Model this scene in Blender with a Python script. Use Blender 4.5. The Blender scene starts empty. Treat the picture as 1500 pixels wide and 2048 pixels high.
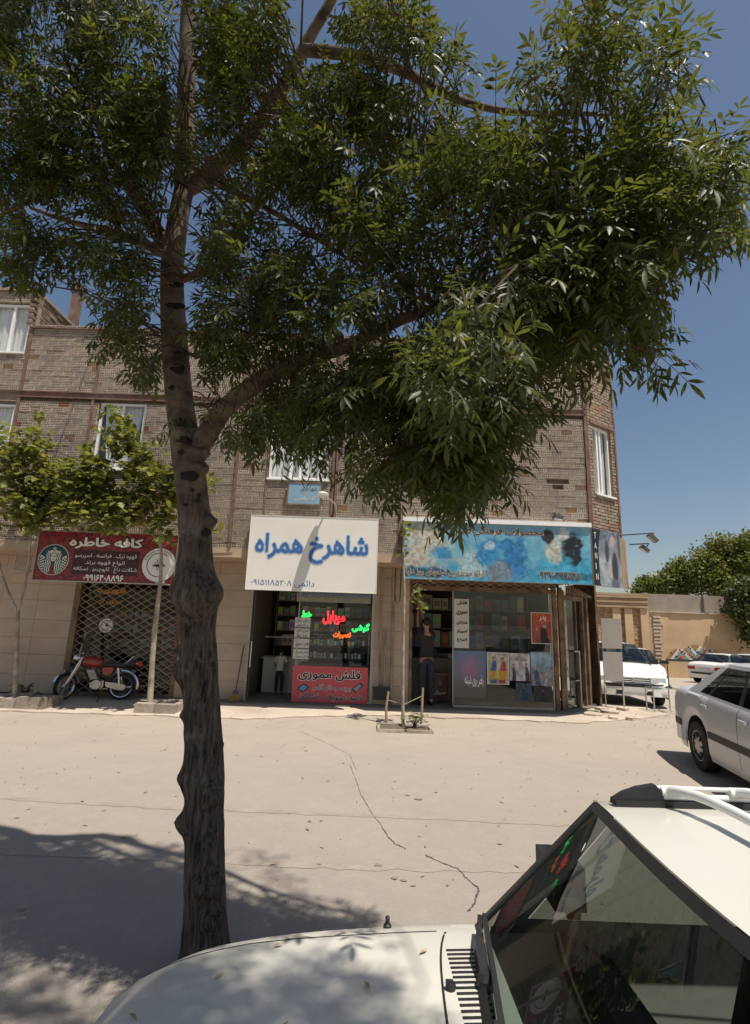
import bpy, bmesh, math, random
import numpy as np
from mathutils import Vector, Matrix
random.seed(7); RNG = np.random.default_rng(7)
SC = bpy.context.scene
COL = SC.collection
# ------------------------------------------------------------------ camera, sky, sun, exposure
F_PX, PITCH, ROLL, CAM_H = 1020.0, math.radians(12.0), math.radians(1.95), 1.73
cp, sp, cr, sr = math.cos(PITCH), math.sin(PITCH), math.cos(ROLL), math.sin(ROLL)
FWD = Vector((0, cp, sp)); UP0 = Vector((0, -sp, cp)); RT0 = Vector((1, 0, 0))
UP = UP0 * cr - RT0 * sr; RT = RT0 * cr + UP0 * sr
CAM = Vector((0, 0, CAM_H))
cam_data = bpy.data.cameras.new('camera'); cam = bpy.data.objects.new('camera', cam_data); COL.objects.link(cam)
cam_data.sensor_fit = 'HORIZONTAL'; cam_data.sensor_width = 36.0; cam_data.lens = 36.0 * F_PX / 1500.0
cam_data.clip_start = 0.02; cam_data.clip_end = 3000
M = Matrix((RT, UP, -FWD)).transposed().to_4x4(); M.translation = CAM
cam.matrix_world = M
SC.camera = cam
SUN = Vector((0.25, -0.275, 1.0)).normalized()          # direction towards the sun
world = bpy.data.worlds.new('World'); SC.world = world; world.use_nodes = True
wn = world.node_tree; bg = wn.nodes['Background']
sky = wn.nodes.new('ShaderNodeTexSky'); sky.sky_type = 'NISHITA'; sky.sun_disc = False
sky.sun_elevation = math.asin(SUN.z); sky.sun_rotation = math.atan2(SUN.x, SUN.y)
sky.altitude = 0; sky.air_density = 1.15; sky.dust_density = 1.0; sky.ozone_density = 0.9
wn.links.new(sky.outputs[0], bg.inputs[0]); bg.inputs[1].default_value = 0.074
sun_data = bpy.data.lights.new('sun', 'SUN'); sun_data.energy = 5.0; sun_data.angle = math.radians(0.55)
sun_data.color = (1.0, 0.945, 0.86)
sun = bpy.data.objects.new('sun', sun_data); COL.objects.link(sun)
sun.rotation_euler = SUN.to_track_quat('Z', 'Y').to_euler(); sun.location = (3, -4, 20)
vs = SC.view_settings; vs.view_transform = 'Standard'; vs.look = 'None'; vs.gamma = 1.0; vs.use_curve_mapping = False
vs.exposure = 0.26
SC.cycles.max_bounces = 10; SC.cycles.transparent_max_bounces = 16
SC.cycles.sample_clamp_indirect = 6.0

# ------------------------------------------------------------------ pixels (1500x2048 photo) to places
def ray(px, py):
    return FWD + RT * ((px - 750) / F_PX) + UP * ((1024 - py) / F_PX)
def onY(px, py, Y):
    r = ray(px, py); return CAM + r * (Y / r.y)
def onZ(px, py, Z=0.0):
    r = ray(px, py); return CAM + r * ((Z - CAM_H) / r.z)
def atT(px, py, t):
    return CAM + ray(px, py) * t
def proj(p):
    d = Vector(p) - CAM; z = d.dot(FWD)
    return (750 + F_PX * d.dot(RT) / z, 1024 - F_PX * d.dot(UP) / z, z)
def XY(px, Y, py=1300): return onY(px, py, Y).x

# ------------------------------------------------------------------ materials
def newmat(name):
    m = bpy.data.materials.new(name); m.use_nodes = True
    return m, m.node_tree, m.node_tree.nodes['Principled BSDF']
def lin(c):
    return tuple(c) + (1.0,) if len(c) == 3 else tuple(c)
MATS = {}
def pm(name, base, var=0.12, scale=6.0, rough=0.75, bump=0.0, bscale=None, metal=0.0, spec=0.4, stretch=None, second=None, smix=(0.45, 0.6), sscale=None, coat=0.0):
    """plain procedural material: base colour broken up by noise, an optional second colour in patches, noise bump"""
    if name in MATS: return MATS[name]
    m, t, b = newmat(name); N = t.nodes; L = t.links
    co = N.new('ShaderNodeTexCoord'); src = co.outputs['Object']
    if stretch:
        mp = N.new('ShaderNodeMapping'); mp.inputs['Scale'].default_value = stretch; L.new(src, mp.inputs[0]); src = mp.outputs[0]
    nz = N.new('ShaderNodeTexNoise'); nz.inputs['Scale'].default_value = scale; nz.inputs['Detail'].default_value = 6; nz.inputs['Roughness'].default_value = 0.65
    L.new(src, nz.inputs['Vector'])
    rp = N.new('ShaderNodeValToRGB'); e = rp.color_ramp.elements
    e[0].position = 0.3; e[1].position = 0.7
    e[0].color = lin([max(0, c * (1 - var)) for c in base]); e[1].color = lin([min(1, c * (1 + var)) for c in base])
    L.new(nz.outputs[0], rp.inputs[0]); out = rp.outputs[0]
    if second:
        n2 = N.new('ShaderNodeTexNoise'); n2.inputs['Scale'].default_value = sscale or scale * 0.35; n2.inputs['Detail'].default_value = 5
        L.new(src, n2.inputs['Vector'])
        r2 = N.new('ShaderNodeMapRange'); r2.inputs[1].default_value = smix[0]; r2.inputs[2].default_value = smix[1]; L.new(n2.outputs[0], r2.inputs[0])
        mx = N.new('ShaderNodeMix'); mx.data_type = 'RGBA'; L.new(r2.outputs[0], mx.inputs[0]); L.new(out, mx.inputs[6]); mx.inputs[7].default_value = lin(second); out = mx.outputs[2]
    L.new(out, b.inputs['Base Color'])
    b.inputs['Roughness'].default_value = rough; b.inputs['Metallic'].default_value = metal; b.inputs['Specular IOR Level'].default_value = spec
    if coat: b.inputs['Coat Weight'].default_value = coat; b.inputs['Coat Roughness'].default_value = 0.06
    if bump:
        nb = N.new('ShaderNodeTexNoise'); nb.inputs['Scale'].default_value = bscale or scale * 6; nb.inputs['Detail'].default_value = 5; L.new(src, nb.inputs['Vector'])
        bp = N.new('ShaderNodeBump'); bp.inputs['Strength'].default_value = bump; bp.inputs['Distance'].default_value = 0.02
        L.new(nb.outputs[0], bp.inputs['Height']); L.new(bp.outputs[0], b.inputs['Normal'])
    MATS[name] = m; return m
def glassmat(name, tint=(0.9, 0.95, 0.94), extra=0.0, rough=0.0):
    if name in MATS: return MATS[name]
    m = bpy.data.materials.new(name); m.use_nodes = True; t = m.node_tree; N = t.nodes; L = t.links; N.clear()
    o = N.new('ShaderNodeOutputMaterial'); tr = N.new('ShaderNodeBsdfTransparent'); tr.inputs[0].default_value = lin(tint)
    gl = N.new('ShaderNodeBsdfGlossy'); gl.inputs['Roughness'].default_value = rough
    fr = N.new('ShaderNodeFresnel'); ge = N.new('ShaderNodeNewGeometry'); io = N.new('ShaderNodeMapRange'); io.inputs[3].default_value = 1.5; io.inputs[4].default_value = 1/1.5; L.new(ge.outputs['Backfacing'], io.inputs[0]); L.new(io.outputs[0], fr.inputs[0])
    ad = N.new('ShaderNodeMath'); ad.operation = 'ADD'; ad.inputs[1].default_value = extra; ad.use_clamp = True; L.new(fr.outputs[0], ad.inputs[0])
    mx = N.new('ShaderNodeMixShader'); L.new(ad.outputs[0], mx.inputs[0]); L.new(tr.outputs[0], mx.inputs[1]); L.new(gl.outputs[0], mx.inputs[2])
    L.new(mx.outputs[0], o.inputs[0]); MATS[name] = m; return m
def attrmat(name, rough=0.6, bump=0.0, bscale=60, spec=0.35, noise=0.15, nscale=30, weather=0.0):
    """colour comes from a face colour attribute (print, per-brick colour) with a little grain"""
    if name in MATS: return MATS[name]
    m, t, b = newmat(name); N = t.nodes; L = t.links
    a = N.new('ShaderNodeAttribute'); a.attribute_name = 'tint'
    co = N.new('ShaderNodeTexCoord'); nz = N.new('ShaderNodeTexNoise'); nz.inputs['Scale'].default_value = nscale; nz.inputs['Detail'].default_value = 5
    L.new(co.outputs['Object'], nz.inputs['Vector'])
    mr = N.new('ShaderNodeMapRange'); mr.inputs[1].default_value = 0.3; mr.inputs[2].default_value = 0.7; mr.inputs[3].default_value = 1 - noise; mr.inputs[4].default_value = 1 + noise
    L.new(nz.outputs[0], mr.inputs[0])
    vm = N.new('ShaderNodeVectorMath'); vm.operation = 'SCALE'; L.new(a.outputs['Color'], vm.inputs[0]); L.new(mr.outputs[0], vm.inputs['Scale'])
    out = vm.outputs[0]
    if weather:
        ge = N.new('ShaderNodeNewGeometry'); mp = N.new('ShaderNodeMapping'); mp.inputs['Scale'].default_value = (1.3,1.3,.45); L.new(ge.outputs['Position'], mp.inputs[0]); nw = N.new('ShaderNodeTexNoise'); nw.inputs['Scale'].default_value = 1.0; nw.inputs['Detail'].default_value = 7; nw.inputs['Roughness'].default_value = .7; L.new(mp.outputs[0], nw.inputs['Vector'])
        mw = N.new('ShaderNodeMapRange'); mw.inputs[1].default_value = .32; mw.inputs[2].default_value = .68; mw.inputs[3].default_value = 1-weather; mw.inputs[4].default_value = 1+weather*.6; L.new(nw.outputs[0], mw.inputs[0])
        v2 = N.new('ShaderNodeVectorMath'); v2.operation = 'SCALE'; L.new(out, v2.inputs[0]); L.new(mw.outputs[0], v2.inputs['Scale']); out = v2.outputs[0]
    L.new(out, b.inputs['Base Color']); b.inputs['Roughness'].default_value = rough; b.inputs['Specular IOR Level'].default_value = spec
    if bump:
        nb = N.new('ShaderNodeTexNoise'); nb.inputs['Scale'].default_value = bscale; L.new(co.outputs['Object'], nb.inputs['Vector'])
        bp = N.new('ShaderNodeBump'); bp.inputs['Strength'].default_value = bump; bp.inputs['Distance'].default_value = 0.01
        L.new(nb.outputs[0], bp.inputs['Height']); L.new(bp.outputs[0], b.inputs['Normal'])
    MATS[name] = m; return m
def emit(name, col, s):
    m = bpy.data.materials.new(name); m.use_nodes = True; t = m.node_tree; b = t.nodes['Principled BSDF']
    b.inputs['Base Color'].default_value = lin(col); b.inputs['Emission Color'].default_value = lin(col); b.inputs['Emission Strength'].default_value = s
    return m
def leafmat(name, c0, c1, trans, rough=0.42):
    m = bpy.data.materials.new(name); m.use_nodes = True; t = m.node_tree; N = t.nodes; L = t.links
    b = N['Principled BSDF']; o = N['Material Output']
    at = N.new('ShaderNodeAttribute'); at.attribute_name = 'tint'
    mx = N.new('ShaderNodeMix'); mx.data_type = 'RGBA'; L.new(at.outputs['Fac'], mx.inputs[0]); mx.inputs[6].default_value = lin(c0); mx.inputs[7].default_value = lin(c1)
    L.new(mx.outputs[2], b.inputs['Base Color']); b.inputs['Roughness'].default_value = rough; b.inputs['Specular IOR Level'].default_value = 0.45
    tl = N.new('ShaderNodeBsdfTranslucent')
    hs = N.new('ShaderNodeHueSaturation'); hs.inputs['Value'].default_value = 1.5; hs.inputs['Saturation'].default_value = 1.15; hs.inputs['Hue'].default_value = 0.485
    L.new(mx.outputs[2], hs.inputs['Color']); L.new(hs.outputs[0], tl.inputs[0])
    ms = N.new('ShaderNodeMixShader'); ms.inputs[0].default_value = trans; L.new(b.outputs[0], ms.inputs[1]); L.new(tl.outputs[0], ms.inputs[2]); L.new(ms.outputs[0], o.inputs[0])
    return m

# ------------------------------------------------------------------ mesh helpers
class MB:
    def __init__(s): s.v = []; s.f = []; s.c = []; s.col = None
    def add(s, vs, fs, col=None):
        n = len(s.v); s.v.extend([tuple(p) for p in vs]); s.f.extend([tuple(i + n for i in f) for f in fs])
        s.c.extend([col if col is not None else s.col] * len(fs)); return s
    def box(s, x0, x1, y0, y1, z0, z1, col=None):
        return s.add([(x0,y0,z0),(x1,y0,z0),(x1,y1,z0),(x0,y1,z0),(x0,y0,z1),(x1,y0,z1),(x1,y1,z1),(x0,y1,z1)],
                     [(3,2,1,0),(4,5,6,7),(0,1,5,4),(1,2,6,5),(2,3,7,6),(3,0,4,7)], col)
    def obox(s, c, ax, ay, az, col=None):
        """oriented box: centre and three half-extent vectors"""
        c, ax, ay, az = Vector(c), Vector(ax), Vector(ay), Vector(az)
        P = [c + ax*i + ay*j + az*k for k in (-1,1) for (i,j) in ((-1,-1),(1,-1),(1,1),(-1,1))]
        return s.add(P, [(3,2,1,0),(4,5,6,7),(0,1,5,4),(1,2,6,5),(2,3,7,6),(3,0,4,7)], col)
    def bar(s, a, b, w, h=None, up=(0,0,1), col=None):
        a, b = Vector(a), Vector(b); d = b - a
        if d.length < 1e-6: return s
        u = Vector(up); x = d.normalized(); y = u.cross(x)
        if y.length < 1e-4: y = Vector((1,0,0)).cross(x)
        y.normalize(); z = x.cross(y)
        return s.obox((a+b)/2, d/2, y*w/2, z*(h or w)/2, col)
    def quad(s, a, b, c, d, col=None): return s.add([a,b,c,d], [(0,1,2,3)], col)
    def tube(s, pts, rad, n=8, caps=True, col=None, jitter=0.0):
        pts = [Vector(p) for p in pts]
        if not hasattr(rad, '__len__'): rad = [rad]*len(pts)
        V = []; ref = None
        for i, p in enumerate(pts):
            d = (pts[min(i+1,len(pts)-1)] - pts[max(i-1,0)])
            d = d.normalized() if d.length > 1e-9 else Vector((0,0,1))
            if ref is None:
                ref = Vector((1,0,0)) if abs(d.x) < 0.8 else Vector((0,1,0))
            a = (ref - d*ref.dot(d)).normalized(); b = d.cross(a); ref = a
            for k in range(n):
                th = 2*math.pi*k/n; r = rad[i]*(1 + (random.uniform(-jitter,jitter) if jitter else 0))
                V.append(p + (a*math.cos(th) + b*math.sin(th))*r)
        Fs = [(i*n+k, i*n+(k+1)%n, (i+1)*n+(k+1)%n, (i+1)*n+k) for i in range(len(pts)-1) for k in range(n)]
        if caps: Fs += [tuple(range(n-1,-1,-1)), tuple(range((len(pts)-1)*n, len(pts)*n))]
        return s.add(V, Fs, col)
    def prism(s, poly, axis, a0, a1, col=None):
        """extrude a 2D polygon along 'x' (poly = y,z), 'y' (x,z) or 'z' (x,y)"""
        n = len(poly)
        def P(p, a): return {'x': (a,p[0],p[1]), 'y': (p[0],a,p[1]), 'z': (p[0],p[1],a)}[axis]
        V = [P(p,a0) for p in poly] + [P(p,a1) for p in poly]
        Fs = [(i,(i+1)%n,n+(i+1)%n,n+i) for i in range(n)] + [tuple(range(n-1,-1,-1)), tuple(range(n,2*n))]
        return s.add(V, Fs, col)
    def lathe(s, prof, c, axis='z', n=20, col=None, caps=True):
        """profile [(r, a)] turned round an axis through c"""
        c = Vector(c); V = []
        for r, a in prof:
            for k in range(n):
                th = 2*math.pi*k/n; u, w = r*math.cos(th), r*math.sin(th)
                V.append(c + Vector({'z': (u,w,a), 'y': (u,a,w), 'x': (a,u,w)}[axis]))
        m = len(prof)
        Fs = [(i*n+k, i*n+(k+1)%n, (i+1)*n+(k+1)%n, (i+1)*n+k) for i in range(m-1) for k in range(n)]
        if caps and prof[0][0] > 1e-6: Fs.append(tuple(range(n-1,-1,-1)))
        if caps and prof[-1][0] > 1e-6: Fs.append(tuple(range((m-1)*n, m*n)))
        return s.add(V, Fs, col)
    def ball(s, c, r, n=10, m=7, sc=(1,1,1), noise=0.0, col=None):
        c = Vector(c); V = []
        for i in range(m+1):
            ph = math.pi*i/m
            for k in range(n):
                th = 2*math.pi*k/n; q = r*(1+random.uniform(-noise,noise))
                V.append(c + Vector((math.sin(ph)*math.cos(th)*q*sc[0], math.sin(ph)*math.sin(th)*q*sc[1], math.cos(ph)*q*sc[2])))
        return s.add(V, [(i*n+k,(i+1)*n+k,(i+1)*n+(k+1)%n,i*n+(k+1)%n) for i in range(m) for k in range(n)], col)
    def lump(s, c, r, sc=(1,1,1), n=22, m=15, seed=0):
        c = Vector(c); V = []; q = random.Random(seed); ph = [q.uniform(0,6.28) for _ in range(6)]
        for i in range(m+1):
            a = math.pi*i/m
            for k in range(n):
                b = 2*math.pi*k/n; d = Vector((math.sin(a)*math.cos(b), math.sin(a)*math.sin(b), math.cos(a)))
                rr = r*(1 + .13*math.sin(d.x*4+ph[0])*math.sin(d.z*4+ph[1]) + .10*math.sin(d.y*7+ph[2]+d.z*5) + .07*math.sin(d.x*11+ph[3])*math.sin(d.z*12+ph[4]) + .05*math.sin(d.y*17+d.x*13+ph[5]))
                V.append(c + Vector((d.x*rr*sc[0], d.y*rr*sc[1], d.z*rr*sc[2])))
        return s.add(V, [(i*n+k,(i+1)*n+k,(i+1)*n+(k+1)%n,i*n+(k+1)%n) for i in range(m) for k in range(n)])
    def mesh(s, name, mat, off=None, smooth=None):
        me = bpy.data.meshes.new(name)
        V = s.v if off is None else [(p[0]-off[0], p[1]-off[1], p[2]-off[2]) for p in s.v]
        me.from_pydata(V, [], s.f); me.update()
        if any(c is not None for c in s.c):
            at = me.attributes.new('tint', 'FLOAT_COLOR', 'FACE')
            at.data.foreach_set('color', np.array([lin(c) if c is not None else (1,1,1,1) for c in s.c], dtype=np.float32).ravel())
        if mat: me.materials.append(mat)
        if smooth is not None:
            bm = bmesh.new(); bm.from_mesh(me); bmesh.ops.remove_doubles(bm, verts=bm.verts, dist=1e-5); bmesh.ops.recalc_face_normals(bm, faces=bm.faces); bm.to_mesh(me); bm.free()
            me.shade_smooth(); me.set_sharp_from_angle(angle=math.radians(smooth))
        return me
    def build(s, name, mat, parent=None, local=False, smooth=None):
        """one mesh object; world coordinates unless local; a child is written relative to its root thing"""
        off = None
        if parent is not None and not local:
            r = parent
            while r.parent: r = r.parent
            off = r.location
        return link(name, s.mesh(name, mat, off, smooth), parent)
def link(name, me, parent=None):
    o = bpy.data.objects.new(name, me); COL.objects.link(o)
    if parent is not None: o.parent = parent
    return o
def tag(o, label=None, cat=None, group=None, kind=None):
    if label: o['label'] = label
    if cat: o['category'] = cat
    if group: o['group'] = group
    if kind: o['kind'] = kind
    return o
def thing(name, label, cat, loc=(0,0,0), rotz=0.0, group=None):
    o = bpy.data.objects.new(name, None); COL.objects.link(o); o.location = loc; o.rotation_euler = (0,0,rotz); o.empty_display_size = 0.1
    return tag(o, label, cat, group)
def copy_tree(o, parent=None):
    c = o.copy(); COL.objects.link(c); c.parent = parent
    for ch in list(o.children): copy_tree(ch, c)
    return c
def instance(name, me, parent, mat4):
    o = link(name, me, parent); o.matrix_local = mat4; return o

def smooth_path(P_, n=6):
    out = []
    for i in range(len(P_)-1):
        p0, p1, p2, p3 = P_[max(0,i-1)], P_[i], P_[i+1], P_[min(len(P_)-1,i+2)]
        for k in range(n):
            t = k/n; out.append(.5*((2*p1)+(p2-p0)*t+(2*p0-5*p1+4*p2-p3)*t*t+(3*p1-p0-3*p2+p3)*t**3))
    out.append(P_[-1]); return out
# ------------------------------------------------------------------ Persian lettering (shaped, rasterised with non-zero winding)
AR = {}
for ch, b, n in [('ا',0xFE8D,2),('ب',0xFE8F,4),('پ',0xFB56,4),('ت',0xFE95,4),('ج',0xFE9D,4),('چ',0xFB7A,4),('ح',0xFEA1,4),('خ',0xFEA5,4),('د',0xFEA9,2),('ر',0xFEAD,2),('ز',0xFEAF,2),('س',0xFEB1,4),('ش',0xFEB5,4),('ص',0xFEB9,4),('ض',0xFEBD,4),('ط',0xFEC1,4),('ع',0xFEC9,4),('غ',0xFECD,4),('ف',0xFED1,4),('ق',0xFED5,4),('ک',0xFB8E,4),('گ',0xFB92,4),('ل',0xFEDD,4),('م',0xFEE1,4),('ن',0xFEE5,4),('ه',0xFEE9,4),('و',0xFEED,2),('ی',0xFBFC,4),('ئ',0xFE89,4),('\u0001',0xFEFB,2)]:
    AR[ch] = [b+i for i in range(n)]
def shape(s):
    s = s.replace('لا', '\u0001'); out = []
    for i, ch in enumerate(s):
        if ch not in AR: out.append(ch); continue
        f = AR[ch]; p = i > 0 and s[i-1] in AR and len(AR[s[i-1]]) == 4; n = len(f) == 4 and i+1 < len(s) and s[i+1] in AR
        out.append(chr(f[(3 if n else 1) if p else (2 if n else 0)]))
    r = []; run = ''
    for ch in out:
        if ch.isdigit() or ('a' <= ch.lower() <= 'z'): run += ch
        else:
            if run: r.append(run); run = ''
            r.append(ch)
    if run: r.append(run)
    return ''.join(reversed(r))
TXT_CACHE = {}
def text_mask(s, res=44):
    """boolean grid of a line of lettering, res cells to the em; rows from the bottom up"""
    if (s, res) in TXT_CACHE: return TXT_CACHE[(s, res)]
    cu = bpy.data.curves.new('lettering', 'FONT'); cu.body = shape(s); cu.fill_mode = 'NONE'; cu.size = 1; cu.resolution_u = 4
    ob = bpy.data.objects.new('lettering', cu); COL.objects.link(ob)
    me = bpy.data.meshes.new_from_object(ob.evaluated_get(bpy.context.evaluated_depsgraph_get()))
    V = np.array([v.co[:2] for v in me.vertices]); E = np.array([e.vertices[:] for e in me.edges])
    # walk each closed loop so that the winding is consistent
    nxt = {}
    for a, b in E: nxt.setdefault(a, []).append(b); nxt.setdefault(b, []).append(a)
    seen = set(); segs = []
    for st in range(len(V)):
        if st in seen or st not in nxt: continue
        loop = [st]; seen.add(st); cur = st
        while True:
            c = [q for q in nxt[cur] if q not in seen]
            if not c: break
            cur = min(c) if len(loop) == 1 else c[0]; loop.append(cur); seen.add(cur)
        for i in range(len(loop)): segs.append((loop[i], loop[(i+1) % len(loop)]))
    bpy.data.objects.remove(ob); bpy.data.curves.remove(cu); bpy.data.meshes.remove(me)
    lo = V.min(0) - 0.12; hi = V.max(0) + 0.12
    W = int((hi[0]-lo[0])*res); H = int((hi[1]-lo[1])*res)
    S = np.array(segs); A = V[S[:,0]]; B = V[S[:,1]]; mask = np.zeros((H, W), bool); xs = lo[0] + (np.arange(W)+0.5)/res
    for j in range(H):
        y = lo[1] + (j+0.5)/res
        k = (A[:,1] <= y) != (B[:,1] <= y)
        if not k.any(): continue
        a, b = A[k], B[k]; x = a[:,0] + (y-a[:,1])*(b[:,0]-a[:,0])/(b[:,1]-a[:,1]); d = np.where(b[:,1] > a[:,1], 1, -1)
        mask[j] = ((x[None,:] < xs[:,None])*d[None,:]).sum(1) != 0
    TXT_CACHE[(s, res)] = mask
    return mask
def dilate(m, r):
    if r <= 0: return m
    o = m.copy(); R = int(math.ceil(r))
    for dy in range(-R, R+1):
        for dx in range(-R, R+1):
            if dx*dx+dy*dy > r*r: continue
            o |= np.roll(np.roll(m, dy, 0), dx, 1)
    return o
class Face:
    """a flat face to print on: origin at its lower left, unit vectors right and up, outward normal"""
    def __init__(s, o, right, up): s.o = Vector(o); s.r = Vector(right).normalized(); s.u = Vector(up).normalized(); s.n = s.r.cross(s.u)
    def P(s, x, y, h=0.0): return s.o + s.r*x + s.u*y + s.n*h
def mask_mesh(mb, mask, face, x0, y0, w, h, lift, col=None, slant=0.0):
    """print a boolean grid as run-length strips into the rectangle x0,y0,w,h of a face"""
    H, W = mask.shape
    for j in range(H):
        row = mask[j]
        if not row.any(): continue
        d = np.diff(np.concatenate(([0], row.astype(int), [0]))); st = np.where(d == 1)[0]; en = np.where(d == -1)[0]
        ya, yb = y0 + h*j/H, y0 + h*(j+1)/H; sk = slant*(j/H - 0.5)*h
        for a, b in zip(st, en):
            xa, xb = x0 + w*a/W + sk, x0 + w*b/W + sk
            mb.quad(face.P(xa,ya,lift), face.P(xb,ya,lift), face.P(xb,yb,lift), face.P(xa,yb,lift), col)
def crop(m):
    r = np.where(m.any(1))[0]; c = np.where(m.any(0))[0]
    return m[max(0,r[0]-6):r[-1]+7, max(0,c[0]-6):c[-1]+7]
def lettering(name, s, face, x0, y0, w, h, mat, parent, lift=0.004, bold=0.0, res=44, outline=None, outline_r=3.0, slant=0.0, local=False):
    m = np.pad(crop(text_mask(s, res)), 4)
    if outline is not None:
        mb = MB(); mask_mesh(mb, dilate(m, bold+outline_r), face, x0, y0, w, h, lift, slant=slant); mb.build(name + '_outline', outline, parent, local)
        lift += 0.003
    mb = MB(); mask_mesh(mb, dilate(m, bold), face, x0, y0, w, h, lift, slant=slant)
    return mb.build(name, mat, parent, local)
NZ = np.random.default_rng(3).random((64,64))
def vn(u, v, k):
    x, y = (u*.83+v*.56)*k+17, (v*.83-u*.56)*k+29; i, j = int(math.floor(x)), int(math.floor(y)); fx, fy = x-i, y-j; fx = fx*fx*(3-2*fx); fy = fy*fy*(3-2*fy); g = lambda a, b: NZ[(i+a) % 64, (j+b) % 64]
    return (g(0,0)*(1-fx)+g(1,0)*fx)*(1-fy)+(g(0,1)*(1-fx)+g(1,1)*fx)*fy
def picture(name, face, w, h, fn, nx, ny, mat, parent=None, lift=0.0, x0=0.0, y0=0.0):
    """a printed picture: a grid whose face colours come from fn(u, v)"""
    mb = MB(); V = [face.P(x0 + w*i/nx, y0 + h*j/ny, lift) for j in range(ny+1) for i in range(nx+1)]
    Fs = []; C = []
    for j in range(ny):
        for i in range(nx):
            Fs.append((j*(nx+1)+i, j*(nx+1)+i+1, (j+1)*(nx+1)+i+1, (j+1)*(nx+1)+i)); C.append(tuple(max(0.0, min(1.0, q)) for q in fn((i+0.5)/nx, (j+0.5)/ny)))
    mb.v = [tuple(p) for p in V]; mb.f = Fs; mb.c = C
    return mb.build(name, mat, parent)

# ================================================================== materials used in several places
m_asphalt_plain = pm('dusty_asphalt', (0.40, 0.325, 0.25), 0.13, 2.6, 0.92, bump=0.5, bscale=110, second=(0.335, 0.272, 0.212), smix=(0.42, 0.7), sscale=0.28, spec=0.2)
def roadmat():
    m, t, b = newmat('road_surface'); N = t.nodes; L = t.links; co = N.new('ShaderNodeTexCoord'); src = co.outputs['Object']
    def noise(sc, det=6, r=.65):
        n = N.new('ShaderNodeTexNoise'); n.inputs['Scale'].default_value = sc; n.inputs['Detail'].default_value = det; n.inputs['Roughness'].default_value = r; L.new(src, n.inputs['Vector']); return n.outputs[0]
    def mix(f, a, c):
        x = N.new('ShaderNodeMix'); x.data_type = 'RGBA'; L.new(f, x.inputs[0])
        for k, q in ((6, a), (7, c)):
            if hasattr(q, 'type'): L.new(q, x.inputs[k])
            else: x.inputs[k].default_value = lin(q)
        return x.outputs[2]
    def rng(o, a, c, lo=0., hi=1.):
        r = N.new('ShaderNodeMapRange'); r.inputs[1].default_value = a; r.inputs[2].default_value = c; r.inputs[3].default_value = lo; r.inputs[4].default_value = hi; L.new(o, r.inputs[0]); return r.outputs[0]
    sx = N.new('ShaderNodeSeparateXYZ'); L.new(src, sx.inputs[0]); big = noise(.35, 5); ad = N.new('ShaderNodeMath'); ad.operation = 'MULTIPLY_ADD'; ad.inputs[1].default_value = 5.0; L.new(big, ad.inputs[0]); L.new(sx.outputs[1], ad.inputs[2])
    c = mix(rng(ad.outputs[0], 5.5, 11.5), (.300,.260,.222), (.405,.338,.268))          # greyer and darker near, warmer and paler towards the shops
    c = mix(rng(noise(1.1), .45, .75, 0, .55), c, (.29,.248,.208))                       # patches
    c = mix(rng(noise(4.5, 8, .75), .50, .8, 0, .5), c, (.45,.382,.31))                 # dust
    c = mix(rng(noise(120, 3, .6), .35, .7, 0, .45), c, (.20,.168,.142))                # aggregate
    c = mix(rng(noise(260, 2, .5), .58, .75, 0, .6), c, (.55,.47,.39))
    L.new(c, b.inputs['Base Color']); b.inputs['Roughness'].default_value = .93; b.inputs['Specular IOR Level'].default_value = .2
    bp = N.new('ShaderNodeBump'); bp.inputs['Strength'].default_value = .6; bp.inputs['Distance'].default_value = .012; L.new(noise(150, 4), bp.inputs['Height']); L.new(bp.outputs[0], b.inputs['Normal']); return m
m_asphalt = roadmat()
m_conc = pm('pale_concrete', (0.475, 0.40, 0.32), 0.12, 1.6, 0.9, bump=0.35, bscale=60, second=(0.36, 0.29, 0.225), smix=(0.5, 0.68), spec=0.2)
m_mortar = pm('mortar', (0.30, 0.235, 0.18), 0.25, 9, 0.95, bump=0.6, bscale=50)
m_ooze = pm('mortar_ooze', (0.52, 0.42, 0.31), 0.2, 14, 0.95, bump=0.6, bscale=60)
m_brick = attrmat('brick_clay', rough=0.9, bump=0.4, bscale=80, spec=0.2, noise=0.22, nscale=18, weather=0.2)
m_print = attrmat('printed_sheet', rough=0.35, noise=0.06, nscale=12)
m_rust = pm('rusty_steel', (0.17, 0.092, 0.066), 0.35, 7, 0.85, bump=0.3, bscale=40, second=(0.21, 0.14, 0.105), smix=(.5,.62))
m_stone = pm('travertine', (0.42, 0.325, 0.235), 0.10, 2.2, 0.6, bump=0.15, bscale=25, stretch=(1, 1, 2.5), second=(0.36, 0.27, 0.19), smix=(0.5, 0.75))
m_soffit = pm('soffit_plaster', (0.40, 0.30, 0.205), 0.12, 3, 0.9, bump=0.2)
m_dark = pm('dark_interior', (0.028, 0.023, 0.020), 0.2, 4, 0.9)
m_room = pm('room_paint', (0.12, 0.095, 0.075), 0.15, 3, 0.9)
m_alu = pm('weathered_aluminium', (0.42, 0.38, 0.33), 0.12, 8, 0.5, metal=0.35)
m_white = pm('white_paint', (0.78, 0.76, 0.72), 0.04, 5, 0.45)
m_glass = glassmat('window_glass', (0.95, 0.96, 0.95), 0.0)
m_shopglass = glassmat('shop_glass', (0.80, 0.85, 0.83), 0.0)
m_curtain = pm('white_curtain', (0.82, 0.80, 0.77), 0.05, 3, 0.9)
m_black = pm('black_plastic', (0.018, 0.017, 0.017), 0.2, 20, 0.5)
m_bronze = pm('brown_steel', (0.20, 0.125, 0.07), 0.3, 9, 0.6, bump=0.2, second=(0.10, 0.06, 0.035))
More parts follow.
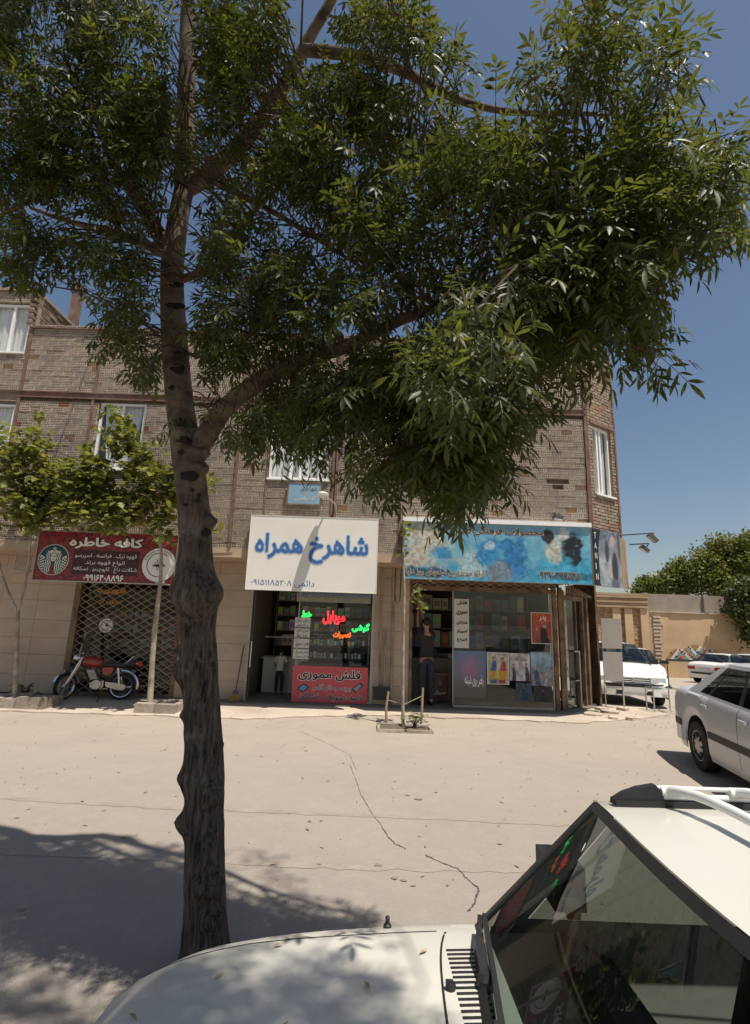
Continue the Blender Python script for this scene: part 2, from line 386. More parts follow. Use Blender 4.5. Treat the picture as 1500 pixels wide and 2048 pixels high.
m_lattice = pm('lattice_steel', (0.30, 0.21, 0.135), 0.2, 12, 0.6, metal=0.2)
m_chrome = pm('chrome', (0.62, 0.62, 0.62), 0.05, 5, 0.18, metal=1.0)
m_wood = pm('weathered_wood', (0.33, 0.24, 0.15), 0.25, 12, 0.85, stretch=(4, 4, 1), bump=0.3)

# ================================================================== ground
def gz(y):
    t = min(1.0, max(0.0, (y - 2.4) / 4.2)); t = t*t*(3-2*t); return -0.13 + 0.13*t - min(0.8, max(0.0, y-12.6)*0.052)
gm = MB(); xs = [-900,-200,-60,-25] + [x*0.5 for x in range(-30, 41)] + [26,40,80,250,900]; ys = [-900,-200,-50,-15,-6,-2] + [y*0.3 for y in range(0, 46)] + [14.5,16,18,20,22,24,26,28,30,40,80,250,1500]
gv = [(x, y, gz(y)) for y in ys for x in xs]
nx = len(xs)
gm.add(gv, [(j*nx+i, j*nx+i+1, (j+1)*nx+i+1, (j+1)*nx+i) for j in range(len(ys)-1) for i in range(nx-1)])
ground = tag(gm.build('ground', m_asphalt, smooth=60), kind='structure')
# concrete apron in front of the shops, its broken edge towards the road
ap = MB(); edge = []
x = -14.0
while x < 6.4:
    px_edge = 9.25 if x < -2.2 else 9.25 + min(1.0, (x+2.2)/2.2)*0.75
    if x > 4: px_edge = 10.0 + (x-4)*0.5
    edge.append((x, px_edge + random.uniform(-0.09, 0.09))); x += 0.22
AZ = 0.022
for (a, b) in zip(edge[:-1], edge[1:]):
    ap.quad((a[0],a[1],AZ), (b[0],b[1],AZ), (b[0],12.4,AZ+0.006), (a[0],12.4,AZ+0.006)); ap.quad((a[0],a[1],-0.03), (b[0],b[1],-0.03), (b[0],b[1],AZ), (a[0],a[1],AZ))
tag(ap.build('pavement', m_conc), kind='structure')
m_crack = pm('crack_dirt', (0.085, 0.068, 0.055), 0.3, 20, 0.95)
def ribbon(name, pix, w0, mat, n=5, jit=0.03, lift=0.004):
    pts = []
    for a, b in zip(pix[:-1], pix[1:]):
        A, B = onZ(*a), onZ(*b)
        for k in range(n): pts.append(A.lerp(B, k/n) + Vector((random.uniform(-jit,jit), random.uniform(-jit,jit), 0)))
    pts.append(onZ(*pix[-1])); mb = MB(); V = []
    for i, p in enumerate(pts):
        d = (pts[min(i+1,len(pts)-1)] - pts[max(i-1,0)]); q = Vector((-d.y, d.x, 0)).normalized() * w0 * random.uniform(0.35, 1.3) * (0.3 if i in (0, len(pts)-1) else 1)
        for s in (1, -1):
            v = p + q*s; V.append((v.x, v.y, gz(v.y) + lift))
    mb.add(V, [(2*i, 2*i+1, 2*i+3, 2*i+2) for i in range(len(pts)-1)]); return mb.build(name, mat, ground)
ribbon('crack', [(762,1640),(775,1658),(790,1672),(812,1682)], 0.0045, m_crack, 14, 0.006)
ribbon('crack', [(850,1692),(880,1704),(915,1716),(940,1738),(958,1750),(950,1775),(935,1790)], 0.006, m_crack, 14, 0.0065)
ribbon('crack', [(700,1530),(722,1585),(745,1622),(764,1640)], 0.0025, m_crack, 14, 0.006)
ribbon('crack', [(600,1462),(650,1485),(700,1510),(712,1540)], 0.0025, m_crack, 14, 0.0065)
m_seam = pm('tar_seam', (0.285, 0.238, 0.195), 0.15, 8, 0.95)
ribbon('road_seam', [(0,1590),(300,1606),(700,1622),(1100,1640),(1320,1652)], 0.035, m_seam, n=14, jit=0.01, lift=0.0025)
ribbon('road_seam', [(0,1684),(350,1698),(700,1712),(1130,1722)], 0.035, m_seam, n=14, jit=0.01, lift=0.0025)
m_spot = pm('oil_spot', (0.235, 0.175, 0.13), 0.2, 20, 0.9)
for (px, py, r) in [(837,1595,0.03),(815,1588,0.02),(790,1563,.015),(872,1583,0.015),(1000,1674,0.018),(756,1709,0.028),(790,1732,0.02),(808,1736,0.018),(826,1745,0.015),(640,1707,0.014),(895,1745,0.012),(612,1502,0.02),(250,1660,0.018),(330,1500,0.02)]:
    p = onZ(px, py); mb = MB(); n = 9
    mb.add([(p.x + r*1.3*math.cos(a)*random.uniform(.6,1.2), p.y + r*math.sin(a)*random.uniform(.6,1.2), gz(p.y)+0.0055) for a in [2*math.pi*k/n for k in range(n)]], [tuple(range(n))])
    mb.build('stain', m_spot, ground)
m_pebble = pm('pebbles', (0.30, 0.24, 0.18), 0.3, 20, 0.9)
mb = MB()
for k in range(420):
    y = random.uniform(3.6, 10.6); x = random.uniform(-6, 6); r = random.uniform(0.003, 0.008)
    if k < 60: x = random.uniform(4.6, 7.5); y = random.uniform(9.6, 12.0); r = random.uniform(0.006, 0.018)
    mb.ball((x, y, gz(y)+r*0.6 + (AZ if y > 9.3 else 0)), r, 5, 3, (1.2,1,0.7), 0.2)
tag(mb.build('loose_pebbles', m_pebble), 'loose grey pebbles and crumbs scattered over the dusty road', 'pebbles', kind='stuff')
m_litter = pm('dry_litter', (0.34, 0.26, 0.14), 0.3, 20, 0.9)
mb = MB()
for k in range(160):
    y = random.uniform(3.6, 10.8); x = random.uniform(-6, 5); z = gz(y)+0.012+(AZ if y > 9.2 else 0); a = random.uniform(0, 6.28); l = random.uniform(0.015, 0.04)
    c, s = math.cos(a)*l, math.sin(a)*l
    mb.add([(x-c,y-s,z),(x+s*.3,y-c*.3,z+.006),(x+c,y+s,z+.003),(x-s*.3,y+c*.3,z+.006)], [(0,1,2,3)])
LITTER = mb
tag(mb.build('leaf_litter', m_litter), 'dry fallen leaf scraps scattered over road and pavement', 'leaf litter', kind='stuff')

# ================================================================== the brick building with its shops
G, U = 11.0, 10.0
SLAB0, SLAB1, PAR = 2.85, 3.03, 7.80
LX = -9.6                                   # left end of what is built
CX = onY(1180, 950, U).x                    # where the front turns into the chamfered corner
ca, sa = math.cos(math.radians(33)), math.sin(math.radians(33))
CE = (CX + 0.98*ca, U + 0.98*sa)            # outer end of the chamfer, upper storey
def gx(px): return onY(px, 1400, G).x
bld = thing('brick_building', 'two storey building of hollow perforated brick with three shops below', 'building', (0, G, 0))
g1a, g1b = gx(118), gx(346)                 # gated shop
g2a, g2b = gx(487), gx(744)                 # phone shop
g3a, g3b = gx(816), gx(1128)                # film shop
GC = (g3b, G); GE = (g3b + 1.02, G + 1.05)  # chamfer of the ground floor
BACK = 14.4
# --- ground floor core: piers between the openings, back wall, floor slab, ceiling
mb = MB()
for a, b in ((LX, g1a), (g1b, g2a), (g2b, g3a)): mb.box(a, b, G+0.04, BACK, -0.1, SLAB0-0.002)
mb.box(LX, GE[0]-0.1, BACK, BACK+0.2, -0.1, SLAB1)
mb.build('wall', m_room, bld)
mb = MB(); mb.prism([(LX,U),(CX,U),CE,(CE[0],BACK),(LX,BACK)], 'z', SLAB0, SLAB1)
mb.build('floor_slab', m_soffit, bld)
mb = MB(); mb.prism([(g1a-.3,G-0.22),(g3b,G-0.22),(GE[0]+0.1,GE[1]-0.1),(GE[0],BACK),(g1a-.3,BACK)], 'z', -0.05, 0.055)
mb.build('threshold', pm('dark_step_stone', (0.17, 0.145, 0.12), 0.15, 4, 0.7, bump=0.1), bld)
for a, b, nm in ((g1a, g1b, 0), (g2a, g2b, 1), (g3a, g3b, 2)):      # beam over each opening
    mb = MB(); mb.box(a, b, G+0.03, G+0.25, 2.55, SLAB0-0.003); mb.build('lintel', m_bronze if nm != 1 else m_room, bld)
# travertine cladding in single tiles with open joints
tiles = []
for a, b in ((-8.6, g1a), (g1b, g2a), (g2b, g3a)):
    n = max(1, round((b-a)/0.82)); w = (b-a)/n; z = 0.055; k = 0
    while z < SLAB0-0.01:
        h = min((0.36, 0.40, 0.34)[k % 3], SLAB0-0.003-z)
        for i in range(n):
            d = random.uniform(0, 0.006); x0 = a+i*w
            t = MB(); t.box(x0+0.003, x0+w-0.003, G-0.012-d, G+0.04, z+0.0025, z+h-0.0025); t.build('stone_tile', m_stone, bld)
        z += h; k += 1
# --- upper storey
win = []        # x0,x1,z0,z1 of the openings in the front plane
def addwin(px0, py0, px1, py1):
    a = onY((px0+px1)/2, py0, U); b = onY((px0+px1)/2, py1, U)
    w = [onY(px0, (py0+py1)/2, U).x, onY(px1, (py0+py1)/2, U).x, b.z, a.z]; win.append(w); return w
w_mid = addwin(541, 826, 660, 958); w_left = addwin(190, 805, 283, 938); w_far = addwin(-75, 805, 18, 925); w_hid = addwin(800, 832, 912, 962); w_top = addwin(-25, 606, 56, 704)
TALLX = onY(64, 640, U).x; TALLZ = onY(40, 583, U).z
def wall_holes(mb, x0, x1, z0, z1, holes, y0, y1):
    X = sorted(set([x0,x1]+[c for h in holes for c in h[:2] if x0 < c < x1])); Z = sorted(set([z0,z1]+[c for h in holes for c in h[2:] if z0 < c < z1]))
    for i in range(len(X)-1):
        for j in range(len(Z)-1):
            cx, cz = (X[i]+X[i+1])/2, (Z[j]+Z[j+1])/2
            if any(h[0] < cx < h[1] and h[2] < cz < h[3] for h in holes): continue
            mb.box(X[i], X[i+1], y0, y1, Z[j], Z[j+1])
mb = MB(); wall_holes(mb, LX, CX-0.02, SLAB1, PAR, win, U+0.13, U+0.24); wall_holes(mb, LX, TALLX, PAR, TALLZ, win, U+0.13, U+0.24)
mb.build('backing_wall', m_mortar, bld)
mb = MB(); mb.box(LX, CE[0]-0.05, BACK-0.2, BACK, SLAB1, PAR); mb.box(LX, CE[0]-.05, U+0.3, BACK-0.2, PAR-0.55, PAR-0.4); mb.box(CE[0]-0.22, CE[0]-0.02, CE[1]+0.02, BACK-0.2, SLAB1, PAR)
mb.box(LX, TALLX-0.25, U+0.3, BACK-0.2, TALLZ-0.2, TALLZ-0.05); mb.build('roof', m_room, bld)
# the taller part's side wall, rough brick, stepping back from the street
mb = MB(); random.seed(11); z = PAR-0.1; k = 0
while z < TALLZ - 0.02:
    y = U + (0.0 if k % 2 else 0.1)
    while y < BACK-0.1:
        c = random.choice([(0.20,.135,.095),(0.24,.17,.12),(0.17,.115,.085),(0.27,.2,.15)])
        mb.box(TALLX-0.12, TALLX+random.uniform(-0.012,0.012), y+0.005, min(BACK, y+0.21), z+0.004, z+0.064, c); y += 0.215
    z += 0.07; k += 1
tag(mb.build('side_brick_courses', m_brick, bld), kind='stuff')
mb = MB(); mb.box(LX, TALLX-0.02, U-0.05, U+0.24, TALLZ, TALLZ+0.06); mb.box(TALLX-0.24, TALLX+0.03, U+0.241, BACK, TALLZ, TALLZ+0.06); mb.build('parapet_cap', m_mortar, bld)
# rusty columns and floor beam
cols = [onY(46, 760, U).x, onY(200, 720, U).x, onY(468, 990, U).x, onY(533, 960, U).x, onY(671, 930, U).x, onY(800, 1000, U).x]
colw = {0: 0.06, 1: 0.05, 2: 0.055, 3: 0.03, 4: 0.11, 5: 0.04}
BEAM0, BEAM1 = onY(190, 799, U).z, onY(190, 786, U).z
for i, cx_ in enumerate(cols):
    mb = MB(); w = colw[i]; t = PAR-0.16 if i != 0 else PAR - 0.16
    z0 = SLAB1+0.002
    if i == 4:
        mb.box(cx_-w/2, cx_-0.012, U-0.025, U+0.05, z0, BEAM0-0.002); mb.box(cx_+0.012, cx_+w/2, U-0.025, U+0.05, z0, BEAM0-0.002)
        mb.box(cx_-w/2, cx_+w/2, U-0.025, U+0.05, BEAM1+0.002, t)
    else:
        mb.box(cx_-w/2, cx_+w/2, U-0.022, U+0.05, z0, BEAM0-0.002); mb.box(cx_-w/2, cx_+w/2, U-0.022, U+0.05, BEAM1+0.002, t)
    mb.build('steel_column', m_rust, bld)
mb = MB(); mb.box(cols[0]-0.04, CX-0.03, U-0.03, U+0.05, BEAM0, BEAM0+0.025); mb.box(cols[0]-0.04, CX-0.03, U-0.006, U+0.05, BEAM0+0.025, BEAM1-0.025); mb.box(cols[0]-0.04, CX-0.03, U-0.03, U+0.05, BEAM1-0.025, BEAM1)
mb.build('steel_beam', m_rust, bld)
mb = MB(); mb.box(CX-0.075, CX+0.0, U-0.03, U+0.06, SLAB1+0.002, PAR); mb.build('steel_column', m_rust, bld)
# parapet: proud course over an angle iron
mb = MB(); mb.box(TALLX+0.02, CX-0.08, U-0.055, U+0.04, PAR-0.155, PAR-0.13); mb.build('parapet_angle', m_rust, bld)
# --- hollow bricks, holes towards the street
def brick_geom(mb, x, z, w, h, y, nh, tint, dep=0.128):
    """front shell of a perforated brick: two rows of real holes, open to the dark cavity behind"""
    hw = w/nh*0.62; g = (w-nh*hw)/(nh+1); hh = h*0.30; s1 = (h-2*hh)/3
    zs = [z, z+s1, z+s1+hh, z+2*s1+hh, z+2*s1+2*hh, z+h]; V = []; Fq = []
    def q(x0, x1, z0, z1):
        n = len(V); V.extend([(x0,y,z0),(x1,y,z0),(x1,y,z1),(x0,y,z1)]); Fq.append((n,n+1,n+2,n+3))
    for k in (0, 2, 4): q(x, x+w, zs[k], zs[k+1])
    for k in (1, 3):
        for i in range(nh+1): q(x+i*(g+hw), x+i*(g+hw)+g, zs[k], zs[k+1])
    n = len(V); V.extend([(x,y,z),(x+w,y,z),(x+w,y,z+h),(x,y,z+h),(x,y+dep,z),(x+w,y+dep,z),(x+w,y+dep,z+h),(x,y+dep,z+h)])
    Fq.extend([(n,n+4,n+5,n+1),(n+1,n+5,n+6,n+2),(n+2,n+6,n+7,n+3),(n+3,n+7,n+4,n)])
    mb.add(V, Fq, tint)
TINTS = [(0.46,0.38,0.30),(0.42,0.345,0.28),(0.51,0.42,0.33),(0.44,0.35,0.27),(0.38,0.32,0.265),(0.49,0.395,0.30),(0.33,0.21,0.12),(0.30,0.135,0.085)]
TW = [6,6,5,5,4,4,0.5,0.25]
BW, BH, BP, HP = 0.218, 0.103, 0.229, 0.118
var_mesh = []
for t in TINTS:
    v = MB(); brick_geom(v, -BW/2, 0, BW, BH, 0, 5, t); var_mesh.append(v.mesh('brick', m_brick))
random.seed(5)
bricks = []; ooze = MB(); rows = []
z = SLAB1 + 0.008
def blocked(z0, z1):
    B = [(w[0]-0.02, w[1]+0.02) for w in win if w[2]-0.02 < z1 and w[3]+0.02 > z0]
    B += [(c-colw[i]/2-0.004, c+colw[i]/2+0.004) for i, c in enumerate(cols)]
    return sorted(B)
r = 0
while z + BH < PAR + 0.0:
    proud = z > PAR-0.13; ztop = z+BH
    if not (z < BEAM1+0.004 and ztop > BEAM0-0.004 and True):
        xa = LX if not proud else TALLX+0.02; segs = []; cur = xa
        for b0, b1 in (blocked(z, ztop) if not proud else []):
            if b0 > cur: segs.append((cur, b0))
            cur = max(cur, b1)
        segs.append((cur, CX-0.08))
        for s0, s1 in segs:
            x = s0 + (0 if r % 2 else -BP/2)
            while x < s1-0.03:
                a, b = max(x, s0+0.004), min(x+BW, s1-0.004)
                if b-a > 0.03: bricks.append((a, b, z, (U-0.05 if proud else U) + random.uniform(-0.006, 0.005), random.choices(range(8), TW)[0]))
                x += BP
            # squeezed-out mortar along the bed joint, in uneven runs
            x = s0
            while x < s1-0.05:
                l = random.uniform(0.1, 0.55)
                if random.random() < 0.40:
                    p = random.uniform(0.001, 0.011); hh = random.uniform(0.008, 0.016); x1 = min(x+l, s1); zz = z-0.009+random.uniform(-.004,.004)
                    n = max(2, int((x1-x)/0.06)); prev = None
                    for i in range(n+1):
                        xx = x+(x1-x)*i/n; e = 0.3 if i in (0, n) else 1
                        sec = [(xx, U+0.02, zz-hh*0.5), (xx, U-p*e*random.uniform(.5,1.2), zz+random.uniform(-.006,.004)), (xx, U+0.02, zz+hh*0.5)]
                        if prev: ooze.add(prev+sec, [(0,3,4,1),(1,4,5,2)])
                        prev = sec
                x += l
    z += HP; r += 1
# small dark opening left by a missing brick above the film shop sign
hole = onY(1113, 969, U)
bricks = [b for b in bricks if not (b[0] < hole.x+0.05 and b[1] > hole.x-0.05 and b[2]-0.02 < hole.z < b[2]+BH+0.02)]
free = [(55,655,200,785),(60,805,185,880),(455,940,545,1070),(680,960,800,1035),(1070,860,1178,1035),(20,720,60,800)]
def shown(b):
    u, v, _ = proj(((b[0]+b[1])/2, U, b[2]+BH/2)); return any(f[0] < u < f[2] and f[1] < v < f[3] for f in free) and b[1]-b[0] > BW*0.97
single = [b for b in bricks if shown(b)][:300]; sid = set(id(b) for b in single)
for b in single:
    instance('brick', var_mesh[b[4]], bld, Matrix.Translation(((b[0]+b[1])/2, b[3]-G, b[2])))
mb = MB()
for b in bricks:
    if id(b) not in sid: brick_geom(mb, b[0], b[2], b[1]-b[0], BH, b[3], max(1, round(5*(b[1]-b[0])/BW)), TINTS[b[4]])
tag(mb.build('brick_field', m_brick, bld), kind='stuff')
mb = MB(); zz_ = SLAB1
while zz_ < PAR-0.1:
    for s0, s1 in [(LX, CX-0.08)]:
        cur = s0
        for b0, b1 in blocked(zz_-0.01, zz_+0.02)+[(s1, s1)]:
            if b0 > cur and not (zz_ < BEAM1+.01 and zz_ > BEAM0-.03): mb.box(cur, b0, U+0.010, U+0.10, zz_-0.009, zz_+0.0085)
            cur = max(cur, b1)
    zz_ += HP
mb.build('bed_joints', m_mortar, bld)
tag(ooze.build('mortar_ridges', m_ooze, bld), kind='stuff')
# bricks of the taller part above the parapet line, same hollow kind
mb = MB(); z = PAR+0.01; r = 0
while z+BH < TALLZ:
    x = LX - (BP/2 if r % 2 else 0)
    while x < TALLX-0.12:
        a, b = x, min(x+BW, TALLX-0.125)
        if not (a < w_top[1]+.02 and b > w_top[0]-.02 and z < w_top[3]+.02 and z+BH > w_top[2]-.02) and b-a > 0.05: brick_geom(mb, a, z, b-a, BH, U+random.uniform(-.005,.005), 5, TINTS[random.choices(range(8), TW)[0]])
        x += BP
    z += HP; r += 1
tag(mb.build('upper_brick_field', m_brick, bld), kind='stuff')
# --- chamfered corner: ordinary brick courses round a tall window
fc = Face((CX+0.005, U+0.003, 0), (ca, sa, 0), (0,0,1)); CL = 0.98
wz0, wz1 = onY(1212, 992, U+0.3).z, onY(1212, 858, U+0.3).z; wx0, wx1 = 0.16, 0.80
mb = MB(); random.seed(3); z = SLAB1; k = 0
while z < PAR-0.02:
    x = 0.0 if k % 2 else -0.11
    while x < CL:
        a, b = max(0, x), min(CL, x+0.212)
        if b-a > 0.03:
            spans = [(a, b)]
            if z+0.06 > wz0 and z < wz1: spans = [(a, min(b, wx0)), (max(a, wx1), b)]
            for s0, s1 in spans:
                if s1-s0 < 0.02: continue
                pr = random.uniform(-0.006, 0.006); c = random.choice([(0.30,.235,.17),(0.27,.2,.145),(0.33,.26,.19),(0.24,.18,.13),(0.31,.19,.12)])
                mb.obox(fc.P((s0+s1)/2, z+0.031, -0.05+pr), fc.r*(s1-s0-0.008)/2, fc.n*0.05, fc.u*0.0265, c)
        x += 0.22
    z += 0.068; k += 1
tag(mb.build('corner_brick_courses', m_brick, bld), kind='stuff')
mb = MB()
for (a, b, z0, z1) in ((0, wx0, SLAB1, PAR), (wx1, CL, SLAB1, PAR), (wx0, wx1, SLAB1, wz0), (wx0, wx1, wz1, PAR)):
    mb.obox(fc.P((a+b)/2, (z0+z1)/2, -0.12), fc.r*(b-a)/2, fc.n*0.09, fc.u*(z1-z0)/2)
mb.build('corner_backing', m_mortar, bld)
mb = MB(); mb.obox(fc.P(CL-0.03, (SLAB1+PAR)/2, 0.004), fc.r*0.03, fc.n*0.012, fc.u*((PAR-SLAB1)/2)); mb.obox(fc.P(CL/2, wz1+0.06, 0.006), fc.r*(CL/2-0.065), fc.n*0.014, fc.u*0.035)
mb.build('steel_angle', m_rust, bld)
# --- windows
def window(name, face, x0, x1, z0, z1, split=(0.5,), dep=0.09, blind=None, parent=bld):
    w, h = x1-x0, z1-z0; f = 0.045
    mb = MB()
    def bar(a, b, c, d, y0=-dep-0.03, y1=-dep+0.03): mb.obox(face.P((a+b)/2, (c+d)/2, (y0+y1)/2), face.r*(b-a)/2, face.n*(y1-y0)/2, face.u*(d-c)/2)
    bar(x0, x1, z0, z0+f); bar(x0, x1, z1-f, z1); bar(x0, x0+f, z0+f, z1-f); bar(x1-f, x1, z0+f, z1-f)
    for s in split: bar(x0+w*s-0.025, x0+w*s+0.025, z0+f, z1-f, -dep-0.025, -dep+0.036)
    o = mb.build('window', m_white, parent)
    xs_ = [x0+f] + [x0+w*s for s in split] + [x1-f]
    for i in range(len(xs_)-1):
        p = MB(); a, b = xs_[i]+(0.026 if i else 0), xs_[i+1]-(0.026 if i < len(xs_)-2 else 0)
        p.obox(face.P((a+b)/2, (z0+z1)/2, -dep-0.004*i), face.r*(b-a)/2, face.n*0.003, face.u*(h/2-f)); p.build('pane', m_glass, o)
    s = MB(); s.obox(face.P((x0+x1)/2, z0-0.02, -0.03), face.r*(w/2+0.02), face.n*0.075, face.u*0.018); s.build('sill', m_white, o)
    if blind:
        c = MB(); n = 60; a, b, top, bot, gather = blind; prev = None
        for i in range(n+1):
            t = i/n; xx = x0+w*(a+(b-a)*t); off = -dep-0.09 + 0.022*math.sin(t*47+math.sin(t*9)*2)
            xb = x0+w*(a+(b-a)*(t*(1-gather)+gather*(0.5+0.15*math.sin(t*3))))
            sec = [face.P(xx, z0+h*top, off), face.P((xx*0.6+xb*0.4), z0+h*(bot+(top-bot)*0.45), off+0.01), face.P(xb, z0+h*bot, off+0.012*math.sin(t*60))]
            if prev: c.add(prev+sec, [(0,1,4,3),(1,2,5,4)])
            prev = sec
        c.build('curtain', m_curtain, o, smooth=80)
    return o
ff = Face((0, U, 0), (1,0,0), (0,0,1))
window('w', ff, *w_mid, split=(0.36, 0.52, 0.84), blind=(0.0, 1.0, 1.0, 0.0, 0.05))
window('w', ff, *w_left, split=(0.5,), blind=(0.05, 0.9, 1.0, 0.05, 0.45))
window('w', ff, *w_far, split=(0.5,), blind=(0.0, 1.0, 1.0, 0.0, 0.05))
window('w', ff, *w_hid, split=(0.5,), blind=(0.0, 0.95, 1.0, 0.0, 0.1))
window('w', ff, *w_top, split=(0.55,), blind=(0.0, 1.0, 1.0, 0.0, 0.02))
window('w', fc, wx0, wx1, wz0, wz1, split=(0.33, 0.5), blind=(0.0, 1.0, 1.0, 0.0, 0.08))
# rough stub chimney on the roof, service pipes, cable
cpos = onY(147, 640, 12.0)
mb = MB(); mb.box(cpos.x-0.09, cpos.x+0.09, 11.9, 12.1, PAR-0.4, onY(147, 584, 12.0).z); mb.box(cpos.x-0.12, cpos.x+0.12, 11.87, 12.13, onY(147,584,12).z, onY(147,573,12).z)
mb.build('chimney', m_rust, bld)
m_pipe = pm('painted_pipe', (0.36, 0.29, 0.22), 0.2, 8, 0.6, second=(0.2,.15,.11))
for px, z0, z1, rr in ((757, 0.3, 2.84, 0.018), (781, 0.06, 2.84, 0.022), (768, 0.35, 1.6, 0.014)):
    mb = MB(); xx = gx(px); mb.tube([(xx, G-0.05, z0), (xx, G-0.05, z1)], rr, 8)
    for zz in (0.6, 1.5, 2.4):
        if z0 < zz < z1: mb.box(xx-rr-0.015, xx+rr+0.015, G-0.055+0.0, G-0.014, zz, zz+0.03)
    mb.build('service_pipe', m_pipe, bld)
mb = MB(); lx_ = gx(790)
mb.tube([(lx_-0.05, G-0.045, 2.83), (lx_-0.07, G-0.05, 2.3), (lx_-0.02, G-0.05, 2.1), (lx_+0.05, G-0.05, 2.15), (lx_+0.07, G-0.045, 2.83)], 0.008, 6); mb.build('cable_loop', m_black, bld)
# --- shop fronts (parts of the building): frames, panes, doors, the lattice shutter
def fbar(mb, x0, x1, z0, z1, y0, y1): mb.box(x0, x1, y0, y1, z0, z1)
# gated shop: steel frame and a closed diamond lattice shutter
mb = MB(); fbar(mb, g1a, g1a+0.13, 0.056, 2.55, G-0.03, G+0.06); fbar(mb, g1b-0.09, g1b, 0.056, 2.55, G-0.03, G+0.06); fbar(mb, g1a+0.13, g1b-0.09, 2.47, 2.55, G-0.03, G+0.06); fbar(mb, g1a+0.13, g1b-0.09, 0.056, 0.11, G-0.02, G+0.05)
gate = mb.build('shutter_frame', m_bronze, bld)
def lattice(mb, x0, x1, z0, z1, y, dw=0.235, dh=0.142, w=0.011):
    k = dh/dw
    for s in (1, -1):
        c0 = z0 - (x1-x0)*k if s > 0 else z0; c = math.floor(c0/dh)*dh
        while c < z1 + (x1-x0)*k:
            # z = c + s*k*(x-x0)
            xa, xb = x0, x1
            t0, t1 = ((z0-c)/(s*k), (z1-c)/(s*k)); lo, hi = min(t0,t1), max(t0,t1); a, b = max(0, lo), min(x1-x0, hi)
            if b-a > 0.02: mb.bar((x0+a, y + s*0.007, c+s*k*a), (x0+b, y + s*0.007, c+s*k*b), 0.012, w, up=(0,0,1))
            c += dh
mb = MB(); lattice(mb, g1a+0.13, g1b-0.09, 0.11, 2.47, G+0.005); mb.build('lattice', m_lattice, gate)
mb = MB(); mb.box(g1a+0.13, g1b-0.09, G+0.13, G+0.138, 0.06, 2.5); mb.build('pane', m_shopglass, gate)
fg = Face((0, G+0.128, 0), (1,0,0), (0,0,1))
m_orange = pm('orange_vinyl', (0.55, 0.23, 0.03), 0.08, 20, 0.5); m_blackink = pm('black_ink', (0.015, 0.014, 0.016), 0.1, 20, 0.5)
m_whiteink = pm('white_ink', (0.78, 0.76, 0.71), 0.04, 20, 0.5); m_blueink = pm('blue_ink', (0.05, 0.135, 0.33), 0.08, 20, 0.45)
def ptext(name, s, px0, py0, px1, py1, Y, mat, parent, **k):
    cx_, cy_ = (px0+px1)/2, (py0+py1)/2; a = onY(px0, cy_, Y); b = onY(px1, cy_, Y); t = onY(cx_, py0, Y); d = onY(cx_, py1, Y)
    return lettering(name, s, Face((0,Y,0),(1,0,0),(0,0,1)), a.x, d.z, b.x-a.x, t.z-d.z, mat, parent, **k)
ptext('window_lettering', 'قهوه', 188, 1172, 258, 1192, G+0.126, m_orange, gate, bold=1.5)
ptext('window_lettering', 'بیرون بر', 196, 1196, 246, 1211, G+0.126, m_orange, gate, bold=1.0)
# phone shop: slim aluminium front, open doorway on the left, fixed window on the right
dx = gx(588); mb = MB()
fbar(mb, g2a, g2a+0.07, 0.056, 2.55, G-0.02, G+0.05); fbar(mb, g2b-0.06, g2b, 0.056, 2.55, G-0.02, G+0.05); fbar(mb, g2a+0.07, g2b-0.06, 2.48, 2.55, G-0.02, G+0.05)
fbar(mb, dx, g2b-0.06, 0.056, 0.10, G-0.015, G+0.045); fbar(mb, dx-0.02, dx, 0.056, 2.48, G-0.0, G+0.03)
front2 = mb.build('shop_front', m_alu, bld)
mb = MB(); mb.box(dx, g2b-0.06, G+0.010, G+0.018, 0.10, 2.48); mb.build('window_pane', m_shopglass, front2)
mb = MB(); dA = Vector((g2a+0.07, G, 0)); dB = dA + Vector((0.10, -0.62, 0)); mb.obox((dA+dB)/2 + Vector((0,0,1.2)), (dB-dA)/2, (0.004,0.0007,0), (0,0,1.12)); door2 = mb.build('door_pane', glassmat('green_glass', (0.72, 0.84, 0.79), 0.05), front2)
mb = MB(); mb.tube([dB + Vector((0.03,0.05,0.75)), dB + Vector((0.03,0.05,1.25))], 0.012, 8); mb.build('door_handle', m_chrome, door2)
# film shop: brown steel posts, open door on the left, big window, chamfered corner with a second door
ex = gx(906); mb = MB()
fbar(mb, g3a, g3a+0.06, 0.056, 2.48, G-0.03, G+0.06); fbar(mb, g3a+0.06, g3b-0.18, 2.40, 2.50, G-0.03, G+0.05); fbar(mb, g3b-0.05, g3b+0.03, 0.0, 2.55, G-0.06, G+0.03); fbar(mb, g3b-0.17, g3b-0.09, 0.056, 2.55, G-0.04, G+0.05)
front3 = mb.build('shop_front', m_bronze, bld)
mb = MB(); fbar(mb, ex, g3b-0.18, 0.056, 0.10, G-0.01, G+0.04); fbar(mb, ex-0.012, ex+0.008, 0.10, 2.40, G, G+0.03); fbar(mb, g3b-0.21, g3b-0.18, 0.10, 2.40, G-0.005, G+0.03); mb.build('window_frame', m_alu, front3)
mb = MB(); mb.box(ex, g3b-0.2, G+0.010, G+0.018, 0.10, 2.40); mb.build('window_pane', m_shopglass, front3)
fcg = Face((GC[0]+0.04, GC[1]+0.03, 0), (GE[0]-GC[0], GE[1]-GC[1], 0), (0,0,1)); CGL = math.hypot(GE[0]-GC[0], GE[1]-GC[1])
mb = MB()
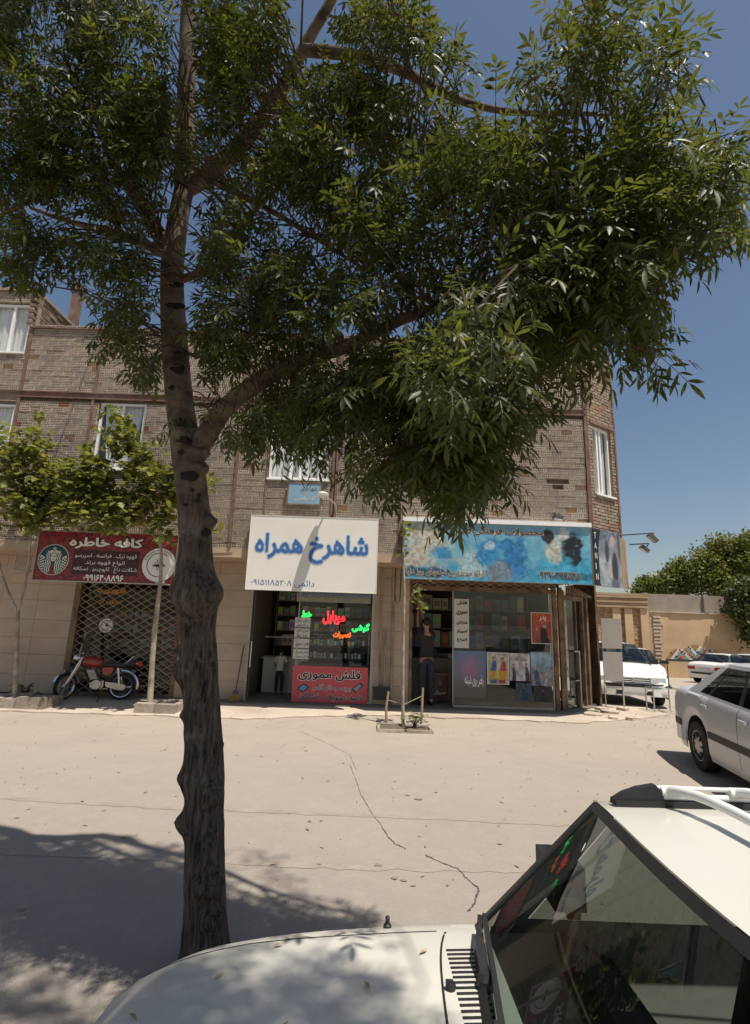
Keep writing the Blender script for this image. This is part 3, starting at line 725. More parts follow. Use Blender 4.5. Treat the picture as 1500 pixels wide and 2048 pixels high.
for (a, b, z0, z1) in ((0.0, 0.05, 0.05, 2.5), (0.62, 0.66, 0.05, 2.5), (1.0, 1.06, 0.0, 2.5), (1.22, 1.32, 0.0, 2.5), (0.05, 1.0, 2.3, 2.4)):
    mb.obox(fcg.P((a+b)/2, (z0+z1)/2, 0), fcg.r*(b-a)/2, fcg.n*0.035, fcg.u*(z1-z0)/2)
mb.build('corner_door_frame', m_bronze, front3)
mb = MB(); mb.obox(fcg.P(0.335, 1.2, 0.0), fcg.r*0.28, fcg.n*0.004, fcg.u*1.1); mb.build('corner_pane', m_shopglass, front3)
mb = MB(); mb.bar(fcg.P(0.66,0.06,0.06), fcg.P(0.66,1.22,0.06), 0.03); mb.bar(fcg.P(0.40,1.22,0.06), fcg.P(0.66,1.22,0.06), 0.03); mb.bar(fcg.P(0.40,0.62,0.06), fcg.P(0.66,0.62,0.06), 0.02); mb.build('corner_rail', m_alu, front3)
mb = MB(); mb.obox(fcg.P(1.12, 1.25, -0.25), fcg.r*0.09, fcg.n*0.02, fcg.u*1.2); mb.obox((GE[0]+0.2, GE[1]+0.9, 1.4), (0.02,0,0), (0,0.9,0), (0,0,1.4)); mb.build('corner_panel', m_bronze, bld)
# half-lowered lattice valance under the big sign and round the corner
mb = MB(); lattice(mb, g3a, g3b-0.1, 2.50, 2.72, G-0.10, 0.20, 0.10, 0.014); mb.build('lattice_valance', m_lattice, front3)
mb = MB()
for k in range(11):
    a = 0.0 + k*0.12
    mb.bar(fcg.P(a, 2.66-0.02*k, 0.10), fcg.P(a+0.16, 2.40, 0.10), 0.012, 0.014); mb.bar(fcg.P(a+0.16, 2.64-0.02*k, 0.115), fcg.P(a, 2.42, 0.115), 0.012, 0.014)
mb.build('lattice_valance', m_lattice, front3)
# narrow shuttered vent window by the red sign
va, vb = onY(25, 1140, G), onY(72, 1085, G)
mb = MB(); mb.box(va.x, vb.x, G-0.05, G-0.013, va.z-0.04, va.z); mb.box(va.x+.02, vb.x-.02, G-0.03, G-0.013, va.z, vb.z)
v = mb.build('vent_window', pm('vent_paint', (0.40,0.36,0.29), 0.1, 9, 0.7), bld)
for k in range(9):
    s = MB(); xx = va.x+0.05+k*(vb.x-va.x-0.1)/8; s.box(xx-0.012, xx+0.012, G-0.045, G-0.031, va.z+0.03, vb.z-0.03); s.build('slat', m_alu, v)

# ================================================================== interiors and goods
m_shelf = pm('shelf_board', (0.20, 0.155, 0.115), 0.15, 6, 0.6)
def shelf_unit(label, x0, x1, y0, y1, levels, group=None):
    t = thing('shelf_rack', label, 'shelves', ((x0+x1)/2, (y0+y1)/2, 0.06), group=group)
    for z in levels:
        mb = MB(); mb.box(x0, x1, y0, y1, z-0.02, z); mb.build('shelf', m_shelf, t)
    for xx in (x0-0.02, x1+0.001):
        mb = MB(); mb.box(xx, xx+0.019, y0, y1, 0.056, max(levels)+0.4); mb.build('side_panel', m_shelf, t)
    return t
PC = [(0.55,0.5,0.42),(0.62,0.58,0.5),(0.5,0.36,0.05),(0.45,0.1,0.06),(0.1,0.16,0.3),(0.07,0.07,0.08),(0.3,0.26,0.22),(0.62,0.6,0.58),(0.25,0.35,0.3)]
m_pack = attrmat('printed_carton', rough=0.45, noise=0.1, nscale=25)
def cname(c):
    r, g, b = c
    if max(c) < .1: return 'black'
    if max(c)-min(c) < .09: return 'white' if min(c) > .5 else ('grey' if min(c) > .2 else 'dark')
    if r > .4 and g > .28 and b < .12: return 'yellow' if g > .33 else 'orange'
    if r > g*1.8: return 'red'
    if b > r*1.3: return 'blue' if g < b*.8 else 'teal'
    if g > r: return 'green'
    return 'cream' if r > .45 else 'brown'
def shelfname(levels, z):
    i = levels.index(z); n = len(levels)
    return 'only shelf' if n == 1 else ('lowest shelf' if i == 0 else ('top shelf' if i == n-1 else ('second shelf up' if i == 1 else 'third shelf up')))
def goods(name, label, cat, group, x0, x1, y, levels, w, h, cols=None, gap=0.02, seed=1, skip=0.06, depth=0.05):
    rnd = random.Random(seed)
    for z in levels:
        x = x0
        while x < x1-0.03:
            ww = w*rnd.uniform(0.75, 1.25); hh = h*rnd.uniform(0.75, 1.1); c = rnd.choice(cols or PC)
            if rnd.random() > skip and x+ww < x1:
                mb = MB(); d = depth*rnd.uniform(.8, 1.2); mb.box(x, x+ww, y, y+d, z+0.001, z+hh, c)
                c2 = tuple(min(1, q*rnd.choice((0.35, 0.5, 1.6))+0.02) for q in c)
                mb.add([(x+ww*.15,y-.0015,z+hh*.3),(x+ww*.85,y-.0015,z+hh*.3),(x+ww*.85,y-.0015,z+hh*.75),(x+ww*.15,y-.0015,z+hh*.75)], [(0,1,2,3)], c2)
                tag(mb.build(name, m_pack), '%s %s, %s' % (cname(c), label, shelfname(levels, z)), cat, group)
            x += ww+gap
# phone shop
shelf_unit('dark wall rack full of packaged phone accessories in the phone shop', g2a+0.15, g2b-0.1, 13.2, 13.5, [1.05, 1.42, 1.79, 2.16])
goods('accessory_box', 'packaged accessory on the phone shop rack', 'carton', 'accessory packs on the phone shop rack', g2a+0.18, g2b-0.12, 13.22, [1.051, 1.421, 1.791, 2.161], 0.13, 0.25, seed=4)
ct = thing('shop_counter', 'pale counter inside the phone shop where the child stands', 'counter', (g2a+0.7, 12.35, 0.055))
m_lam = pm('white_laminate', (0.62, 0.58, 0.52), 0.06, 5, 0.4)
mb = MB(); mb.box(g2a+0.1, dx+0.1, 12.2, 12.6, 0.057, 0.80); mb.build('cabinet', m_lam, ct)
mb = MB(); mb.box(g2a+0.06, dx+0.14, 12.15, 12.65, 0.801, 0.835); mb.build('counter_top', m_alu, ct)
mb = MB(); mb.bar((g2a+0.75,12.2,0.84),(g2a+0.75,12.2,1.28),0.03); mb.bar((g2a+0.1,12.2,1.28),(dx+0.08,12.2,1.28),0.03); mb.build('counter_rail', m_alu, ct)
dc = thing('display_case', 'glass display case of phones behind the phone shop window', 'display case', (dx+0.7, G+0.3, 0.055))
mb = MB(); mb.box(dx+0.04, g2b-0.1, G+0.14, G+0.62, 0.057, 0.80); mb.build('plinth', m_shelf, dc)
for z in (0.92, 1.18, 1.40):
    mb = MB(); mb.box(dx+0.04, g2b-0.1, G+0.16, G+0.60, z-0.012, z); mb.build('glass_shelf', glassmat('shelf_glass', (0.7,0.8,0.78), 0.1), dc)
for xx in (dx+0.04, g2b-0.12):
    mb = MB(); mb.box(xx, xx+0.02, G+0.16, G+0.18, 0.80, 1.42); mb.build('upright', m_alu, dc)
goods('boxed_phone', 'boxed phone in the glass display case', 'carton', 'phones in the display case', dx+0.08, g2b-0.14, G+0.22, [0.921, 1.181], 0.05, 0.11, cols=[(0.6,0.6,0.62),(0.05,0.06,0.09),(0.12,0.2,0.42),(0.5,0.48,0.45),(0.3,0.2,0.35)], gap=0.025, seed=9)
lamp = tag(MB().lathe([(0.0,2.42),(0.10,2.41),(0.13,2.445),(0.12,2.46)], (gx(645), 12.3, 0), n=16).build('ceiling_lamp', emit('lamp_glow', (1,0.95,0.85), 6.0)), 'round lit lamp under the phone shop ceiling', 'lamp')
# gated cafe: counter, shelves of packets, round white emblem plate, glass jars
shelf_unit('dark shelves of coffee packets behind the closed lattice shutter', g1a+0.25, g1b-0.2, 12.2, 12.5, [0.95, 1.28, 1.62])
goods('coffee_packet', 'coffee packet behind the lattice shutter', 'packet', 'coffee packets in the gated shop', g1a+0.28, g1b-0.22, 12.22, [1.281, 1.621], 0.11, 0.17, cols=[(0.5,0.06,0.04),(0.1,0.3,0.32),(0.5,0.28,0.05),(0.55,0.5,0.42),(0.35,0.05,0.05),(0.12,0.12,0.14)], gap=0.05, seed=21, skip=0.25)
goods('paper_cup_stack', 'stack of paper goods behind the lattice shutter', 'cup stack', 'paper goods in the gated shop', g1a+0.5, g1b-0.3, 12.2, [0.951], 0.16, 0.2, cols=[(0.4,0.38,0.34),(0.3,0.28,0.25)], gap=0.06, seed=22, skip=0.3)
# film shop
shelf_unit('dark wall rack of film cases and posters in the film shop', g3a+0.1, g3b-0.1, 13.0, 13.25, [0.7, 1.15, 1.6, 2.05])
goods('film_case', 'film case on the film shop rack', 'film case', 'film cases on the film shop rack', g3a+0.12, g3b-0.12, 13.02, [0.701, 1.151, 1.601, 2.051], 0.19, 0.36, cols=[(0.08,0.08,0.09),(0.2,0.13,0.09),(0.42,0.36,0.28),(0.1,0.2,0.34),(0.38,0.1,0.08),(0.18,0.28,0.28),(0.5,0.44,0.34)], gap=0.02, seed=31, depth=0.03)
mb = MB(); mb.box(g3a+0.1, ex+0.1, 11.75, 12.1, 0.056, 0.95); tag(mb.build('film_counter', m_shelf), 'low dark counter inside the film shop doorway', 'counter')

# ================================================================== signs on the front
def panel(name, label, px0, py0, px1, py1, Y, thick, mat, cat='sign'):
    cx_, cy_ = (px0+px1)/2, (py0+py1)/2; x0 = onY(px0, cy_, Y).x; x1 = onY(px1, cy_, Y).x; z1 = onY(cx_, py0, Y).z; z0 = onY(cx_, py1, Y).z
    t = thing(name, label, cat, ((x0+x1)/2, Y, z0))
    mb = MB(); mb.box(x0, x1, Y, Y+thick, z0, z1); mb.build('panel', mat, t)
    return t, x0, x1, z0, z1
m_signwhite = pm('sign_white', (0.74, 0.70, 0.62), 0.03, 2.5, 0.5, second=(0.70, 0.655, 0.57), smix=(0.45, 0.7))
Yw = 9.82
ws, x0, x1, z0, z1 = panel('phone_shop_sign', 'large white sign with blue lettering over the phone shop', 497, 1035, 754, 1182, Yw, 0.13, m_signwhite)
for a, b, c, d in ((x0-.012,x1+.012,z0-.012,z0),(x0-.012,x1+.012,z1,z1+.012),(x0-.012,x0,z0,z1),(x1,x1+.012,z0,z1)):
    mb = MB(); mb.box(a, b, Yw-0.006, Yw+0.13, c, d); mb.build('edge_trim', m_signwhite, ws)
m_paleblue = pm('pale_blue_ink', (0.42, 0.53, 0.63), 0.05, 20, 0.45)
ptext('lettering', 'شاهرخ همراه', 502, 1060, 744, 1137, Yw, m_blueink, ws, lift=0.003, bold=1.6, outline=m_paleblue, outline_r=1.6)
ptext('phone_number', 'دائمی ۰۹۱۵۱۱۸۵۲۰۸', 498, 1156, 632, 1178, Yw, m_blueink, ws, lift=0.003, bold=0.5)
for xx in (x0+0.25, x1-0.25):
    mb = MB(); mb.bar((xx, Yw+0.131, z0+0.85), (xx, G-0.02, z0+0.7), 0.03); mb.bar((xx, Yw+0.13, z1-0.1), (xx, U-0.005, z1-0.1), 0.03); mb.build('bracket', m_rust, ws)
# red cafe sign
def beans(name):
    m, t, b = newmat(name); N = t.nodes; L = t.links; co = N.new('ShaderNodeTexCoord'); mp = N.new('ShaderNodeMapping'); mp.inputs['Rotation'].default_value = (0, 0.6, 0); mp.inputs['Scale'].default_value = (12, 1, 26); L.new(co.outputs['Object'], mp.inputs[0])
    v = N.new('ShaderNodeTexVoronoi'); v.inputs['Scale'].default_value = 1.6; L.new(mp.outputs[0], v.inputs['Vector'])
    r = N.new('ShaderNodeValToRGB'); e = r.color_ramp.elements; e[0].position = 0.1; e[0].color = (0.40,0.075,0.03,1); e[1].position = 0.75; e[1].color = (0.09,0.012,0.016,1); k = e.new(0.35); k.color = (0.26,0.022,0.022,1)
    L.new(v.outputs['Distance'], r.inputs[0]); L.new(r.outputs[0], b.inputs['Base Color']); b.inputs['Roughness'].default_value = 0.4; return m
Yr = 9.84
rs, x0, x1, z0, z1 = panel('cafe_sign', 'red coffee bean sign with white lettering and two round emblems', 72, 1066, 352, 1164, Yr, 0.08, beans('red_beans'))
for a, b, c, d in ((x0-.015,x1+.015,z0-.018,z0),(x0-.015,x1+.015,z1,z1+.018),(x0-.015,x0,z0,z1),(x1,x1+.015,z0,z1)):
    mb = MB(); mb.box(a, b, Yr-0.012, Yr+0.09, c, d); mb.build('sign_frame', m_alu, rs)
fr = Face((0,Yr,0),(1,0,0),(0,0,1))
ptext('title_lettering', 'کافه خاطره', 134, 1072, 292, 1103, Yr, m_whiteink, rs, lift=0.006, bold=2.2, outline=m_blackink, outline_r=2.2)
mb = MB(); a, b = onY(141, 1148, Yr), onY(280, 1104, Yr); mb.quad((a.x,Yr-0.003,a.z),(b.x,Yr-0.003,a.z),(b.x,Yr-0.003,b.z),(a.x,Yr-0.003,b.z)); mb.build('dark_band', pm('brown_ink', (0.055,0.016,0.02), 0.2, 20, 0.5), rs)
for s, a in (('قهوه ترک . فرانسه . اسپرسو', (148,1105,276,1121)), ('انواع قهوه برند', (168,1119,252,1135)), ('شکلات داغ . کاپوچینو . نسکافه', (144,1132,276,1148))):
    ptext('menu_lettering', s, *a, Yr, m_whiteink, rs, lift=0.006, bold=0.9)
ptext('phone_number', '۰۹۹۱۶۴۰۸۸۹۶', 163, 1147, 250, 1166, Yr, m_whiteink, rs, lift=0.006, bold=1.8)
def disc(mb, face, c, r0, r1, lift, n=48, a0=0, a1=2*math.pi):
    V = []; Fs = []
    for k in range(n+1):
        a = a0+(a1-a0)*k/n
        for r in (r0, r1): V.append(face.P(c[0]+r*math.cos(a), c[1]+r*math.sin(a), lift))
    mb.add(V, [(2*k, 2*k+1, 2*k+3, 2*k+2) for k in range(n)])
m_green = pm('emblem_green', (0.012, 0.06, 0.062), 0.1, 20, 0.45); m_cream = pm('emblem_cream', (0.62, 0.60, 0.53), 0.04, 20, 0.5)
lc = onY(107, 1119, Yr); LR = 0.298; c2 = (lc.x, lc.z)
mb = MB(); disc(mb, fr, c2, 0, LR, 0.004); mb.build('emblem_ring', m_cream, rs)
mb = MB(); disc(mb, fr, c2, 0, LR*0.95, 0.007); mb.build('emblem_disc', m_green, rs)
n = 150; yy, xx = np.mgrid[0:n, 0:n]; u = (xx+.5)/n*2-1; w_ = (yy+.5)/n*2-1; ax = np.abs(u); msk = np.zeros((n,n), bool)
rr_ = np.sqrt(u*u+w_*w_)
face_ = (u/0.20)**2 + ((w_-0.14)/0.27)**2 < 1
hair = (ax < 0.50-0.10*(w_-0.2)) & (w_ < 0.42) & (w_ > -0.92) & (ax > 0.10+0.0*w_)
wave = np.sin((ax*1.0 + 0.035*np.sin(w_*13))*2*np.pi/0.135) > -0.15
msk |= hair & wave & ~((u/0.25)**2 + ((w_-0.12)/0.31)**2 < 1) & ~((ax < 0.13) & (w_ < -0.32))
msk |= face_
crown = (w_ > 0.44) & (w_ < 0.52 + 0.10*np.abs(np.sin(u*9.5))) & (ax < 0.42); msk |= crown
ang = np.arctan2(u, w_-0.70); rs_ = np.sqrt(u*u+(w_-0.70)**2); msk |= rs_ < 0.09 + 0.06*np.cos(5*ang)
tails = (ax > 0.56) & (ax < 0.90) & (w_ > -0.75) & (w_ < 0.18) & (np.sin((w_ + 0.5*ax)*2*np.pi/0.17) > 0.0); msk |= tails
msk |= (ax > 0.58) & (ax < 0.86) & (w_ > 0.12) & (w_ < 0.12 + 0.55*(ax-0.52)) 
msk &= rr_ < 0.93
eyes = (np.abs(ax-0.085) < 0.045) & (np.abs(w_-0.17) < 0.015); mouth = (ax < 0.06) & (np.abs(w_+0.02) < 0.014); nose = (np.abs(u-0.02) < 0.012) & (w_ > 0.03) & (w_ < 0.15)
brow = (np.abs(ax-0.09) < 0.07) & (np.abs(w_-0.245) < 0.012); msk &= ~(eyes | mouth | nose | brow)
mb = MB(); mask_mesh(mb, msk, fr, c2[0]-LR*0.98, c2[1]-LR*0.98, LR*1.96, LR*1.96, 0.010); mb.build('emblem_figure', m_cream, rs)
mb = MB(); V = [fr.P(c2[0]+x, c2[1]+y, 0.010) for x, y in ((-0.025,-0.10),(0.025,-0.10),(0.055,-0.285),(-0.055,-0.285))]; mb.add([V[3],V[2],V[1],V[0]], [(0,1,2,3)]); mb.build('emblem_notch', pm('emblem_red', (0.2,0.025,0.02), 0.2, 20, 0.5), rs)
kc = onY(318, 1130, Yr); KR = 0.335; c3 = (kc.x, kc.z)
mb = MB(); disc(mb, fr, c3, 0, KR, 0.004); mb.build('emblem_plate', m_whiteink, rs)
mb = MB(); disc(mb, fr, c3, KR*0.66, KR*0.70, 0.007, a0=0.9, a1=5.2); disc(mb, fr, c3, KR*0.97, KR, 0.007); mb.build('emblem_lines', m_blackink, rs)
mb = MB(); mask_mesh(mb, (lambda u, w: ((u/0.62)**2+((w-0.05)/0.13)**2 < 1) | (((u/0.42)**2 + ((w-0.1)/0.62)**2 < 1) & (np.abs(np.sin(u*14+w*4)) < 0.42)) | (((u-0.05)/0.2)**2+((w-0.62)/0.25)**2 < 1) & (np.sin(u*30) > 0.2))(u, w_), fr, c3[0]-KR*0.6, c3[1]-KR*0.62, KR*1.2, KR*1.1, 0.008); mb.build('emblem_cup', m_blackink, rs)
mb = MB(); a, b = onY(310, 1172, Yr), onY(330, 1155, Yr); mb.add([fr.P(a.x,z0+0.01,0.005), fr.P(b.x,z0+0.01,0.005), fr.P(b.x+0.03,b.z,0.005), fr.P(a.x-0.03,b.z,0.005)], [(0,1,2,3)]); mb.build('emblem_tail', m_whiteink, rs)
for k, ch in enumerate('Khatereh Coffee'):
    if ch == ' ': continue
    th = math.radians(158 - k*9.6); R_ = KR*0.755; o_ = fr.P(c3[0]+R_*math.cos(th), c3[1]+R_*math.sin(th)); rt = Vector((math.sin(th), 0, -math.cos(th))); up_ = Vector((math.cos(th), 0, math.sin(th)))
    f_ = Face(o_ + Vector((0,-0.009,0)), rt, up_); mb = MB(); mk = crop(text_mask(ch, 30)); hh = 0.062*mk.shape[0]/30*1.1; mask_mesh(mb, dilate(mk, 0.8), f_, -0.024, 0, 0.048, hh, 0.001); mb.build('emblem_letter', m_blackink, rs)
mb = MB(); a = onY(341, 1085, Yr); s_ = 0.055
for q in (1.0, 0.5): disc(mb, fr, (a.x-0.02, a.z), s_*q-0.012, s_*q, 0.006, n=4)
mb.build('corner_mark', m_orange, rs)
# blue film shop sign: sky-blue print, patches of colour instead of the cartoon figures
Yb = 9.74
def blue_art(u, v):
    n = .10*(vn(u*3,v,6)-.5)+.09*(vn(u*3,v,15)-.5)+.06*(vn(u*3,v,33)-.5)
    c = [0.075+0.10*v+n*.6, 0.30+0.06*v+n, 0.42+0.03*v+n]
    def blob(x, y, rx, ry, col, soft=0.7):
        d = ((u-x)/rx)**2 + ((v-y)/ry)**2
        d += .9*(vn(u*3,v,9)-.5)+.8*(vn(u*3,v,22)-.5)
        k = max(0, min(1, (1.15-d)/soft))
        m_ = .65+.7*vn(u*3+7,v,26)
        for i in range(3): c[i] = c[i]*(1-k)+col[i]*k*m_
    blob(0.10, 0.55, 0.17, 0.62, (0.32,0.38,0.35), 0.9); blob(0.13, 0.75, 0.09, 0.2, (0.46,0.42,0.33)); blob(0.07, 0.4, 0.08, 0.22, (0.42,0.38,0.30)); blob(0.2, 0.45, 0.06, 0.12, (0.05,0.22,0.36)); blob(0.11, 0.12, 0.14, 0.1, (0.03,0.08,0.13))
    blob(0.37, 0.28, 0.09, 0.26, (0.30,0.42,0.42)); blob(0.46, 0.5, 0.07, 0.3, (0.04,0.2,0.38)); blob(0.59, 0.42, 0.08, 0.42, (0.03,0.16,0.34)); blob(0.51, 0.16, 0.075, 0.22, (0.15,0.20,0.24)); blob(0.46,0.62,0.03,0.08,(0.3,0.42,0.48))
    blob(0.87, 0.3, 0.14, 0.34, (0.05,0.30,0.44)); blob(0.80, 0.62, 0.05, 0.28, (0.42,0.43,0.36)); blob(0.90, 0.62, 0.055, 0.33, (0.02,0.02,0.025)); blob(0.77,0.8,0.035,0.14,(0.03,0.03,0.035)); blob(0.86, 0.88, 0.035, 0.12, (0.44,0.45,0.40)); blob(0.9,0.12,0.12,0.08,(0.03,0.14,0.22))
    return c
bs, x0, x1, z0, z1 = panel('film_shop_sign', 'wide sky blue printed sign over the film shop', 807, 1049, 1182, 1163, Yb, 0.14, m_alu)
picture('print', Face((x0,Yb,z0),(1,0,0),(0,0,1)), x1-x0, z1-z0, blue_art, 230, 68, m_print, bs, lift=0.003)
mb = MB(); mb.box(x0-0.02, x1+0.02, Yb-0.05, U-0.005, z1+0.002, z1+0.085); mb.build('light_box_top', m_white, bs)
m_brownink = pm('dark_brown_ink', (0.045,0.022,0.018), 0.1, 20, 0.5); m_creamink = pm('cream_ink', (0.62,0.56,0.45), 0.04, 20, 0.5)
ptext('title_lettering', 'محصولات فرهنگی طنین', 900, 1050, 1090, 1075, Yb, m_brownink, bs, lift=0.007, bold=1.2, outline=m_creamink, outline_r=2.6)
ptext('slogan_lettering', 'ارائه جدیدترین فیلمهای روز دنیا', 809, 1134, 970, 1157, Yb, m_brownink, bs, lift=0.007, bold=0.6, outline=m_creamink, outline_r=1.8)
ptext('phone_number', '۰۹۳۷۰۳۹۹۵۴۵', 1073, 1140, 1162, 1161, Yb, m_brownink, bs, lift=0.007, bold=1.0, outline=m_creamink, outline_r=1.8)
# corner sign with vertical latin lettering
A0 = onY(1186, 1110, 9.72); ft = Face((A0.x, 9.72, 0), (ca, sa, 0), (0,0,1)); tz0, tz1 = onY(1186, 1170, 9.72).z, onY(1190, 1056, 9.72).z; TWD = 0.92
ts = thing('corner_sign', 'tall corner sign with a portrait photograph and vertical white lettering', 'sign', (A0.x, 9.72, tz0))
mb = MB(); mb.obox(ft.P(TWD/2, (tz0+tz1)/2, -0.05), ft.r*TWD/2, ft.n*0.046, ft.u*(tz1-tz0)/2); mb.build('panel', m_alu, ts)
def tanin_art(u, v):
    n = .22*(vn(u,v*1.4,6)-.5)+.10*(vn(u,v*1.4,14)-.5)
    if u < 0.20 + 0.10*(v-0.5)**2*4*(1 if v > 0.5 else 0.15): return (0.012,0.012,0.016)
    c = [0.27+n-0.2*abs(v-.3), 0.29+n-0.2*abs(v-.3), 0.31+n-0.18*abs(v-.3)]
    def blob(x, y, rx, ry, col):
        d = ((u-x)/rx)**2+((v-y)/ry)**2; k = max(0, min(1, (1.2-d)/0.5))
        for i in range(3): c[i] = c[i]*(1-k)+col[i]*k
    blob(0.36,0.72,0.10,0.12,(0.16,0.17,0.2)); blob(0.50,0.62,0.07,0.2,(0.05,0.05,0.06)); blob(0.72,0.82,0.09,0.12,(0.40,0.30,0.26)); blob(0.80,0.42,0.17,0.36,(0.22,0.20,0.22)); blob(0.77,0.34,0.11,0.30,(0.03,0.035,0.045)); blob(0.60,0.28,0.05,0.14,(0.42,0.32,0.30)); blob(0.95,0.8,0.06,0.3,(0.08,0.09,0.1)); blob(0.75,0.05,0.15,0.1,(0.1,0.1,0.13))
    return c
picture('print', Face(ft.P(0,tz0,0), ft.r, ft.u), TWD, tz1-tz0, tanin_art, 40, 56, m_print, ts, lift=0.002)
for k, ch in enumerate('TANIN'):
    mb = MB(); mask_mesh(mb, dilate(crop(text_mask(ch, 40)), 1.2), ft, 0.045+0.0*k, tz1-0.06-(k+1)*(tz1-tz0-0.1)/5+0.05, 0.09 if ch != 'I' else 0.05, 0.15, 0.006); mb.build('letter', m_creamink, ts)
B0 = ft.P(TWD, 0, 0); f2 = Face(B0, (math.cos(math.radians(52)), math.sin(math.radians(52)), 0), (0,0,1))
mb = MB()
for k in range(12): mb.obox(f2.P(0.03+k*0.045, (tz0+tz1)/2-0.03, -0.02+(0.008 if k % 2 else 0)), f2.r*0.022, f2.n*0.015, f2.u*(tz1-tz0)/2*0.93)
mb.build('corrugated_side', m_soffit, ts)
for zz in (tz0+0.1, tz1-0.1):
    mb = MB(); mb.bar(ft.P(0.1,zz,-0.1), ft.P(0.1,zz,-0.34), 0.03); mb.bar(ft.P(0.75,zz,-0.1), ft.P(0.75,zz,-0.4), 0.03); mb.build('bracket', m_rust, ts)
# small blue plaque under the middle window
ps, x0, x1, z0, z1 = panel('blue_plaque', 'small weathered blue plaque in a rusty frame under the middle window', 577, 967, 641, 1008, 9.90, 0.05, pm('plaque_blue', (0.22,0.34,0.42), 0.12, 6, 0.5, second=(0.4,.36,.3), smix=(.6,.75)))
for a, b, c, d in ((x0-.03,x1+.03,z0-.03,z0),(x0-.03,x1+.03,z1,z1+.03),(x0-.03,x0,z0,z1),(x1,x1+.03,z0,z1)):
    mb = MB(); mb.box(a, b, 9.89, 9.96, c, d); mb.build('frame', m_bronze, ps)
ptext('lettering', 'شهر بازی', 600, 971, 636, 985, 9.90, m_brownink, ps, bold=0.8); ptext('lettering', 'گلد پلاس', 588, 988, 634, 1006, 9.90, m_creamink, ps, bold=0.8)
mb = MB(); mb.bar(((x0+x1)/2, 9.96, (z0+z1)/2), ((x0+x1)/2, U+0.03, (z0+z1)/2), 0.04); mb.build('bracket', m_rust, ps)
# ---- sheets and posters taped to the shop windows
def sheet(name, label, px0, py0, px1, py1, Y, fn, nx=24, ny=32, cat='poster', group=None):
    cx_, cy_ = (px0+px1)/2, (py0+py1)/2; x0 = onY(px0, cy_, Y).x; x1 = onY(px1, cy_, Y).x; z1 = onY(cx_, py0, Y).z; z0 = onY(cx_, py1, Y).z
    t = thing(name, label, cat, ((x0+x1)/2, Y, z0), group=group)
    mb = MB(); mb.box(x0, x1, Y, Y+0.002, z0, z1); mb.build('paper', m_white, t)
    picture('print', Face((x0,Y,z0),(1,0,0),(0,0,1)), x1-x0, z1-z0, fn, nx, ny, m_print, t, lift=0.0012)
    return t
def plainfn(c): return lambda u, v: c
def people(bgc, figs, border=None, band=None):
    def fn(u, v):
        if border and (u < .05 or u > .95 or v < .035 or v > .965): return border
        c = bgc(u, v) if callable(bgc) else bgc
        c = tuple(q*(.55+.7*vn(u+figs[0][0]*9,v,7)) for q in c)
        for (x, top, w, body, skin) in figs:
            lean = .05*math.sin(v*5+x*20)+.05*(vn(u,v,9)-.5)
            if v < top-0.13:
                k_ = max(0, min(1, (w*(0.5+0.75*min(0.4, top-0.13-v))-abs(u-x+lean))/.05)); sh = .5+1.0*vn(u+x*5,v,12); c = tuple(a*(1-k_)+b*sh*k_ for a, b in zip(c, body))
            d_ = ((u-x)/(w*0.36))**2 + ((v-top+0.08)/0.08)**2; k_ = max(0, min(1, (1.15-d_)/.4)); f_ = .45 if v > top-.05 or u < x-w*.18 else 1.0; c = tuple(a*(1-k_)+b*f_*k_ for a, b in zip(c, skin))
        if band and band[0] < v < band[1] and abs(math.sin(u*23+v*41)) > 0.45: c = band[2]
        return c
    return fn
YS = G+0.005; SK = (0.42,0.28,0.21)
t = sheet('price_list', 'white price list taped inside the film shop window', 908, 1198, 938, 1296, YS, plainfn((0.55,0.54,0.48)), 4, 4, 'price list')
for s, y0_, y1_ in (('فلش', 1199, 1213), ('مموری', 1219, 1233), ('هندزفری', 1238, 1252), ('اسپیکر', 1256, 1270), ('انواع', 1275, 1285)):
    ptext('lettering', s, 911, y0_, 936, y1_, YS-0.002, m_blackink, t, bold=1.0, res=30)
t = sheet('film_poster', 'blue and mauve film poster with white calligraphy in the film shop window', 906, 1302, 972, 1395, YS, lambda u, v: ((0.10+0.22*math.exp(-((u-.5)**2+(v-.6)**2)*9), 0.12+.08*v, 0.16+0.14*v) if v > 0.32 else (0.14,0.125,0.105)), 26, 36)
ptext('lettering', 'رقص روی شیشه', 928, 1346, 968, 1378, YS-0.002, m_whiteink, t, bold=1.2)
t = sheet('film_poster', 'film poster with white border, two figures and large yellow lettering', 974, 1305, 1018, 1369, YS, people((0.5,0.46,0.38), [(0.32,0.88,0.22,(0.06,0.10,0.22),SK),(0.7,0.86,0.24,(0.32,0.05,0.04),SK)], (0.62,0.6,0.55), (0.16,0.42,(0.6,0.38,0.04))), 28, 40)
t = sheet('film_poster', 'pale film poster with three dark cloaked figures', 1019, 1307, 1060, 1362, YS, people((0.5,0.48,0.46), [(0.18,0.62,0.17,(0.05,0.06,0.06),SK),(0.5,0.66,0.15,(0.42,0.38,0.45),SK),(0.82,0.66,0.17,(0.05,0.045,0.045),SK)]), 28, 36)
ptext('lettering', 'جان دار', 1026, 1313, 1054, 1325, YS-0.002, pm('red_ink', (0.4,0.03,0.04), 0.1, 20, 0.5), t, bold=1.0)
t = sheet('film_poster', 'sky blue film poster with a couple standing below', 1062, 1305, 1107, 1372, YS, people(lambda u, v: (0.12+.2*v, 0.26+.16*v, 0.36+.12*v) if v > .42 else (0.25,0.22,0.2), [(0.3,0.6,0.2,(0.05,0.09,0.18),SK),(0.72,0.58,0.2,(0.3,0.28,0.32),SK)]), 26, 36)
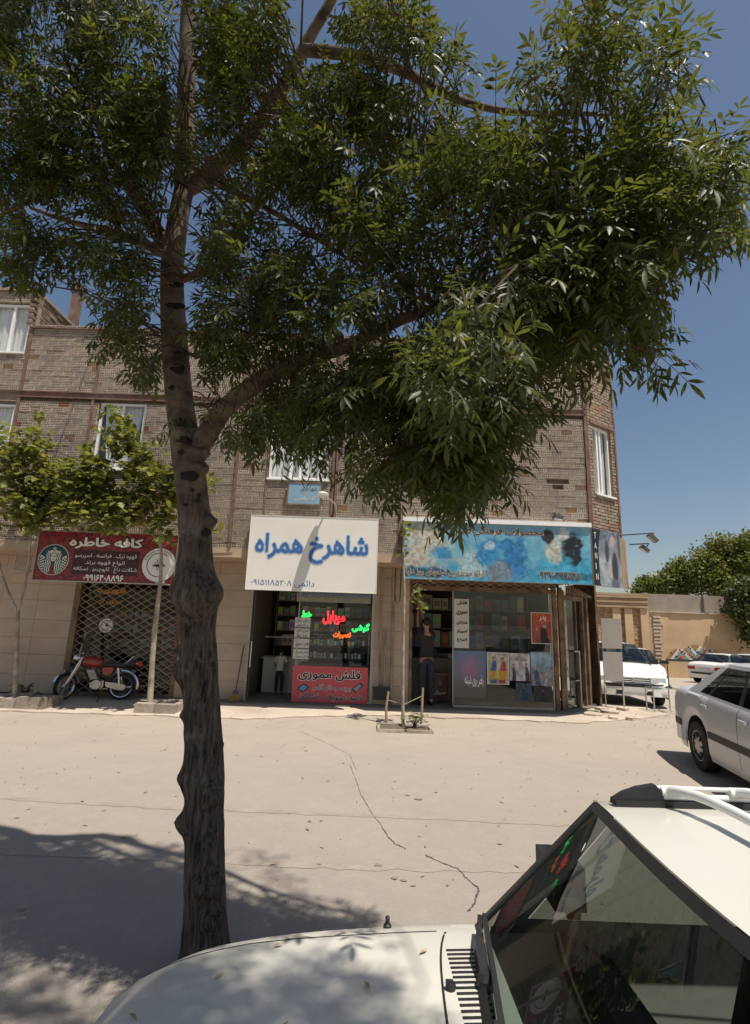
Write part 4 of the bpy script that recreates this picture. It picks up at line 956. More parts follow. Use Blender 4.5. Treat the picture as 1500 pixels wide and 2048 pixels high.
t = sheet('film_poster', 'red film poster with a man in a black suit', 1062, 1225, 1107, 1288, YS, people(lambda u, v: (0.42,0.06+.03*v,0.035), [(0.6,0.66,0.26,(0.02,0.02,0.022),SK),(0.25,0.56,0.15,(0.16,0.09,0.06),SK)], (0.5,0.46,0.4)), 28, 40)
ptext('lettering', 'پدر', 1076, 1229, 1094, 1246, YS-0.002, m_whiteink, t, bold=1.4)
t = sheet('film_poster', 'faded dark blue film poster low in the shop window', 1032, 1366, 1064, 1402, YS, people((0.05,0.08,0.11), [(0.5,0.8,0.25,(0.02,0.05,0.08),(0.1,.09,.09))]), 16, 18)
t = sheet('film_poster', 'nearly black film poster low beside the window post', 1068, 1374, 1105, 1404, YS, people((0.03,0.03,0.035), [(0.5,0.8,0.25,(0.015,0.02,0.025),(0.08,.07,.07))]), 16, 18)
t = sheet('film_poster', 'dark red framed film poster leaning inside the open film shop door', 860, 1347, 899, 1408, G+0.5, people((0.10,0.02,0.02), [(0.5,0.75,0.22,(0.012,0.012,0.014),(0.2,.13,.1))], (0.2,0.16,0.12)), 22, 30)
ptext('lettering', 'سریال', 866, 1378, 892, 1392, G+0.497, m_whiteink, t, bold=0.8)
YP = G+0.006
t = sheet('service_list', 'white strip of service notices on the phone shop window', 588, 1235, 619, 1318, YP, lambda u, v: (0.12,.11,.1) if min(abs(v-k) for k in (0.25,0.5,0.75)) < 0.012 else (0.56,0.54,0.50), 4, 60, 'notice')
for s, y0_, y1_ in (('کابل شارژر', 1237, 1247), ('با گارانتی', 1246, 1256), ('انواع کابل', 1257, 1267), ('AUX', 1267, 1278), ('فلش - مموری', 1281, 1295), ('هندزفری', 1300, 1309), ('شارژر ریموت', 1309, 1317)):
    ptext('lettering', s, 590, y0_, 618, y1_, YP-0.002, m_blackink, t, bold=0.7, res=30)
t = sheet('memory_card_poster', 'red poster with black lettering at the foot of the phone shop window', 584, 1333, 735, 1408, G-0.02, plainfn((0.52,0.085,0.095)), 6, 4)
ptext('lettering', 'فلش مموری', 592, 1336, 726, 1366, G-0.022, m_blackink, t, bold=1.6, outline=m_whiteink, outline_r=1.6)
ptext('lettering', 'برچسب نانو گلس', 622, 1366, 704, 1386, G-0.022, m_blackink, t, bold=0.7, outline=m_whiteink, outline_r=1.8)
ptext('lettering', 'ضد ضربه - نشکن', 592, 1383, 726, 1406, G-0.022, m_blackink, t, bold=1.2, outline=m_whiteink, outline_r=1.3)
fp = Face((0,G-0.022,0),(1,0,0),(0,0,1))
for (pa, pb, pc, pd), cc in ((((593,1378),(606,1385),(619,1374),(607,1366)), (0.1,0.3,0.45)), (((703,1379),(711,1386),(727,1371),(720,1365)), (0.2,0.32,0.36))):
    for sc_, c_ in ((1.0, (0.02,0.03,0.04)), (0.72, cc)):
        cen = [(pa[0]+pc[0])/2, (pa[1]+pc[1])/2]; mb = MB(); V = [onY(cen[0]+(q[0]-cen[0])*sc_, cen[1]+(q[1]-cen[1])*sc_, G-0.0235-(0.001 if sc_ < 1 else 0)) for q in (pa,pb,pc,pd)]
        mb.add(V, [(0,1,2,3)], c_); mb.build('device_picture', m_print, t)
t = sheet('charge_banner', 'blue banner with yellow lettering along the top of the phone shop window', 594, 1186, 742, 1205, G+0.006, lambda u, v: (0.10+.18*(1-v), 0.17+.12*(1-v), 0.26), 12, 6, 'banner')
ptext('lettering', 'یک شارژ ۱۰۰۰۰۰ تومانی هدیه بگیرید', 598, 1188, 739, 1206, G+0.004, pm('yellow_ink', (0.55,0.42,0.1), 0.1, 20, 0.5), t, bold=0.6)
for s, a, col, nm, lb in (('خط', (600,1217,627,1238), (0.02,1.0,0.16), 'green', 'green neon word hanging at the notice strip in the phone shop'), ('موبایل', (642,1216,694,1255), (1.0,0.03,0.05), 'red', 'red neon word hanging in the phone shop window'), ('گوشی', (701,1244,742,1268), (0.02,1.0,0.2), 'green2', 'green neon word hanging beside the right frame of the phone shop'), ('تعمیرات', (664,1260,704,1281), (1.0,0.14,0.015), 'orange', 'orange neon word hanging below the red one')):
    cx_, cy_ = (a[0]+a[2])/2, (a[1]+a[3])/2; c = onY(cx_, cy_, G+0.07)
    t = thing('neon_sign', lb, 'neon sign', (c.x, G+0.07, c.z))
    mk = np.pad(crop(text_mask(s, 44)), 6); tube_ = dilate(mk, 2.2) & ~mk | (dilate(mk, 1.2) & ~mk)
    aa = onY(a[0], cy_, G+0.07); bb = onY(a[2], cy_, G+0.07); tt = onY(cx_, a[1], G+0.07); dd = onY(cx_, a[3], G+0.07)
    mb = MB(); mask_mesh(mb, tube_, Face((0,G+0.07,0),(1,0,0),(0,0,1)), aa.x, dd.z, bb.x-aa.x, tt.z-dd.z, 0.004); mb.build('tube', emit('neon_'+nm, col, 4.0), t)
    mb = MB()
    for xx in (aa.x+0.05, bb.x-0.05): mb.tube([(xx, G+0.074, dd.z+(tt.z-dd.z)*.5), (xx, G+0.074, 2.47)], 0.0015, 5)
    mb.build('hanging_wire', m_black, t)

# ================================================================== cars
def pchip(xs, ys):
    xs = np.array(xs, float); ys = np.array(ys, float); h = np.diff(xs); d = np.diff(ys)/h; m = np.zeros(len(xs))
    m[1:-1] = np.where(d[:-1]*d[1:] > 0, 2*d[:-1]*d[1:]/np.where(np.abs(d[:-1]+d[1:]) < 1e-9, 1e-9, d[:-1]+d[1:]), 0); m[0] = d[0]; m[-1] = d[-1]
    def f(x):
        x = min(max(x, xs[0]), xs[-1]); i = min(len(h)-1, max(0, int(np.searchsorted(xs, x)-1))); t = (x-xs[i])/h[i]
        return float((2*t**3-3*t**2+1)*ys[i] + (t**3-2*t**2+t)*h[i]*m[i] + (-2*t**3+3*t**2)*ys[i+1] + (t**3-t**2)*h[i]*m[i+1])
    return f
def carpaint(name, c, rough=0.28, dust=0.25):
    m, t, b = newmat(name); N = t.nodes; L = t.links; co = N.new('ShaderNodeTexCoord'); nz = N.new('ShaderNodeTexNoise'); nz.inputs['Scale'].default_value = 3.5; nz.inputs['Detail'].default_value = 8; nz.inputs['Roughness'].default_value = 0.7; L.new(co.outputs['Object'], nz.inputs['Vector'])
    r = N.new('ShaderNodeMapRange'); r.inputs[1].default_value = 0.42; r.inputs[2].default_value = 0.75; r.inputs[3].default_value = 0; r.inputs[4].default_value = dust; L.new(nz.outputs[0], r.inputs[0])
    mx = N.new('ShaderNodeMix'); mx.data_type = 'RGBA'; L.new(r.outputs[0], mx.inputs[0]); mx.inputs[6].default_value = lin(c); mx.inputs[7].default_value = (0.40,0.34,0.27,1); L.new(mx.outputs[2], b.inputs['Base Color'])
    r2 = N.new('ShaderNodeMapRange'); r2.inputs[3].default_value = rough; r2.inputs[4].default_value = rough+0.25; L.new(nz.outputs[0], r2.inputs[0]); L.new(r2.outputs[0], b.inputs['Roughness'])
    b.inputs['Coat Weight'].default_value = 0.5; b.inputs['Coat Roughness'].default_value = 0.12; return m
m_tyre = pm('tyre_rubber', (0.022,0.021,0.020), 0.2, 15, 0.85, bump=0.2, bscale=60); m_hub = pm('hubcap_grey', (0.42,0.40,0.37), 0.08, 10, 0.4, metal=0.5)
m_carglass = glassmat('car_glass', (0.36, 0.40, 0.38), 0.02); m_ws = glassmat('windscreen_glass', (0.52, 0.58, 0.56), 0.03)
m_lens = pm('lamp_lens', (0.55,0.55,0.53), 0.1, 30, 0.15, metal=0.3); m_redlens = pm('red_lens', (0.35,0.015,0.012), 0.1, 30, 0.2); m_seat = pm('seat_cloth', (0.07,0.062,0.055), 0.2, 12, 0.9); m_amber = pm('amber_lens', (0.5,0.2,0.05), 0.1, 30, 0.2)
def bil(q, s, t): return q[0].lerp(q[3], s).lerp(q[1].lerp(q[2], s), t)     # quad: base-start, top-start, top-end, base-end
def car(name, label, loc, rotz, paint, D, group=None, detail=False, front=True, rear=True):
    root = thing(name, label, 'car', loc, rotz, group)
    L_ = D['L']; zt, zs, wm = pchip(*D['zt']), pchip(*D['zs']), pchip(*D['wm']); xo0, xo1 = D['open']; xf, xr, wr = D['xf'], D['xr'], D['wr']; ar = wr+0.065
    def section(x):
        w, s_, t_ = wm(x), zs(x), zt(x); zb = 0.20 + 0.14*max(0, 1-x/0.25) + 0.14*max(0, 1-(L_-x)/0.3)
        for xc in (xf, xr):
            if abs(x-xc) < ar: zb = max(zb, wr + math.sqrt(ar*ar-(x-xc)**2))
        zb = min(zb, s_-0.05); k = s_-zb
        return [(w-0.035, zb), (w-0.012, zb+0.12*k), (w, zb+0.45*k), (w-0.004, zb+0.75*k), (w-0.022, zb+0.93*k), (w-0.055, s_), (w-0.10, s_+0.3*(t_-s_)), (w*0.8, s_+0.62*(t_-s_)), (w*0.55, s_+0.85*(t_-s_)), (w*0.28, s_+0.965*(t_-s_)), (0, t_)]
    st = sorted(set([0, 0.03, 0.07, 0.12] + list(np.arange(0.18, L_-0.1, 0.05 if not detail else 0.035)) + [xf-ar, xf+ar, xr-ar, xr+ar, xf-ar+.01, xf+ar-.01, xr-ar+.01, xr+ar-.01, xo0, xo1, L_-0.1, L_-0.05, L_-0.02, L_]))
    mb = MB(); secs = [section(x) for x in st]; n = len(secs[0])
    V = []
    for x, sc_ in zip(st, secs): V += [(x, y, z) for y, z in sc_] + [(x, -y, z) for y, z in sc_]
    Fq = []
    for i in range(len(st)-1):
        op = st[i] >= xo0-1e-6 and st[i+1] <= xo1+1e-6
        for k in range(n-1):
            if op and k >= 5: continue
            a, b = i*2*n+k, (i+1)*2*n+k; Fq += [(a, b, b+1, a+1), (a+n, a+n+1, b+n+1, b+n)]
    for i, flip in ((0, 0), (len(st)-1, 1)):
        o_ = i*2*n
        for k in range(n-1): Fq.append((o_+k, o_+k+1, o_+n+k+1, o_+n+k))
    mb.add(V, Fq); body = mb.build('body', paint, root, True, smooth=38)
    def surf(x, y, lift=0.0):
        sc_ = section(x); ys_ = [p[0] for p in sc_[5:]][::-1]; z_ = [p[1] for p in sc_[5:]][::-1]
        return Vector((x, y, float(np.interp(abs(y), ys_, z_)) + lift))
    # greenhouse
    gh = D['gh']; w0 = wm(xo0)-0.062; w1 = wm(xo1)-0.062; yr = gh['yr']; zr = gh['zr']
    corner = {}
    for s in (1, -1):
        corner[s] = [Vector((gh['xa0'], s*w0, zs(gh['xa0'])+0.002)), Vector((gh['xa1'], s*yr, zr)), Vector((gh['xc1'], s*(yr-0.02), zr-0.01)), Vector((gh['xc0'], s*w1, zs(gh['xc0'])+0.002))]
    frame = MB(); black = MB()
    S = gh['s']; T = [0, 0.07, 0.9, 1.0]; panes = []
    for s in (1, -1):
        q = corner[s]
        for i in range(len(S)-1):
            for j in range(3):
                P4 = [bil(q, S[i], T[j]), bil(q, S[i+1], T[j]), bil(q, S[i+1], T[j+1]), bil(q, S[i], T[j+1])]
                if s < 0: P4 = P4[::-1]
                if j == 1 and i in gh['win']: panes.append((P4, s))
                elif j == 1 and i in gh['bp']: black.add(P4, [(0,1,2,3)])
                else: frame.add(P4, [(0,1,2,3)])
    # roof
    nr, nc = 10, 10; V = []
    for i in range(nr+1):
        t = i/nr; x = gh['xa1']*(1-t)+gh['xc1']*t; yw = yr-0.02*t; zc = zr-0.01*t
        for k in range(nc+1):
            u_ = -1+2*k/nc; V.append((x - gh['bow']*.7*(1-u_*u_)*max(0,1-t*1.6) + gh['bow']*.35*(1-u_*u_)*max(0,t*1.6-.6), u_*yw, zc + gh['crown']*(1-u_**4)*(0.55+0.45*math.sin(math.pi*min(1, max(0, t)))) ))
    frame.add(V, [(i*(nc+1)+k, (i+1)*(nc+1)+k, (i+1)*(nc+1)+k+1, i*(nc+1)+k+1) for i in range(nr) for k in range(nc)])
    rooftop = V
    fr_ = frame.build('roof', paint, root, True, smooth=35)
    # windscreens: curved pane in a black gasket
    def screen(base, top, bow, pname, pmat):
        g = MB(); p = MB(); N_ = 10; rows = 5
        def pt(u_, t, off=0.0):
            b = Vector((base[0] + bow*(1-(2*u_-1)**2), (2*u_-1)*base[1], base[2] + base[3]*(1-(2*u_-1)**4))); a = Vector((top[0] + bow*0.7*(1-(2*u_-1)**2), (2*u_-1)*top[1], top[2] + top[3]*(1-(2*u_-1)**4)))
            v_ = b.lerp(a, t); return v_ + Vector((-1 if bow < 0 else 1, 0, 0.5))*off
        us = [0, 0.03]+[0.03+0.94*k/N_ for k in range(1, N_+1)]+[1]; ts_ = [0, 0.05]+[0.05+0.90*k/rows for k in range(1, rows+1)]+[1]
        for i in range(len(us)-1):
            for j in range(len(ts_)-1):
                edge_ = i in (0, len(us)-2) or j in (0, len(ts_)-2); o_ = 0.006 if edge_ else 0
                P4 = [pt(us[i],ts_[j],o_), pt(us[i+1],ts_[j],o_), pt(us[i+1],ts_[j+1],o_), pt(us[i],ts_[j+1],o_)]; (g if edge_ else p).add(P4, [(0,1,2,3)])
        gk = g.build('gasket', m_black, root, True, smooth=60); p.build(pname, pmat, gk, True, smooth=80); return pt
    ws = screen((gh['xa0'], w0, zs(gh['xa0']), max(0.005, zt(xo0)-zs(xo0)-0.005)), (gh['xa1'], yr, zr-0.003, gh['crown']*0.55), -gh['bow'], 'windscreen', m_ws)
    screen((gh['xc0'], w1, zs(gh['xc0']), max(0.005, zt(xo1)-zs(xo1)-0.005)), (gh['xc1'], yr-0.02, zr-0.014, gh['crown']*0.5), gh['bow']*0.5, 'rear_screen', m_carglass)
    for P4, s in panes:
        c = sum(P4, Vector())/4; p = MB(); p.add([v + Vector((0,-0.006*s,0)) for v in P4], [(0,1,2,3)]); p.build('side_window', m_carglass, fr_, True)
    for f_ in black.f:
        p = MB(); p.add([black.v[i] for i in f_], [(0,1,2,3)]); p.build('door_pillar', m_black, fr_, True)
    # cabin: floor tub, dashboard, seats
    mb = MB(); mb.box(xo0-0.1, xo1, -w0+0.06, w0-0.06, 0.24, 0.34); mb.box(xo0-0.12, xo0-0.08, -w0+0.05, w0-0.05, 0.34, zs(xo0)-0.03); mb.box(xo1-0.03, xo1+0.0, -w1+0.05, w1-0.05, 0.34, zs(xo1)-0.02)
    mb.build('cabin_floor', m_dark, root, True)
    mb = MB(); mb.prism([(xo0-0.05, zs(xo0)-0.06), (xo0-0.05, zt(xo0)-0.03), (xo0+0.22, zt(xo0)-0.02), (xo0+0.36, zt(xo0)-0.08), (xo0+0.38, zs(xo0)-0.28), (xo0+0.2, zs(xo0)-0.32)], 'y', -w0+0.08, w0-0.08); mb.build('dashboard', m_black, root, True)
    for xx, yy_, ww in ((gh['xa1']+0.22, 0.36, 0.25), (gh['xa1']+0.22, -0.36, 0.25), (gh['xc1']-0.12, 0, 0.6)):
        s_ = MB(); s_.prism([(xx-0.38,0.36),(xx-0.40,0.50),(xx+0.0,0.46),(xx+0.18,1.0),(xx+0.24,1.02),(xx+0.29,0.98),(xx+0.16,0.36)], 'y', yy_-ww, yy_+ww); s_.box(xx+0.20, xx+0.27, yy_-0.12, yy_+0.12, 1.03, 1.18); s_.build('seat', m_seat, root, True, smooth=40)
    s_ = MB(); c_ = Vector((xo0+0.47, -0.36, zs(xo0)+0.0)); ring = [c_ + Vector((0.06*math.cos(a), 0.18*math.sin(a), 0.17*math.cos(a))) for a in [2*math.pi*k/20 for k in range(21)]]; s_.tube(ring, 0.013, 6, caps=False); s_.bar(c_+Vector((0,-.17,0)), c_+Vector((0,.17,0)), 0.03, 0.02); s_.build('steering_wheel', m_black, root, True, smooth=60)
    # wheels
    ww_ = wm(xf)-0.02
    for xx in (xf, xr):
        for s in (1, -1):
            t_ = MB(); r = wr; y0 = s*ww_
            t_.lathe([(r*0.62, y0-s*0.19), (r*0.95, y0-s*0.185), (r, y0-s*0.16), (r, y0-s*0.04), (r*0.95, y0-s*0.008), (r*0.66, y0-s*0.0), (r*0.60, y0-s*0.012)], (xx,0,r), 'y', 28); wh = t_.build('wheel', m_tyre, root, True, smooth=40)
            h_ = MB(); h_.lathe([(r*0.62, y0-s*0.03), (r*0.60, y0-s*0.010), (r*0.5, y0-s*0.018), (r*0.25, y0-s*0.004), (0.0, y0-s*0.0)], (xx,0,r), 'y', 28); rim = h_.build('hubcap', m_hub, wh, True, smooth=40)
            k_ = MB()
            for a in range(8):
                th = 2*math.pi*a/8; c_ = Vector((xx+r*0.40*math.cos(th), y0+s*0.0005, r+r*0.40*math.sin(th))); e_ = Vector((math.cos(th),0,math.sin(th))); f_ = Vector((-math.sin(th),0,math.cos(th)))
                k_.obox(c_, e_*r*0.09, f_*r*0.035, Vector((0,0.006,0)))
            tag(k_.build('hub_slots', m_black, wh, True), kind='stuff')
            a_ = MB(); yy0, yy1 = sorted((s*(ww_-0.24), s*(ww_-0.03))); V = []
            for yv in (yy0, yy1):
                for k in range(15):
                    th = math.pi*k/14; V.append((xx+ar*0.99*math.cos(th), yv, wr+ar*0.99*math.sin(th)))
            in_ = 0 if s > 0 else 15
            a_.add(V, [(k, k+1, 15+k+1, 15+k) for k in range(14)] + [tuple(range(in_, in_+15))]); a_.build('wheel_arch', m_dark, root, True)
    # bumpers wrapped round both ends
    for end in (0, 1):
        X = lambda d: d if end == 0 else L_-d
        path = [(0.42, wm(X(0.42))+0.012), (0.22, wm(X(0.22))+0.016), (0.08, wm(X(0.08))+0.0), (0.0, wm(X(0.0))*0.86), (-0.05, wm(X(0))*0.5), (-0.06, 0)]
        path = path + [(d, -y) for d, y in path[-2::-1]]
        for nm, z0, z1, of, mt in (('bumper', 0.28, 0.47, 0.0, D.get('bumper', paint)), ('bumper_strip', 0.471, 0.545, 0.008, m_black)):
            mb = MB(); V = []
            for d, y in path:
                o_ = of; V += [(X(d-o_), y*(1+o_*0.6), z0), (X(d-o_), y*(1+o_*0.6), z1), (X(d+0.09), y*0.86, z1), (X(d+0.09), y*0.86, z0)]
            Fq = []
            for i in range(len(path)-1):
                for k in range(4): Fq.append((i*4+k, i*4+(k+1)%4, (i+1)*4+(k+1)%4, (i+1)*4+k))
            Fq += [(0,1,2,3), tuple(len(V)-4+k for k in (3,2,1,0))]; mb.add(V, Fq); mb.build(nm, mt, root, True, smooth=30)
        mb = MB(); zc = 0.42; xx = X(-0.066) ; mb.box(min(xx, X(-0.072)), max(xx, X(-0.072)), -0.26, 0.26, zc-0.055, zc+0.055) if end == 0 else mb.box(min(X(-0.004), X(-0.012)), max(X(-0.004), X(-0.012)), -0.26, 0.26, 0.68, 0.79); mb.build('number_plate', pm('plate_blank', (0.55,0.55,0.54), 0.05, 20, 0.5), root, True)
    z_h = D['lamp_z']
    for s in (1, -1):
        mb = MB(); V = [(0.0, s*0.36, z_h), (-0.012, s*0.36, z_h-0.13), (0.045, s*(wm(0.03)-0.02), z_h-0.13), (0.06, s*(wm(0.03)-0.02), z_h-0.005), (0.22, s*0.36, z_h+0.0), (0.2, s*0.36, z_h-0.13), (0.24, s*(wm(.2)-0.06), z_h-0.13), (0.24, s*(wm(.2)-0.06), z_h-.005)]
        mb.add(V, [(0,1,2,3),(0,3,7,4),(1,5,6,2),(2,6,7,3)]); mb.build('headlight', m_lens, root, True)
        mb = MB(); mb.box(L_-0.10, L_+0.012, min(s*0.42, s*(wm(L_-0.03)-0.01)), max(s*0.42, s*(wm(L_-0.03)-0.01)), 0.66, 0.80); mb.build('tail_light', m_redlens, root, True)
        mb = MB(); mb.obox((gh['xa0']+0.30, s*(w0+0.12), zs(gh['xa0'])+0.09), (0.05,0,0), (0,0.09,0.0), (0,0,0.06)); mb.bar((gh['xa0']+0.30, s*(w0), zs(gh['xa0'])+0.04), (gh['xa0']+0.30, s*(w0+0.08), zs(gh['xa0'])+0.07), 0.04); mb.build('door_mirror', m_black if not D.get('mirror') else paint, root, True)
        mb = MB(); x0_, x1_ = xf+ar+0.05, xr-ar-0.05
        mb.box(x0_, x1_, min(s*(wm(2)-0.004), s*(wm(2)+0.012)), max(s*(wm(2)-0.004), s*(wm(2)+0.012)), 0.47, 0.545); mb.build('side_strip', m_black, root, True)
        for xx in D['doors']:
            mb = MB(); pts = [(xx, s*(section(xx)[k][0]+0.0012), section(xx)[k][1]) for k in range(1, 6)]
            for a, b in zip(pts[:-1], pts[1:]): mb.add([(a[0]-.004,a[1],a[2]),(a[0]+.004,a[1],a[2]),(b[0]+.004,b[1],b[2]),(b[0]-.004,b[1],b[2])], [(0,1,2,3)])
            mb.build('door_seam', m_black, root, True)
        for xx in D['handles']:
            mb = MB(); mb.box(xx, xx+0.15, min(s*(wm(xx)-0.01), s*(wm(xx)+0.016)), max(s*(wm(xx)-0.01), s*(wm(xx)+0.016)), zs(xx)-0.13, zs(xx)-0.095); mb.build('door_handle', paint, root, True)
    mb = MB()
    for k in range(3): mb.box(-0.012, 0.03, -0.34, 0.34, z_h-0.115+k*0.045, z_h-0.095+k*0.045)
    mb.build('grille', paint if not D.get('blackgrille') else m_black, root, True)
    mb = MB(); mb.box(0.0, 0.04, -0.35, 0.35, z_h-0.13, z_h-0.0); mb.box(-0.053, 0.0, -0.38, 0.38, 0.31, 0.40); mb.build('grille_recess', m_black, root, True)
    mb = MB(); mb.lathe([(0.0,-0.022),(0.045,-0.018),(0.05,-0.010)], (0,0,z_h-0.06), 'x', 14); mb.build('badge', m_chrome, root, True)
    return root, surf, ws, rooftop
SEDAN = dict(L=4.40, zt=([0,.06,.2,.6,1.05,1.35,3.72,4.0,4.25,4.36,4.4],[.56,.69,.76,.84,.915,.945,1.03,1.02,1.0,.96,.88]), zs=([0,.06,.2,.6,1.35,2.5,3.72,4.2,4.36,4.4],[.50,.60,.68,.77,.87,.915,.945,.93,.88,.80]),
    wm=([0,.05,.15,.4,1,2.2,3.4,4.0,4.25,4.36,4.4],[.66,.75,.80,.835,.85,.855,.85,.83,.80,.76,.70]), open=(1.35, 3.72), xf=.87, xr=3.54, wr=.30,
    gh=dict(xa0=1.30, xa1=2.02, xc1=3.12, xc0=3.80, yr=.60, zr=1.355, crown=.045, bow=.10, s=[0,.10,.44,.48,.76,.79,.88,1.0], win=(1,3,5), bp=(2,4)), lamp_z=.69, doors=(1.42, 2.42, 3.30), handles=(2.20, 3.12))
PRIDE = dict(L=3.57, zt=([0,.04,.10,.20,.4,.7,1.14,3.35,3.5,3.55,3.57],[.56,.74,.85,.915,.96,.988,1.015,1.05,1.0,.92,.8]), zs=([0,.04,.10,.20,.4,.7,1.14,2.2,3.35,3.5,3.57],[.50,.66,.775,.85,.905,.94,.965,.975,.97,.93,.78]),
    wm=([0,.05,.14,.35,.8,1.6,2.6,3.2,3.45,3.54,3.57],[.60,.68,.735,.78,.80,.805,.80,.785,.76,.72,.66]), open=(1.14, 3.34), xf=.70, xr=2.995, wr=.27,
    gh=dict(xa0=1.13, xa1=1.455, xc1=2.95, xc0=3.36, yr=.60, zr=1.365, crown=.045, bow=.085, s=[0,.06,.46,.50,.93,1.0], win=(1,3), bp=(2,)), lamp_z=.70, doors=(1.18, 2.12, 2.75), handles=(1.95, 2.62), blackgrille=True)
def heading(h): h = Vector(h).normalized(); return math.atan2(-h.y, -h.x)
white_paint = carpaint('white_car_paint', (0.74,0.72,0.67), 0.3, 0.12); silver_paint = carpaint('silver_car_paint', (0.50,0.50,0.49), 0.28, 0.15)
hatch, hsurf, hws, hroof = car('hatchback_car', 'white hatchback with a roof rack parked beside the tree trunk', (-0.78, 1.03, -0.13), 0.0, carpaint('cream_white_paint', (0.55,0.53,0.465), 0.42, 0.18), PRIDE, detail=True)
car('saloon_car', 'silver saloon car with a black side strip standing on the open road', (4.43, 3.37, 0.0), heading((-.177,-.984)), silver_paint, SEDAN)
car('saloon_car', 'white saloon car facing the street behind the two grey boards', (6.0, 12.1, -0.02), heading((-.215,-.977)), white_paint, SEDAN)
car('saloon_car', 'white car mostly hidden behind the white saloon facing the street', (9.55, 18.6, gz(20)), heading((-.34,-.94)), white_paint, SEDAN)
car('saloon_car', 'white saloon car parked nose to the wall below the tile mural', (19.45, 27.45, gz(26)), heading((.83,.56)), white_paint, SEDAN)
car('saloon_car', 'white saloon car parked alongside the one by the tile mural', (19.3, 25.15, gz(24)), heading((.83,.56)), white_paint, SEDAN)
# ---- details of the near hatchback: bonnet shut lines, cowl slots, wipers, washer jets, roof rack
def seam(name, pts, w=0.0035):
    mb = MB(); V = []
    for i, p in enumerate(pts):
        d = pts[min(i+1,len(pts)-1)]-pts[max(i-1,0)]; q = Vector((-d.y, d.x, 0)).normalized()*w; V += [p+q, p-q]
    mb.add(V, [(2*i, 2*i+1, 2*i+3, 2*i+2) for i in range(len(pts)-1)]); return mb.build(name, m_black, hatch, True)
for s in (1, -1): seam('bonnet_seam', [hsurf(0.10+0.9*k/30, s*(0.60+0.07*min(1, k/12)), 0.0012) for k in range(31)], 0.002)
seam('cowl_seam', [hsurf(1.0 - 0.03*(1-(2*k/40-1)**2) + 0.025*abs(2*k/40-1)**8, -0.66+1.32*k/40, 0.0014) for k in range(41)], 0.0028)
mb = MB(); sl = MB()
for k in range(58):
    y = -0.56 + k*1.12/57
    a, b = hsurf(1.012, y, 0.0016), hsurf(1.085, y, 0.0016)
    mb.add([a+Vector((0,-.0042,0)), b+Vector((0,-.0042,0)), b+Vector((0,.0042,0)), a+Vector((0,.0042,0))], [(0,1,2,3)])
tag(mb.build('cowl_slots', m_black, hatch, True), kind='stuff')
for (x, y) in ((1.0, 0.40), (1.02, 0.22), (1.0, -0.3)):
    mb = MB(); p = hsurf(x, y, 0); mb.lathe([(0.012,0),(0.013,0.008),(0.009,0.016),(0.0,0.017)], p, 'z', 10); mb.box(p.x-0.012, p.x+0.006, p.y-0.006, p.y+0.006, p.z+0.008, p.z+0.018); mb.build('washer_jet', m_black, hatch, True)
p = hsurf(0.86, 0.735, 0); mb = MB(); mb.lathe([(0.012,-0.01),(0.012,0.008),(0.007,0.012),(0.006,0.022),(0.007,0.028),(0.004,0.031),(0,0.031)], p, 'z', 12); mb.build('aerial_base', m_black, hatch, True, smooth=40)
for y0, y1 in ((0.40, 0.64), (-0.28, 0.20)):
    mb = MB(); a = hsurf(1.085, y0, 0.022); b = hws((y1/0.74+1)/2, 0.12, 0.03)
    mb.lathe([(0.022,-0.03),(0.022,0.0),(0.014,0.012),(0,0.012)], a, 'z', 12); mb.bar(a, a.lerp(b, 0.5)+Vector((-.012,0,.012)), 0.022, 0.014); mb.bar(a.lerp(b, .5)+Vector((-.012,0,.012)), b, 0.014, 0.01)
    wa = mb.build('wiper_arm', m_black, hatch, True)
    mb = MB(); c0 = hws((y0-0.28)/0.74/2+.5, 0.10, 0.018) if y0 > 0 else hws((-0.60)/0.74/2+.5, 0.10, 0.018); c1 = hws((0.66 if y0 > 0 else 0.10)/0.74/2+.5, 0.12, 0.018)
    mb.bar(c0, c1, 0.012, 0.018); mb.build('wiper_blade', m_black, wa, True)
mb = MB()
for (x, y, a) in ((.55,.62,.3),(.62,.30,1.2),(.80,.42,2.2),(.42,.50,.9),(.90,.15,2.8),(.35,.20,.2),(.70,.10,1.7),(.25,.40,2.5),(.95,.55,.6)):
    p = hsurf(x, y, .004); c_, s_ = math.cos(a)*.016, math.sin(a)*.016; mb.add([p+Vector((-c_,-s_,0)), p+Vector((s_*.35,-c_*.35,.004)), p+Vector((c_,s_,.002)), p+Vector((-s_*.35,c_*.35,.004))], [(0,1,2,3)])
mb.v = [(v[0]-.78, v[1]+1.03, v[2]-.13) for v in mb.v]
tag(mb.build('fallen_leaves', m_litter), 'dry leaf scraps lying on the hatchback bonnet', 'leaf litter', kind='stuff')
rack = thing('roof_rack', 'white tubular roof rack with black end fins on the hatchback', 'roof rack', (-0.78, 1.03, -0.13))
m_rackw = pm('rack_white', (0.72,0.71,0.68), 0.05, 8, 0.35)
